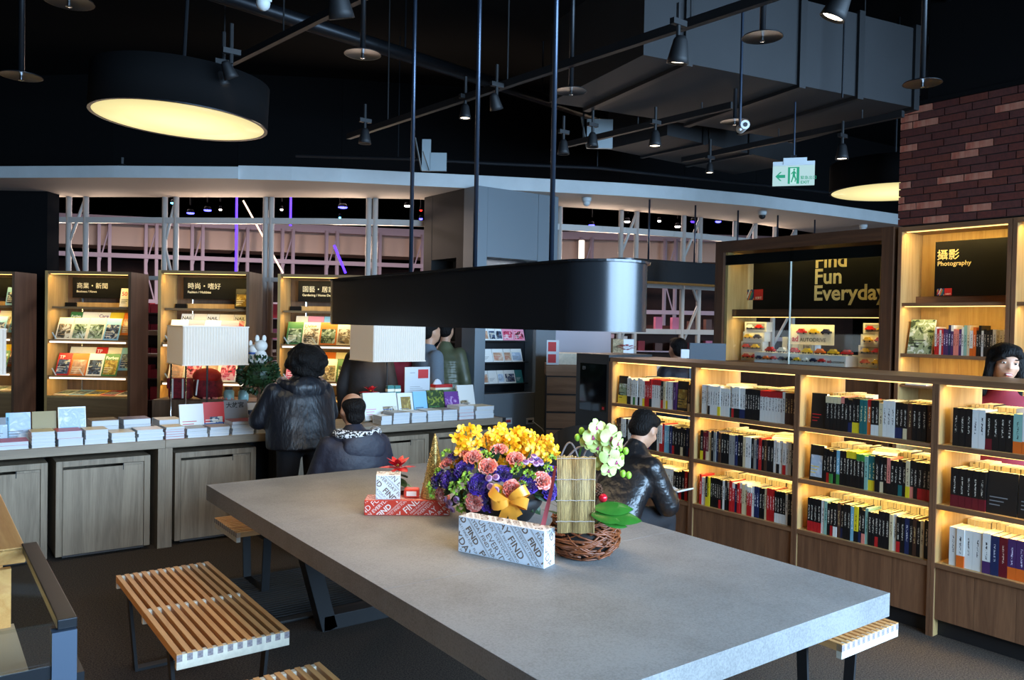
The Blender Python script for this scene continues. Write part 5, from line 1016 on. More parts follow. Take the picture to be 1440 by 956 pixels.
def gcluster():
    b = MB(); rg = random.Random(4); lf = leafshape(.022, .016, 3, .4)
    for k in range(22): d_ = Vector((rg.gauss(0, 1), rg.gauss(0, 1), abs(rg.gauss(0, .8)))).normalized(); M = Matrix.Translation(d_ * .016) @ d_.to_track_quat('X', 'Z').to_matrix().to_4x4() @ Matrix.Rotation(rg.uniform(0, 6), 4, 'X'); b.add([M @ Vector(v) for v in lf.v], lf.f)
    return b.mesh('green_sprig', gm, True)
gcl = gcluster(); om = [mat('orchid_yellow', (250, 200, 30), .45, var=(60, .12), col2=(240, 170, 20)), mat('orchid_lip', (236, 140, 20), .45)]
def petal(L, W, ang, bend, n=5):
    b = leafshape(L, W, n, bend, -.12, True); M = Matrix.Rotation(ang, 4, 'Z'); return [M @ Vector(v) for v in b.v], b.f
def orchid(L, W, mats, sep=.8, name='orchid_bloom'):
    """five petals in the local xy plane, facing +z, with a lip"""
    b = MB()
    for k, a in enumerate((90, 162 + 15, 234 - 6, 306 + 6, 18 - 15)):
        big = k in (1, 4); vs, fs = petal(L, W * (1.25 if big else sep), math.radians(a), .18); b.add([v + Vector((0, 0, .004 if big else 0)) for v in vs], fs, 0)
    vs, fs = petal(L * .42, W * .35, math.radians(270), .5); b.add([v + Vector((0, 0, .008)) for v in vs], fs, 1); b.ell((0, 0, .008), (L * .08, L * .08, L * .12), 8, 6, 1); return b.mesh(name, mats, True)
yor = orchid(.03, .021, om); bud_me = MB().ell((0, 0, 0), (.009, .009, .013), 8, 6).mesh('orchid_bud', om[0], True)
rf = random.Random(17); lat = Vector((cr.x, cr.y, 0)).normalized(); dep = Vector((cf.x, cf.y, 0)).normalized()
EC, ER = Vector((0, 0, .19)), (.265, .19, .145)
def on_cushion(px, py):
    """nearest point of the flower cushion on this line of sight, with its outward direction"""
    r = _w(px, py); o = EYE - (FC + EC); loc = lambda v: Vector((v.dot(lat) / ER[0], v.dot(dep) / ER[1], v.z / ER[2])); O, Dv = loc(o), loc(r); A, B, Cc = Dv.dot(Dv), 2 * O.dot(Dv), O.dot(O) - 1; disc = B * B - 4 * A * Cc; tt = (-B - math.sqrt(disc)) / (2 * A) if disc > 0 else -B / (2 * A)
    p = o + r * tt; n = Vector((p.dot(lat) / ER[0] ** 2, p.dot(dep) / ER[1] ** 2, p.z / ER[2] ** 2)); nw = (lat * n.x + dep * n.y + Vector((0, 0, n.z))).normalized(); return p + EC, nw
def plant(name, me, px, py, s=1.0, lift=0.0):
    p, nw = on_cushion(px, py); q = (nw * .75 + Vector((0, 0, .35)) - dep * .25).normalized().to_track_quat('Z', 'Y'); e = (q @ Euler((0, 0, rf.uniform(0, 6))).to_quaternion()).to_euler(); return put(name, me, Fl, p + nw * lift, e, s)
for px, py in ((635, 657), (668, 650), (687, 661), (724, 652), (627, 692), (670, 701), (719, 687), (758, 678), (702, 640), (660, 620 + 25)): plant('carnation', carn, px, py, rf.uniform(1.0, 1.15), .022)
for px, py in ((654, 662), (635, 675), (674, 682), (687, 704), (689, 714), (707, 668), (742, 682), (673, 640), (620, 675), (642, 645), (770, 690), (776, 668)): plant('lisianthus', liz, px, py, rf.uniform(.95, 1.1), .006)
for px, py in ((753, 653),): plant('lilac_bloom', lizp, px, py, 1.2, .01)
for px, py in ((654, 681), (647, 688), (643, 684), (723, 667), (740, 670), (624, 667), (613, 682), (616, 690), (657, 703), (662, 699), (689, 648), (732, 683), (728, 660), (652, 708), (745, 672), (632, 644), (700, 690), (682, 646), (660, 672), (766, 664), (772, 650)): plant('green_sprig', gcl, px, py, rf.uniform(.65, .85), .022)
for px, py in ((689, 675), (698, 674), (691, 684), (640, 700), (648, 697), (642, 708), (637, 703), (736, 657), (743, 655), (749, 659), (755, 658), (747, 650), (634, 696), (698, 688)): plant('button_mum', mum, px, py, 1.1, .032)
fol = MB(); fl2 = leafshape(.09, .045, 4, .3)
for k in range(110):
    d_ = Vector((rf.gauss(0, 1), rf.gauss(0, 1), rf.gauss(.1, .8))).normalized(); p = EC + lat * d_.x * ER[0] * .88 + dep * d_.y * ER[1] * .75 + Vector((0, 0, d_.z * ER[2] * .75)); M = Matrix.Translation(p) @ (d_ + Vector((0, 0, -.3))).to_track_quat('X', 'Z').to_matrix().to_4x4() @ Matrix.Rotation(rf.uniform(0, 6), 4, 'X'); fol.add([M @ Vector(v) for v in fl2.v], fl2.f)
fol.build('foliage', leaf_dark, Fl)['kind'] = 'stuff'
spikes = [(648, 656, 612, 15, 16), (664, 655, 600, 12, 16), (654, 640, 603, 10, 6), (683, 650, 612, 5, 8), (697, 652, 602, 13, 18), (706, 648, 598, 12, 16), (728, 655, 603, 14, 20), (742, 652, 606, 14, 18), (718, 655, 612, 14, 16), (763, 650, 614, 10, 10), (775, 648, 612, 10, 10)]
base = EC + Vector((0, 0, .02))
for px, pb, pt, wd, n in spikes:
    dd = (FC + EC - EYE).dot(cf) + rf.uniform(.0, .1); top = pd(px, pt, dd) - FC; bot = pd(px + (700 - px) * .25, pb + 20, dd) - FC; MB().tube([bot, bot.lerp(top, .5) + Vector((0, 0, .01)), top], .0028, 6).build('orchid_stem', leaf_green, Fl)
    for k in range(n):
        u = (k + .5) / n; pc = pd(px + rf.uniform(-wd, wd) * (1 - .45 * u), pb + (pt - pb) * u + rf.uniform(-3, 3), dd + rf.uniform(-.05, .04)) - FC; nd = (-dep + lat * rf.uniform(-.9, .9) + Vector((0, 0, rf.uniform(-.1, .9)))).normalized(); e = (nd.to_track_quat('Z', 'Y') @ Euler((0, 0, rf.uniform(-.9, .9))).to_quaternion()).to_euler(); put('orchid_bloom', yor, Fl, pc, e, rf.uniform(.75, 1.05))
    put('orchid_bud', bud_me, Fl, top, (0, 0, 0))
# orange ribbon bow with tails
bowm = mat('ribbon_orange', (252, 176, 54), .3, sheen=.3); bc, bn = on_cushion(716, 700); bc = bc - dep * .03; bow = MB(); W_ = .026
def loopstrip(a, L, wv):
    dr = lat * math.cos(a) + Vector((0, 0, 1)) * math.sin(a); sd = (-lat * math.sin(a) + Vector((0, 0, 1)) * math.cos(a)); P_ = []
    for k in range(11): u = k / 10; th = 2 * PI * u; P_.append(dr * L * .5 * (1 - math.cos(th)) - dep * (.03 * math.sin(th) + .022) + sd * .012 * math.sin(th))
    vs = []
    for k, p in enumerate(P_): ww = W_ * (.35 + .65 * math.sin(PI * k / 10)); vs += [bc + p - sd * ww - dep * .0, bc + p + sd * ww]
    return vs, [(2*k, 2*k+1, 2*k+3, 2*k+2) for k in range(10)]
for a_, L in ((.55, .1), (2.6, .1), (-.2, .09), (3.3, .085)):
    vs, fs = loopstrip(a_, L, .02); MB().add(vs, fs).build('bow_loop', bowm, Fl, True)
for a_, L in ((-1.9, .13), (-1.35, .12), (-1.0, .09)):
    dr = lat * math.cos(a_) + Vector((0, 0, 1)) * math.sin(a_); sd = lat * -math.sin(a_) + Vector((0, 0, 1)) * math.cos(a_); vs = []
    for k in range(7): u = k / 6; c = bc + dr * L * u - dep * (.02 + .012 * math.sin(u * 5)); vs += [c - sd * .019, c + sd * .019]
    MB().add(vs, [(2*k, 2*k+1, 2*k+3, 2*k+2) for k in range(6)]).build('bow_tail', bowm, Fl, True)
MB().ell(bc - dep * .02, (.014, .014, .014), 10, 6).build('bow_knot', bowm, Fl, True)

# ------------------------------------------------------------------ wicker basket with bamboo mat and white orchids
KB = pz(824, 789, TZ); KB = Vector((KB.x, KB.y, TZ)) + dep * .1; B_ = thing('wicker_basket', 'brown wicker basket with bamboo mat, pale orchids and green leaves', 'basket', KB); wick = mat('wicker', (146, 76, 38), .4, var=(30, .45)); bowl = MB().lathe([(.07, .0), (.115, .03), (.135, .09), (.115, .15), (.1, .15), (.0, .05)], 24); bowl.build('liner', mat('liner_dark', (30, 20, 16), .8), B_, True)
wv = MB(); rw = random.Random(9)
def brad(z): return .078 + .068 * math.sin(min(1, max(0, (z + .02) / .15)) * PI * .72)
for k in range(80):
    a0 = rw.uniform(0, 2 * PI); span = rw.uniform(1.2, 2.8); z0, z1 = rw.uniform(.005, .15), rw.uniform(.005, .165); bulge = rw.uniform(-.03, .03); P_ = []
    for j in range(9): u = j / 8; z = max(.004, z0 + (z1 - z0) * u + bulge * math.sin(PI * u)); a_ = a0 + span * u; r = brad(z) + rw.uniform(.0, .007) + .004 * math.sin(6 * u); P_.append((r * math.cos(a_), r * math.sin(a_), z))
    wv.tube(P_, rw.choice((.0032, .004, .0048)), 6)
for zz in (.15, .157): wv.tube([((brad(.15) + .004) * math.cos(2*PI*j/24), (brad(.15) + .004) * math.sin(2*PI*j/24), zz + .008 * math.sin(3 * j)) for j in range(24)], .004, 6, closed=True)
wv.build('woven_strands', wick, B_, True)['kind'] = 'stuff'
reed = mat('bamboo', (214, 178, 116), .55, var=(40, .5), stretch=(6, 6, .4)); ml, mr = pd(783, 640, 3.22) - KB, pd(838, 640, 3.22) - KB; mb_ = .1; wl = (mr - ml).length; mx_ = (mr - ml).normalized(); ml.z -= 0; tilt = Vector((0, 0, 1)) * 1.0
ht = (ml.z + KB.z) - (TZ + .14)
for k in range(4):
    b = MB(); zf = dep * (.012 if k % 2 else -.006)
    for j in range(6):
        u = (k * 6 + j + .5) / 24; p = ml + mx_ * wl * u + zf * (1 - abs(j - 2.5) / 3) + lat * .0; hgt = rw.uniform(-.004, .003); b.tube([Vector((p.x, p.y, ml.z - ht * 1.0)) + lat * (.008 * (1 - u)), Vector((p.x, p.y, ml.z + hgt - .006 * u))], .0036, 6)
    b.build('mat_panel', reed, B_, True)
for k in range(4): z = ml.z - .012 - k * ht * .27; MB().tube([ml + mx_ * wl * u / 8 - dep * .012 + Vector((0, 0, z - ml.z + .002 * (u % 2))) for u in range(-0, 9)], .0016, 5).build('tie_cord', mat('cord', (176, 160, 150), .6), B_)
twig = mat('twig_grey', (120, 110, 108), .5)
for (x0, y0), (x1, y1), hgt in (((786, 650), (815, 650), 28), ((790, 655), (845, 648), 24), ((815, 655), (870, 660), 48)):
    A, Bp = pd(x0, y0, 3.3) - KB, pd(x1, y1, 3.3) - KB; hm = hgt * 3.3 / FPX; MB().tube([A + (Bp - A) * u + Vector((0, 0, hm * math.sin(PI * u))) for u in [i / 10 for i in range(11)]], .0042, 6).build('twig_arch', twig, B_, True)
pal = orchid(.042, .04, [mat('phalaenopsis', (186, 206, 100), .5, var=(30, .12), col2=(206, 218, 146)), mat('phal_lip', (176, 70, 110), .5)], .85, 'moth_orchid'); gbud = MB().ell((0, 0, 0), (.012, .012, .016), 8, 6).mesh('orchid_bud', mat('bud_green', (150, 200, 60), .5), True)
MB().tube([pd(812, 735, 3.32) - KB, pd(812, 650, 3.34) - KB, pd(822, 612, 3.34) - KB, pd(850, 606, 3.32) - KB, pd(866, 630, 3.3) - KB, pd(872, 665, 3.28) - KB], .004, 6).build('orchid_stem', leaf_green, B_, True)
for px, py, s, y_ in ((833, 613, 1.0, .3), (849, 608, 1.1, .2), (842, 628, .9, -.1), (859, 614, 1.15, .4), (857, 640, 1.0, .0), (848, 652, .95, -.3), (866, 648, .9, .4), (838, 600, .8, .5), (868, 622, .8, .9), (825, 622, .7, -.4), (856, 660, .8, .2)):
    nd = (-dep + lat * y_ + Vector((0, 0, rw.uniform(-.1, .35)))).normalized(); put('moth_orchid', pal, B_, pd(px, py, 3.25 + rw.uniform(-.03, .03)) - KB, (nd.to_track_quat('Z', 'Y') @ Euler((0, 0, rw.uniform(-.5, .5))).to_quaternion()).to_euler(), s)
for px, py in ((872, 630), (880, 634), (876, 666), (884, 668), (812, 615), (818, 606), (874, 642)): put('orchid_bud', gbud, B_, pd(px, py, 3.26) - KB)
bigleaf = leafshape(.2, .085, 8, .12, .1).mesh('leaf', mat('leaf_glossy', (44, 106, 32), .3, var=(10, .2)), True)
for px, py, ax, tz, s in ((837, 714, .1, .0, .8), (843, 722, -.15, .12, .86), (832, 722, -.4, .2, .6), (842, 728, -.25, .3, .6)):
    dirv = lat * math.cos(ax) + dep * math.sin(ax); M = frame(pd(px, py, 3.22) - KB, dirv, dep * math.cos(ax) * .75 - lat * math.sin(ax) + Vector((0, 0, .65))); o = put('leaf', bigleaf, B_); o.matrix_local = M @ Matrix.Rotation(tz, 4, 'Y') @ Matrix.Scale(s, 4)
gl2 = leafshape(.16, .04, 6, .3).mesh('leaf', leaf_dark, True)
for k in range(12): a_ = k * .53 + 1.2; put('leaf', gl2, B_, Vector((.05 * math.cos(a_), .05 * math.sin(a_), .13)), (0, -.9 + .2 * (k % 3), a_), .9)
u = pd(848, 700, 3.3) - KB; MB().ell(u, .018, 14, 10).build('red_bauble', mat('bauble', (196, 20, 40), .2), B_, True); u = pd(841, 690, 3.32) - KB; b = MB()
for k in range(60): a_ = k * 2.4; z = -.03 + .06 * k / 60; r = .016 * math.sin(PI * (k + 6) / 72); b.ell(u + Vector((r * math.cos(a_), r * math.sin(a_), z)), (.006, .006, .003), 5, 4)
b.build('pine_cone', INK['brown'], B_)
rbm = mat('ribbon_rose', (196, 90, 100), .35); vs = []
for k, (px, py) in enumerate(((781, 655), (778, 675), (774, 695), (770, 712), (765, 733), (762, 745))): p = pd(px, py, 3.3) - KB; vs += [p - lat * (.005 + .0012 * k), p + lat * (.005 + .0012 * k)]
MB().add(vs, [(2*k, 2*k+1, 2*k+3, 2*k+2) for k in range(5)]).build('rose_ribbon', rbm, B_, True)

# black chair half hidden between the flowers and the black panel
q = pd(815, 600, 6.1); t = thing('lounge_chair', 'black round-backed chair half hidden behind the flowers, before the black panel', 'chair', (q.x, q.y, 0), VIEWROT)
b = MB(); n_ = 12; vs = []
for i in range(n_ + 1):
    a_ = PI * i / n_; vs += [(.24 * math.cos(a_), .22 * math.sin(a_) * -1 + .0, .45), (.25 * math.cos(a_), .23 * math.sin(a_) * -1 - .03, .7 + .3 * math.sin(a_) ** .6), (.22 * math.cos(a_), .2 * math.sin(a_) * -1 - .03, .7 + .29 * math.sin(a_) ** .6), (.21 * math.cos(a_), .19 * math.sin(a_) * -1, .45)]
b.add(vs, [(4*i+k, 4*i+(k+1) % 4, 4*i+4+(k+1) % 4, 4*i+4+k) for i in range(n_) for k in range(4)]); b.build('backrest', black, t, True); MB().lathe([(.0, .4), (.23, .4), (.25, .43), (.23, .46), (0, .465)], 24).build('seat', black, t, True)
for k in range(4): a_ = PI/4 + k * PI/2; MB().tube([(.14 * math.cos(a_), .14 * math.sin(a_), .4), (.2 * math.cos(a_), .2 * math.sin(a_), 0)], .014, 8).build('leg', steel_dark, t)
# ------------------------------------------------------------------ ceiling services
duct_m = duct_grey
d1 = thing('air_duct', 'large rectangular grey air duct with black flange ribs under the ceiling', 'duct', (0, 0, 0)); dz0, dz1 = 3.5, 4.12
A_, B2 = pz(940, 84, dz0), pz(1290, 152, dz0); dv = Vector((B2.x - A_.x, B2.y - A_.y, 0)); L = dv.length; ux = dv.normalized(); uy = Vector((-ux.y, ux.x, 0)); M = frame((A_.x, A_.y, 0), ux, uy)
MB().box(-.2, L, 0, 1.3, dz0, dz1, 0, M).build('sheet_metal', duct_m, d1)
for px in (965, 1125, 1207, 1286):
    q = pz(px, 100, dz0); s = min(max(0, (pX(px, 110, A_.x + ux.x * .0) - A_).x), 0); r = _w(px, 120); den = r.x * (-uy.x) + r.y * (-uy.y); tt = (Vector((A_.x, A_.y, 0)).dot(-uy)) / den; p = r * tt; s = (Vector((p.x, p.y, 0)) - Vector((A_.x, A_.y, 0))).dot(ux)
    MB().box(s - .03, s + .03, -.025, 1.32, dz0 - .025, dz1 + .02, 0, M).build('flange', black, d1)
for px in (1178,):
    p = pz(1178, 130, 3.5); MB().tube([(p.x - .1, p.y - .1, 3.42), (p.x - .1, p.y - .1, 4.7)], .008, 6).build('hanger', steel_dark, d1)
d3 = thing('air_duct', 'dark square duct box above the middle of the soffit', 'duct', (0, 0, 0)); MB().box(5.6, 7.6, 5.2, 6.0, 3.5, 4.2).build('sheet_metal', duct_m, d3)
for x in (6.1, 6.8): MB().box(x - .02, x + .02, 5.18, 6.02, 3.48, 4.22).build('flange', black, d3)
for k, (p, q, r, lab) in enumerate((((-.5, 3.4, 4.2), (8, 5.0, 4.2), .05, 'long black ceiling pipe crossing behind the lamp rods'), ((-.5, 3.7, 4.28), (8, 5.3, 4.28), .035, 'thin black ceiling pipe beside the long pipe'), ((5.0, 2.2, 4.4), (9, 4.6, 4.4), .05, 'black pipe at the upper right ceiling'), ((5.2, 2.0, 4.45), (9, 4.3, 4.45), .03, 'thin black pipe at the upper right ceiling'), ((5.4, 1.8, 4.5), (9.2, 4.05, 4.5), .04, 'third black pipe in the upper right corner'), ((.5, 5.9, 4.1), (6.5, 6.9, 4.1), .06, 'black pipe over the soffit behind the drum lamp'))):
    t = thing('ceiling_pipe', lab, 'pipe', p); MB().tube([(0, 0, 0), Vector(q) - Vector(p)], r, 10).build('tube', steel_dark, t, True)
    for u in (.2, .5, .8): e = (Vector(q) - Vector(p)) * u; MB().tube([e, (e.x, e.y, 4.7 - p[2])], .008, 6).build('hanger', steel_dark, t)
# track rails with spotlights: (rail ends by sight line), (heads)
spotglow = glow('spot_glow', (255, 236, 206), 9)
def track(p, q, lab, heads):
    t = thing('light_track', lab, 'light track', p, 0, 'black light tracks'); d_ = Vector(q) - Vector(p); MB().bar((0, 0, 0), d_, .04, .05).build('rail', black, t)
    for u in (.15, .5, .85): e = d_ * u; MB().tube([e, (e.x, e.y, 4.7 - p[2] if abs(d_.z) < .01 else 4.7 - p[2])], .006, 6).build('drop_rod', black, t)
def spot_head(px, py, dpt, lab, on=True, tilt=(0, 0, -1), s=1.0, watts=6, top=None):
    c = pd(px, py, dpt); t = thing('ceiling_spotlight', lab, 'spotlight', c, 0, 'black ceiling spotlights'); qd = (-Vector(tilt)).normalized().to_track_quat('Z', 'Y').to_matrix().to_4x4()
    MB().lathe([(.022 * s, .12 * s), (.035 * s, .1 * s), (.05 * s, .02 * s), (.056 * s, -.012 * s), (.05 * s, -.012 * s), (.045 * s, .0)], 18, M=qd).build('can', black, t, True); MB().lathe([(.0, -.002), (.045 * s, -.002), (.045 * s, .0), (0, .0)], 18, M=qd).build('lens', spotglow if on else black, t)
    MB().tube([(0, 0, .1 * s), (0, 0, (top or c.z + .3) - c.z)], .012, 8).build('stem', black, t); MB().bar((-.05, 0, .19 * s), (.05, 0, .19 * s), .03, .03).build('adapter', black, t)
    if on and watts: spot('spot_light', c + Vector(tilt).normalized() * .03, watts, (1, .86, .66), tilt, 55)
rz_ = 3.62
def rail_between(a, b, dep_a, dep_b, lab): p, q = pd(*a, dep_a), pd(*b, dep_b); z = (p.z + q.z) / 2; track((p.x, p.y, z), (q.x, q.y, z), lab, None)
def rail_z2(a, b, z, lab): p, q = pz(*a, z), pz(*b, z); track(tuple(p), tuple(q), lab, None)
rail_z2((490, 192), (1130, -20), 3.4, 'black light track running from the soffit to the top right'); rail_z2((285, 108), (560, -30), 3.75, 'black light track beside the big drum lamp'); rail_z2((790, 205), (1030, 148), 3.42, 'short black light track above the soffit'); rail_z2((960, 225), (1270, 160), 3.4, 'black light track behind the exit sign')
spot_head(480, 22, 3.4, 'black spotlight at the top edge right of the drum lamp', True, (.3, .2, -1)); spot_head(325, 108, 4.6, 'upper of two small spotlights beside the drum lamp', True, (.5, .1, -1), .75); spot_head(314, 118, 4.7, 'lower of two small spotlights beside the drum lamp', True, (.5, .1, -1), .65)
spot_head(654, 165, 6.0, 'small lit spotlight left of the middle lamp rod', True, (0, 0, -1), .8); spot_head(698, 152, 5.6, 'small lit spotlight right of the middle lamp rod', True, (.45, .2, -1), .85); spot_head(953, 86, 4.2, 'bright spotlight in front of the big air duct', True, (.05, .2, -1), 1.05, 10); spot_head(1172, 22, 3.6, 'brightest spotlight at the upper right of the duct', True, (-.2, .4, -1), 1.05, 12)
spot_head(921, 204, 6.4, 'lit spotlight over the curved soffit left of the exit sign', True, (0, 0, -1), .95); spot_head(1184, 222, 6.6, 'lit spotlight right of the exit sign', True, (0, 0, -1), .95); spot_head(998, 242, 7.4, 'small lit spotlight low above the soffit', True, (0, 0, -1), .7)
spot_head(513, 200, 6.4, 'unlit black spotlight above the soffit left of the rods', False, s=.9); spot_head(792, 215, 6.6, 'unlit black spotlight above the soffit beside the right rod', False, s=.9); spot_head(833, 205, 6.6, 'unlit black spotlight beside the pale access hatch', False, s=.9)
# sprinkler heads with round collars
for px, py, dpt, lab in ((510, 76, 4.6, 'round sprinkler collar on drop pipe left of the lamp rods'), (1072, 52, 4.2, 'round sprinkler collar on drop pipe before the big duct'), (1033, 171, 6.0, 'round sprinkler collar on drop pipe beside the white camera'), (1297, 117, 4.6, 'round sprinkler collar on drop pipe above the brick wall'), (803, 128, 5.2, 'round sprinkler collar right of the lamp rods'), (97, 2, 3.6, 'round sprinkler collar at the top left photo edge'), (30, 107, 4.4, 'round sprinkler collar at the far left')):
    c = pd(px, py, dpt); t = thing('sprinkler', lab, 'sprinkler', c, 0, 'ceiling sprinklers'); MB().lathe([(.0, .012), (.1, .004), (.105, -.003), (.1, -.001), (0, .004)], 28).build('collar', steel_dark, t, True); MB().tube([(0, 0, .01), (0, 0, 4.7 - c.z)], .016, 8).build('drop_pipe', steel_dark, t, True); MB().lathe([(.008, .004), (.008, -.02), (.014, -.024), (0, -.026)], 10).build('head', chrome, t)
# hanging camera
c = pd(1046, 177, 4.6); t = thing('bullet_camera', 'white bullet camera hanging on a thin pole below the duct', 'camera', c); MB().tube([(-.035, 0, -.01), (-.01, .02, 4.7 - c.z)], .008, 8).build('pole', rod_metal, t); MB().tube([Vector((0, 0, 0)) - cf * .03, Vector((0, 0, 0)) + cf * .07], .026, 14).build('body', white_paint, t); MB().tube([-cf * .033, -cf * .0305], .013, 12).build('lens', black, t); MB().bar((-.04, 0, -.03), (0, 0, -.005), .012).build('bracket', white_paint, t)
c = pd(370, 5, 3.4); t = thing('bullet_camera', 'white security camera at the top photo edge above the drum lamp', 'camera', c); MB().ell((0, 0, 0), (.03, .03, .03), 12, 8).build('body', white_paint, t, True); MB().bar((-.035, 0, .02), (.035, 0, .02), .012).build('bracket', white_paint, t); MB().tube([(0, 0, .02), (0, 0, 4.7 - c.z)], .008, 6).build('pole', steel_dark, t)
# exit sign
c = pd(1116, 244, 6.3); t = thing('exit_sign', 'lit green and white EXIT sign with running figure and left arrow', 'exit sign', c, VIEWROT - math.radians(16)); ew, eh = .155, .09; egreen = glow('exit_green', (20, 160, 120), .9)
MB().box(-ew, ew, .0, .03, -eh, eh * .7).build('panel', glow('exit_white', (196, 236, 240), .8), t); MB().box(-ew, ew, -.004, .034, eh * .7, eh * 1.05).build('housing', white_paint, t); MB().box(-ew * .5, ew * .62, -.008, .04, eh * .8, eh * 1.35).build('housing_cover', white_paint, t); MB().tube([(0, .015, eh * 1.3), (0, .015, 3.499 - c.z)], .007, 8).build('drop_rod', rod_metal, t); MB().box(-.02, .02, 0, .03, eh * 1.3, eh * 1.6).build('coupler', steel_dark, t)
ar = MB(); e = -.0015
def poly(b, pts, m=0): b.add([(x, e - .0004 * m, z) for x, z in pts], [tuple(range(len(pts)))], m)
poly(ar, [(-.135, -.02), (-.1, .015), (-.088, .015), (-.11, -.008), (-.062, -.008), (-.062, -.032), (-.11, -.032), (-.088, -.055), (-.1, -.055)]); ar.build('arrow', egreen, t)
mn = MB(); poly(mn, [(-.042, -.08), (.042, -.08), (.042, .05), (-.042, .05)]); poly(mn, [(-.026, -.08), (.022, -.08), (.022, .042), (-.026, .042)], 1)
for P4 in ([(-.004, .02), (.008, .02), (.012, -.02), (-.008, -.02)], [(-.006, -.018), (.004, -.02), (-.012, -.07), (-.02, -.066)], [(0, -.02), (.012, -.018), (.022, -.045), (.012, -.07), (.008, -.06), (.012, -.045)], [(-.004, .016), (-.02, .0), (-.016, -.006), (.0, .008)], [(.008, .018), (.02, .002), (.016, -.004), (.004, .008)]): poly(mn, P4, 2)
mn.add([(.004 + .008 * math.cos(k), e - .0009, .03 + .008 * math.sin(k)) for k in [2 * PI * j / 10 for j in range(10)]], [tuple(range(10))], 2); mn.build('pictogram', [egreen, glow('exit_pale', (190, 232, 230), 1.0), egreen], t)
tx = MB(); tx.text('緊急出口', .03, frame((.05, e, -.045), (1, 0, 0), (0, 0, 1)), 0, .01); tx.text('EXIT', .032, frame((.052, e, -.08), (1, 0, 0), (0, 0, 1)), 0, .02); tx.build('lettering', egreen, t)
# pale hatch flaps and hidden equipment above the soffit
for (px0, py0, px1, py1, lab, dpt) in ((825, 168, 862, 208, 'pale access hatch hanging open above the soffit', 7.6), (593, 196, 606, 240, 'pale equipment cover standing on the soffit', 7.7), (604, 215, 628, 240, 'grey projector standing on the soffit', 7.7)):
    a, b2 = pd(px0, py1, dpt), pd(px1, py0, dpt); w_ = (Vector((b2.x, b2.y)) - Vector((a.x, a.y))).length; t = thing('ceiling_equipment', lab, 'equipment', (a.x, a.y, a.z), VIEWROT); MB().box(0, w_, 0, .03, 0, b2.z - a.z).build('plate', mat('pale_metal', (150, 160, 164), .5), t); MB().bar((0, -.02, 0), (-.06, -.06, (b2.z - a.z)), .02, .004).build('flap', mat('pale_metal2', (130, 140, 144), .5), t)
# ------------------------------------------------------------------ people
skin = mat('skin', (192, 143, 114), .5, var=(9, .06)); hair_m = mat('hair_black', (16, 13, 12), .6, bump=(120, .9, .015), stretch=(1, 1, .3), spec=.15); lipm = mat('lip', (170, 84, 84), .4); toothm = mat('teeth', (232, 226, 216), .3); eyew = mat('eye_white', (225, 222, 216), .25); eyek = mat('eye_dark', (20, 14, 12), .15); browm = hair_m
def cap(b, p, q, r1, r2, n=14):
    p, q = Vector(p), Vector(q); d = (q - p).normalized(); P_, R_ = [], []
    for k in range(5): a = PI/2 * k / 4; P_.append(p - d * r1 * math.cos(a)); R_.append(max(r1 * math.sin(a), 1e-4))
    for k in range(5): a = PI/2 * k / 4; P_.append(q + d * r2 * math.sin(a)); R_.append(max(r2 * math.cos(a), 1e-4))
    b.tube(P_, R_, n)
def secs(b, S, n=24):
    """closed body of stacked oval sections (x, y, z, rx, ry)"""
    S = [(S[0][0], S[0][1], S[0][2] - .01, .01, .01)] + list(S) + [(S[-1][0], S[-1][1], S[-1][2] + .01, .01, .01)]; vs = []
    for x, y, z, rx, ry in S: vs += [(x + rx * math.cos(2*PI*j/n), y + ry * math.sin(2*PI*j/n), z) for j in range(n)]
    k = len(S); b.add(vs, [(i*n+j, i*n+(j+1) % n, (i+1)*n+(j+1) % n, (i+1)*n+j) for i in range(k-1) for j in range(n)] + [tuple(range(n))[::-1], tuple((k-1)*n+j for j in range(n))])
def fuse(b, name, m, parent=None, vox=.014, it=8, fac=.5):
    o = b.build(name, m, None); md = o.modifiers.new('r', 'REMESH'); md.mode = 'VOXEL'; md.voxel_size = vox; sm = o.modifiers.new('s', 'SMOOTH'); sm.iterations = it; sm.factor = fac
    dg = bpy.context.evaluated_depsgraph_get(); me = bpy.data.meshes.new_from_object(o.evaluated_get(dg)); old = o.data; o.modifiers.clear(); o.data = me; bpy.data.meshes.remove(old); me.name = name
    me.polygons.foreach_set('use_smooth', [True] * len(me.polygons))
    if not me.materials: me.materials.append(m)
    if parent: o.parent = parent
    return o
def hand(b, w, d, up, s=1.0, curl=.5):
    """palm and five fingers from the wrist w along d"""
    w, d, up = Vector(w), Vector(d).normalized(), Vector(up); sd = d.cross(up).normalized(); up = sd.cross(d)
    cap(b, w, w + d * .045 * s, .026 * s, .03 * s); cap(b, w + sd * .02 * s + d * .03 * s, w + sd * .024 * s + d * .075 * s, .018 * s, .016 * s); cap(b, w - sd * .02 * s + d * .03 * s, w - sd * .024 * s + d * .075 * s, .018 * s, .016 * s)
    for k, L in enumerate((.066, .076, .07, .055)):
        o = w + d * .08 * s + sd * (.033 - .022 * k) * s; m1 = o + (d * math.cos(curl) - up * math.sin(curl)) * L * .55 * s; m2 = m1 + (d * math.cos(curl * 2.2) - up * math.sin(curl * 2.2)) * L * .5 * s; cap(b, o, m1, .0095 * s, .009 * s, 8); cap(b, m1, m2, .009 * s, .0075 * s, 8)
    o = w + d * .02 * s + sd * .03 * s; m1 = o + (d * .6 + sd * .7 - up * .3).normalized() * .04 * s; cap(b, o, m1, .013 * s, .011 * s, 8); cap(b, m1, m1 + (d * .9 + sd * .1 - up * .4).normalized() * .035 * s, .0105 * s, .009 * s, 8)
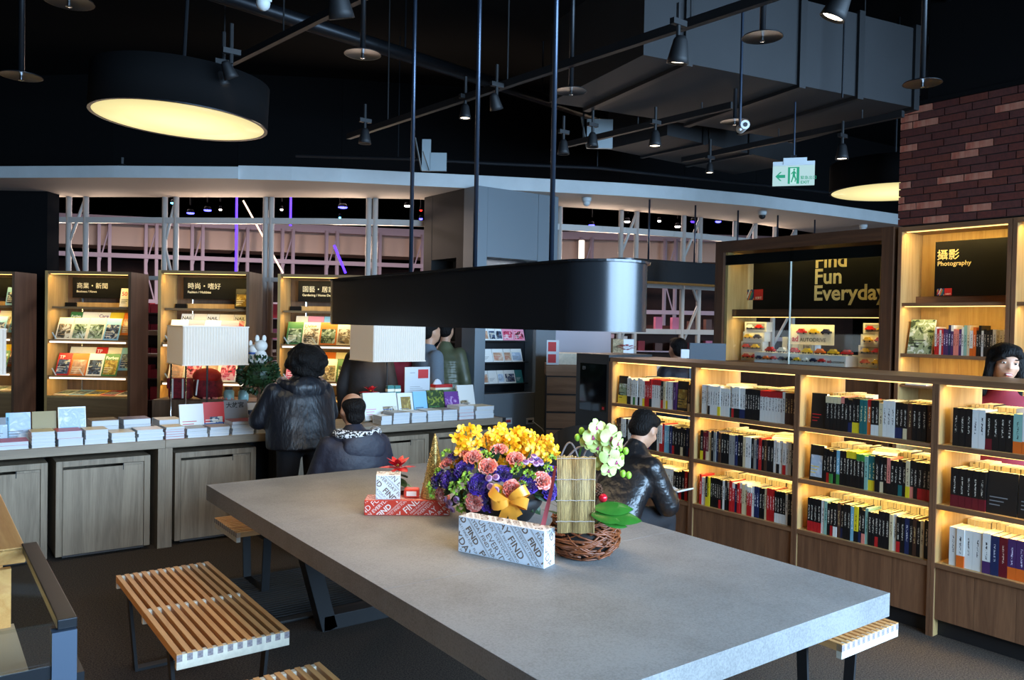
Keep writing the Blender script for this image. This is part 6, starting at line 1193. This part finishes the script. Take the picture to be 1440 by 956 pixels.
def head_geo(b, c, M, s=1.0):
    """skull, jaw, nose and ears; face looks along local +y of M; c is the head centre"""
    T_ = Matrix.Translation(c) @ M.to_4x4() @ Matrix.Scale(s, 4)
    def E_(p, r): b.ell((0, 0, 0), r, 16, 12, 0, Matrix.Identity(4)); n = 16 * 13; b.v[-n:] = [tuple(T_ @ (Vector(v) + Vector(p))) for v in b.v[-n:]]
    E_((0, -.012, .03), (.077, .097, .088)); E_((0, .018, -.03), (.066, .075, .075)); E_((0, .038, -.072), (.042, .045, .04)); E_((0, .088, -.012), (.012, .016, .026)); E_((0, .1, -.026), (.016, .013, .011)); E_((0, .078, -.062), (.027, .018, .014)); E_((.036, .06, -.02), (.03, .025, .025)); E_((-.036, .06, -.02), (.03, .025, .025)); E_((0, .075, .03), (.05, .02, .02))
    for sx in (-1, 1): E_((sx * .078, -.005, -.008), (.01, .02, .032))
    return T_
def face_parts(T_, parent, smile=False):
    def sub(name, m, pts_r, sm=True):
        b = MB()
        for p, r in pts_r: b.ell((0, 0, 0), r, 12, 8); n = 12 * 9; b.v[-n:] = [tuple(T_ @ (Vector(v) + Vector(p))) for v in b.v[-n:]]
        return b.build(name, m, parent, sm)
    for sx in (-1, 1):
        e = sub('eye', eyew, [((sx * .032, .079, .006), (.0135, .008, .0048))]); sub('iris', eyek, [((sx * .032, .086, .006), (.006, .003, .006))]); sub('eyelid', skin, [((sx * .032, .081, .0125), (.0165, .01, .0045))]); sub('eyebrow', browm, [((sx * .034, .088, .03), (.018, .004, .0035))])
    sub('mouth', lipm, [((0, .094, -.058), (.024, .006, .0045)), ((0, .092, -.068), (.02, .007, .006))])
    if smile: sub('teeth', toothm, [((0, .097, -.0625), (.018, .0035, .004))])
def person(name_label, loc, rz, J, cloth, hairf, vox=.016, smile=False, headM=None, hs=1.0):
    """J: joints in local space facing +y; cloth: [(name, material, builder)]"""
    b = MB(); hc = Vector(J['head']); M = headM or Matrix.Identity(3); T_ = head_geo(b, hc, M, hs)
    nk = Vector(J['neck']); cap(b, hc + M @ Vector((0, -.02, -.05)), nk, .052, .06); ch = Vector(J['chest']); pv = Vector(J['pelvis'])
    ch = ch.lerp(pv, .12); cap(b, nk, ch, .055, .09); cap(b, ch + Vector((.06, 0, 0)), pv + Vector((.05, 0, 0)), .085, .1); cap(b, ch - Vector((.06, 0, 0)), pv - Vector((.05, 0, 0)), .085, .1)
    for s_, sx in (('l', -1), ('r', 1)):
        sh, el, wr = Vector(J['sh_' + s_]), Vector(J['el_' + s_]), Vector(J['wr_' + s_]); s2 = sh + Vector((-sx * .02, 0, -.06)); cap(b, ch, s2, .08, .045); cap(b, s2, el, .045, .038); cap(b, el, wr, .042, .028); hand(b, wr, wr - el + Vector((0, 0, -.02)), Vector((0, 0, 1)) if abs((wr - el).normalized().z) < .8 else Vector((0, -1, 0)), .95)
        hp, kn, an = Vector(J['hip_' + s_]), Vector(J['kn_' + s_]), Vector(J['an_' + s_]); cap(b, pv, hp, .1, .085); cap(b, hp, kn, .082, .058); cap(b, kn, an, .055, .038); cap(b, an - Vector((0, .02, .02)), an + Vector((0, .14, -.045)), .04, .03)
    o = fuse(b, 'person', skin, None, vox, 5, .4); o.location = loc; o.rotation_euler = (0, 0, rz); tag(o, name_label, 'person', 'people in the bookshop')
    for nm, m, fn in cloth: cb = MB(); fn(cb, J); fuse(cb, nm, m, o, vox)
    hb = MB(); hairf(hb, hc, M); ho = fuse(hb, 'hair', hair_m, o, .012 if vox < .016 else .016, 4)
    if smile is not None: face_parts(T_, o, smile)
    return o
def shoes(b, J):
    for s_ in 'lr': an = Vector(J['an_' + s_]); cap(b, an - Vector((0, .03, .035)), an + Vector((0, .15, -.045)), .05, .042)
def trousers(b, J, f=1.0):
    pv = Vector(J['pelvis'])
    for s_ in 'lr':
        hp, kn, an = Vector(J['hip_' + s_]), Vector(J['kn_' + s_]), Vector(J['an_' + s_]); cap(b, pv + (hp - pv) * .6, hp, .125, .105); cap(b, hp, kn, .1 * f, .075 * f); cap(b, kn, an + Vector((0, 0, .03)), .075 * f, .06 * f)
def sleeves(b, J, r1=.075, r2=.06, r0=.098):
    for s_ in 'lr':
        sh, el, wr = Vector(J['sh_' + s_]), Vector(J['el_' + s_]), Vector(J['wr_' + s_]); ch = Vector(J['chest']); s2 = sh + Vector((0, 0, -.022)); cap(b, ch.lerp(s2, .5), s2, r0, r0 * .8); cap(b, s2, el, r0 * .82, r1); cap(b, el, wr, r1, r2)
def standing(hgt=1.65, lean=.0, arms='down', tw=0):
    k = hgt / 1.7; J = dict(head=(0, .03 + lean * 1.5, 1.58 * k), neck=(0, lean * 1.2, 1.42 * k), chest=(0, lean, 1.24 * k), pelvis=(0, 0, .93 * k))
    for s_, sx in (('l', -1), ('r', 1)):
        J['sh_' + s_] = (sx * .17, lean, 1.36 * k); J['hip_' + s_] = (sx * .09, 0, .88 * k); J['kn_' + s_] = (sx * .1, .02, .48 * k); J['an_' + s_] = (sx * .1, -.02, .09)
        J['el_' + s_] = (sx * .25, lean - .03, 1.07 * k); J['wr_' + s_] = (sx * (.2 if arms == 'front' else .27), lean + (.22 if arms == 'front' else .03), (1.02 if arms == 'front' else .82) * k)
    return J
def jacket(z0=.8, rx=.2, ry=.145, extra=None):
    def fn(b, J):
        pv, ch, nk = Vector(J['pelvis']), Vector(J['chest']), Vector(J['neck']); ax = [(pv.lerp(ch, u)) for u in (-.25, 0, .3, .6, 1.0)]; S = []
        for i, p in enumerate(ax): S.append((p.x, p.y, p.z, rx * (1.04, 1.03, 1.0, 1.02, 1.0)[i], ry * (1.08, 1.06, 1.0, 1.0, .98)[i]))
        for u, fx, fy in ((.35, .96, .94), (.6, .84, .84), (.82, .52, .66)): p = ch.lerp(nk, u); S.append((p.x, p.y, p.z, rx * fx, ry * fy))
        S.append((nk.x, nk.y, nk.z + .02, .075, .078)); secs(b, S); sleeves(b, J); cap(b, ch.lerp(nk, .55), nk + (nk - ch).normalized() * .012, .088, .068)
        if extra: extra(b, J)
    return fn
def short_hair(b, c, M):
    for p, r in (((0, -.03, .055), (.088, .1, .078)), ((0, -.06, .0), (.082, .065, .075)), ((0, .03, .09), (.07, .06, .04))): b.ell(c + M @ Vector(p), r, 16, 12, 0, M.to_4x4())
def bushy_hair(b, c, M):
    rg = random.Random(6); b.ell(c + M @ Vector((0, -.03, .02)), (.15, .14, .135), 18, 14)
    for k in range(46): d_ = Vector((rg.gauss(0, 1), rg.gauss(-.35, .8), rg.gauss(0, .9))).normalized(); b.ell(c + M @ (Vector((0, -.035, .01)) + Vector((d_.x * .14, d_.y * .125, d_.z * .125))), rg.uniform(.028, .042), 8, 6)
def ring_hair(b, c, M):
    for p, r in (((0, -.03, .028), (.0835, .098, .074)), ((0, -.06, -.04), (.07, .052, .06))): b.ell(c + M @ Vector(p), r, 20, 14, 0, M.to_4x4())
def long_hair(b, c, M):
    for p, r in (((0, -.03, .05), (.096, .108, .085)), ((0, -.07, -.06), (.09, .06, .13)), ((0, .035, .088), (.078, .062, .04))): b.ell(c + M @ Vector(p), r, 16, 12, 0, M.to_4x4())
    for sx in (-1, 1):
        cap(b, c + M @ Vector((sx * .075, -.01, .06)), c + M @ Vector((sx * .088, .02, -.05)), .035, .03); cap(b, c + M @ Vector((sx * .088, .02, -.05)), c + M @ Vector((sx * .1, .0, -.2)), .03, .025)
    cap(b, c + M @ Vector((-.03, .085, .085)), c + M @ Vector((.06, .085, .04)), .022, .018); cap(b, c + M @ Vector((.0, .08, .09)), c + M @ Vector((-.06, .075, .055)), .024, .02); cap(b, c + M @ Vector((.02, .088, .075)), c + M @ Vector((.075, .065, .02)), .02, .016)
puff = mat('puffer_black', (20, 22, 28), .42, bump=(7, .5, .03), stretch=(2.4, 2.4, .8), spec=.4)
leather = mat('black_leather', (26, 26, 28), .32, bump=(9, .7, .03), spec=.6); navy_cloth = mat('navy_cloth', (30, 32, 46), .6, bump=(7, .6, .03)); dark_cloth = mat('dark_trousers', (24, 25, 30), .8, bump=(10, .4, .02)); shoe_m = mat('shoe_black', (22, 20, 20), .5); grey_knit = mat('grey_knit', (96, 106, 116), .85, bump=(9, .5, .02)); beige = mat('beige_coat', (176, 164, 146), .8, bump=(9, .4, .02)); wine = mat('wine_knit', (130, 24, 40), .8)
olivep = mat('olive_puffer', (96, 98, 72), .4, var=(3, .3)); fleece, ntf, bf_ = _mat('fleece'); vf = N(ntf, 'ShaderNodeTexVoronoi', i_Scale=95.0); tf = N(ntf, 'ShaderNodeTexCoord'); ntf.links.new(tf.outputs['Object'], vf.inputs['Vector']); rf_ = N(ntf, 'ShaderNodeValToRGB'); sf = N(ntf, 'ShaderNodeSeparateColor'); ntf.links.new(vf.outputs['Color'], sf.inputs[0]); ntf.links.new(sf.outputs[0], rf_.inputs[0]); rf_.color_ramp.elements[0].color = lin((30, 30, 34)); rf_.color_ramp.elements[0].position = .45; rf_.color_ramp.elements[1].color = lin((206, 206, 206)); rf_.color_ramp.elements[1].position = .6; ntf.links.new(rf_.outputs[0], bf_.inputs['Base Color']); bf_.inputs['Roughness'].default_value = .95

# woman in a black padded jacket, bending over the counter books
J = standing(1.6, .05, 'front'); J.update(head=(.07, .1, 1.385), neck=(.02, .05, 1.26), chest=(0, .03, 1.08), pelvis=(0, -.04, .82), sh_l=(-.2, .03, 1.19), sh_r=(.2, .03, 1.19), el_l=(-.3, .08, .96), el_r=(.28, .1, .98), wr_l=(-.17, .3, .93), wr_r=(.17, .32, .93), hip_l=(-.1, -.04, .78), hip_r=(.1, -.04, .78), kn_l=(-.11, -.02, .44), kn_r=(.11, -.02, .44))
def hoodf(b, J):
    nk = Vector(J['neck'])
    for k in range(13): a = PI * .85 + PI * 1.3 * k / 12; b.ell(nk + Vector((.15 * math.cos(a), -.02 + .13 * math.sin(a), -.02 - .03 * math.sin(PI * k / 12))), (.055, .05, .05), 10, 8)
    b.ell(nk + Vector((0, -.13, -.07)), (.15, .06, .11), 14, 10)
person('woman in a shiny black padded jacket standing at the counter, seen from behind', (2.385, 5.93, 0), 0, J, [('jacket', puff, jacket(.6, .27, .19)), ('hood', puff, hoodf), ('trousers', dark_cloth, trousers), ('shoes', shoe_m, shoes)], bushy_hair, .014, None)
# balding man seated at the far table end
J = dict(head=(0, .05, 1.1), neck=(0, .01, .955), chest=(0, 0, .8), pelvis=(0, -.02, .52), sh_l=(-.19, 0, .88), sh_r=(.19, 0, .88), el_l=(-.27, .03, .63), el_r=(.27, .03, .63), wr_l=(-.15, .26, .62), wr_r=(.15, .26, .62), hip_l=(-.1, .03, .53), hip_r=(.1, .03, .53), kn_l=(-.13, .42, .5), kn_r=(.13, .42, .5), an_l=(-.13, .4, .09), an_r=(.13, .4, .09))
def hood2(b, J):
    nk = Vector(J['neck']); b.ell(nk + Vector((.02, -.13, -.1)), (.17, .055, .13), 16, 10)
    for k in range(9): a = PI + PI * k / 8; b.ell(nk + Vector((.14 * math.cos(a), -.01 + .1 * math.sin(a), -.03)), (.05, .045, .045), 10, 8)
def hood_lining(b, J):
    nk = Vector(J['neck'])
    for k in range(11): a = PI * 1.04 + PI * .92 * k / 10; b.ell(nk + Vector((.14 * math.cos(a), -.035 + .105 * math.sin(a), .0 - .012 * math.sin(PI * k / 10))), (.05, .036, .036), 10, 8)
person('balding man in a navy hooded jacket seated on the far bench, from behind', (2.46, 5.135, 0), 0, J, [('jacket', navy_cloth, jacket(.45, .265, .175)), ('hood', navy_cloth, hood2), ('hood_lining', fleece, hood_lining), ('trousers', dark_cloth, lambda b, J: trousers(b, J)), ('shoes', shoe_m, shoes)], ring_hair, .014, None)
# man in a leather jacket reading on the bench by the bookcase
J = dict(head=(.0, .3, 1.05), neck=(0, .2, .94), chest=(0, .1, .8), pelvis=(0, -.08, .52), sh_l=(-.19, .12, .87), sh_r=(.19, .12, .87), el_l=(-.26, .2, .63), el_r=(.25, .22, .62), wr_l=(-.1, .4, .64), wr_r=(.12, .42, .62), hip_l=(-.1, .0, .52), hip_r=(.1, .0, .52), kn_l=(-.13, .36, .5), kn_r=(.13, .36, .5), an_l=(-.13, .36, .09), an_r=(.13, .36, .09))
LMH = Matrix.Rotation(-.55, 3, 'X')
lo = (3.5, 3.63, 0); lr = -PI/2 + .12
person('man in a black leather jacket sitting bent over a book by the low bookcase', lo, lr, J, [('jacket', leather, jacket(.5, .225, .16)), ('shirt_tail', mat('white_shirt', (225, 228, 232), .8), lambda b, J: cap(b, (.06, -.2, .6), (.08, -.21, .47), .03, .035)), ('trousers', dark_cloth, lambda b, J: trousers(b, J)), ('shoes', shoe_m, shoes)], short_hair, .012, None, LMH)
t = thing('open_book', 'open white-paged book held by the man in the leather jacket', 'book', Matrix.Translation(lo) @ Matrix.Rotation(lr, 4, 'Z') @ Vector((.06, .52, .63)), lr)
for sx in (-1, 1):
    b = MB(); b.box(0, sx * .12, -.09, .09, 0, .008, 0, Matrix.Rotation(-sx * .25, 4, 'Y')); b.build('page_block', paper_white, t); b = MB(); b.box(0, sx * .124, -.093, .093, -.002, -.0002, 0, Matrix.Rotation(-sx * .25, 4, 'Y')); b.build('cover', INK['grey'], t)
# black rucksack with a pale hexagon mark beside him
q = pz(858, 742, BH); t = thing('rucksack', 'black rucksack with white hexagon ring mark standing on the bench', 'bag', (3.43, 4.12, BH), -PI/2); b = MB(); secs(b, [(0, 0, .02, .15, .09), (0, 0, .1, .16, .1), (0, 0, .26, .155, .095), (0, 0, .36, .12, .07), (0, 0, .4, .06, .04)]); rk_ = fuse(b, 'body', dark_cloth, t, .014); b = MB(); P6 = [(.045 * math.cos(PI/6 + PI/3 * k), .055 * math.sin(PI/6 + PI/3 * k)) for k in range(6)]
b.tube([(x, -.103, .26 + z) for x, z in P6], .005, 6, closed=True); b.tube([(x * .4, -.103, .26 + z * .5) for x, z in P6], .004, 6, closed=True); b.build('hexagon_mark', paper_white, t)
# shop assistant behind the low bookcase
q = pd(1411, 510, 5.05); J = standing(1.6); J['head'] = (0, .03, q.z - .005); J['neck'] = (0, 0, q.z - .15)
HM = Matrix.Rotation(-.0, 3, 'Z') @ Matrix.Rotation(-.12, 3, 'Y'); face_to = math.atan2(-q.y, -q.x) + PI/2 + PI - PI/2
person('smiling woman with long black hair behind the low bookcase', (q.x, q.y, 0), face_to + PI/2 + .3, J, [('sweater', wine, jacket(.8, .185, .13)), ('trousers', dark_cloth, trousers), ('shoes', shoe_m, shoes)], long_hair, .011, True, HM, 1.02)
# customers behind the counter
def cust(x, y, rz, lab, cloth, hairf, hgt, arms='down'):
    return person(lab, (x, y, 0), rz, standing(hgt, .02, arms), cloth, hairf, .018, None)
jk = lambda m, rx=.2, ry=.14: ('jacket', m, jacket(.8, rx, ry)); std = [('trousers', dark_cloth, trousers), ('shoes', shoe_m, shoes)]
o = cust(4.25, 7.22, VIEWROT - .95, 'man in a grey sweater with white elbow patch behind the counter', [('sweater', grey_knit, jacket(.8, .215, .15))] + std, short_hair, 1.74)
el = Vector(J['el_l']); b = MB(); Jg = standing(1.74, .02); e_ = Vector(Jg['el_r']); b.ell(e_ + Vector((.055, -.03, -.02)), (.035, .055, .085), 14, 10); b.build('elbow_patch', mat('patch_white', (214, 220, 230), .8), o, True)
def puff_rings(b, J):
    jacket(.8, .2, .14)(b, J); pv, ch = Vector(J['pelvis']), Vector(J['chest'])
    for k in range(9): p = pv.lerp(ch, -.3 + .17 * k); secs(b, [(p.x, p.y, p.z - .022, .2, .14), (p.x, p.y, p.z, .225, .165), (p.x, p.y, p.z + .022, .2, .14)])
cust(4.64, 7.5, VIEWROT - .3, 'person in an olive quilted jacket behind the man in grey', [('jacket', olivep, puff_rings)] + std, short_hair, 1.76)
cust(3.6, 7.24, VIEWROT - .2, 'person in a dark coat standing half behind the right table lamp', [jk(mat('dark_coat', (40, 36, 36), .8, bump=(8, .4, .02)), .2, .15)] + std, short_hair, 1.72)
cust(3.98, 7.5, VIEWROT + .2, 'person in a wine red top behind the right table lamp', [jk(wine, .16, .13)] + std, bushy_hair, 1.6)
cust(4.25, 7.85, VIEWROT - .2, 'person in a beige coat behind the white counter sign', [jk(beige, .21, .16)] + std, short_hair, 1.66)
q = pd(957, 480, 8.3); cust(q.x, q.y, VIEWROT + .4, 'dark-haired person at the cash desk behind the low bookcase', [jk(navy_cloth, .22, .15)] + std, short_hair, 1.6)
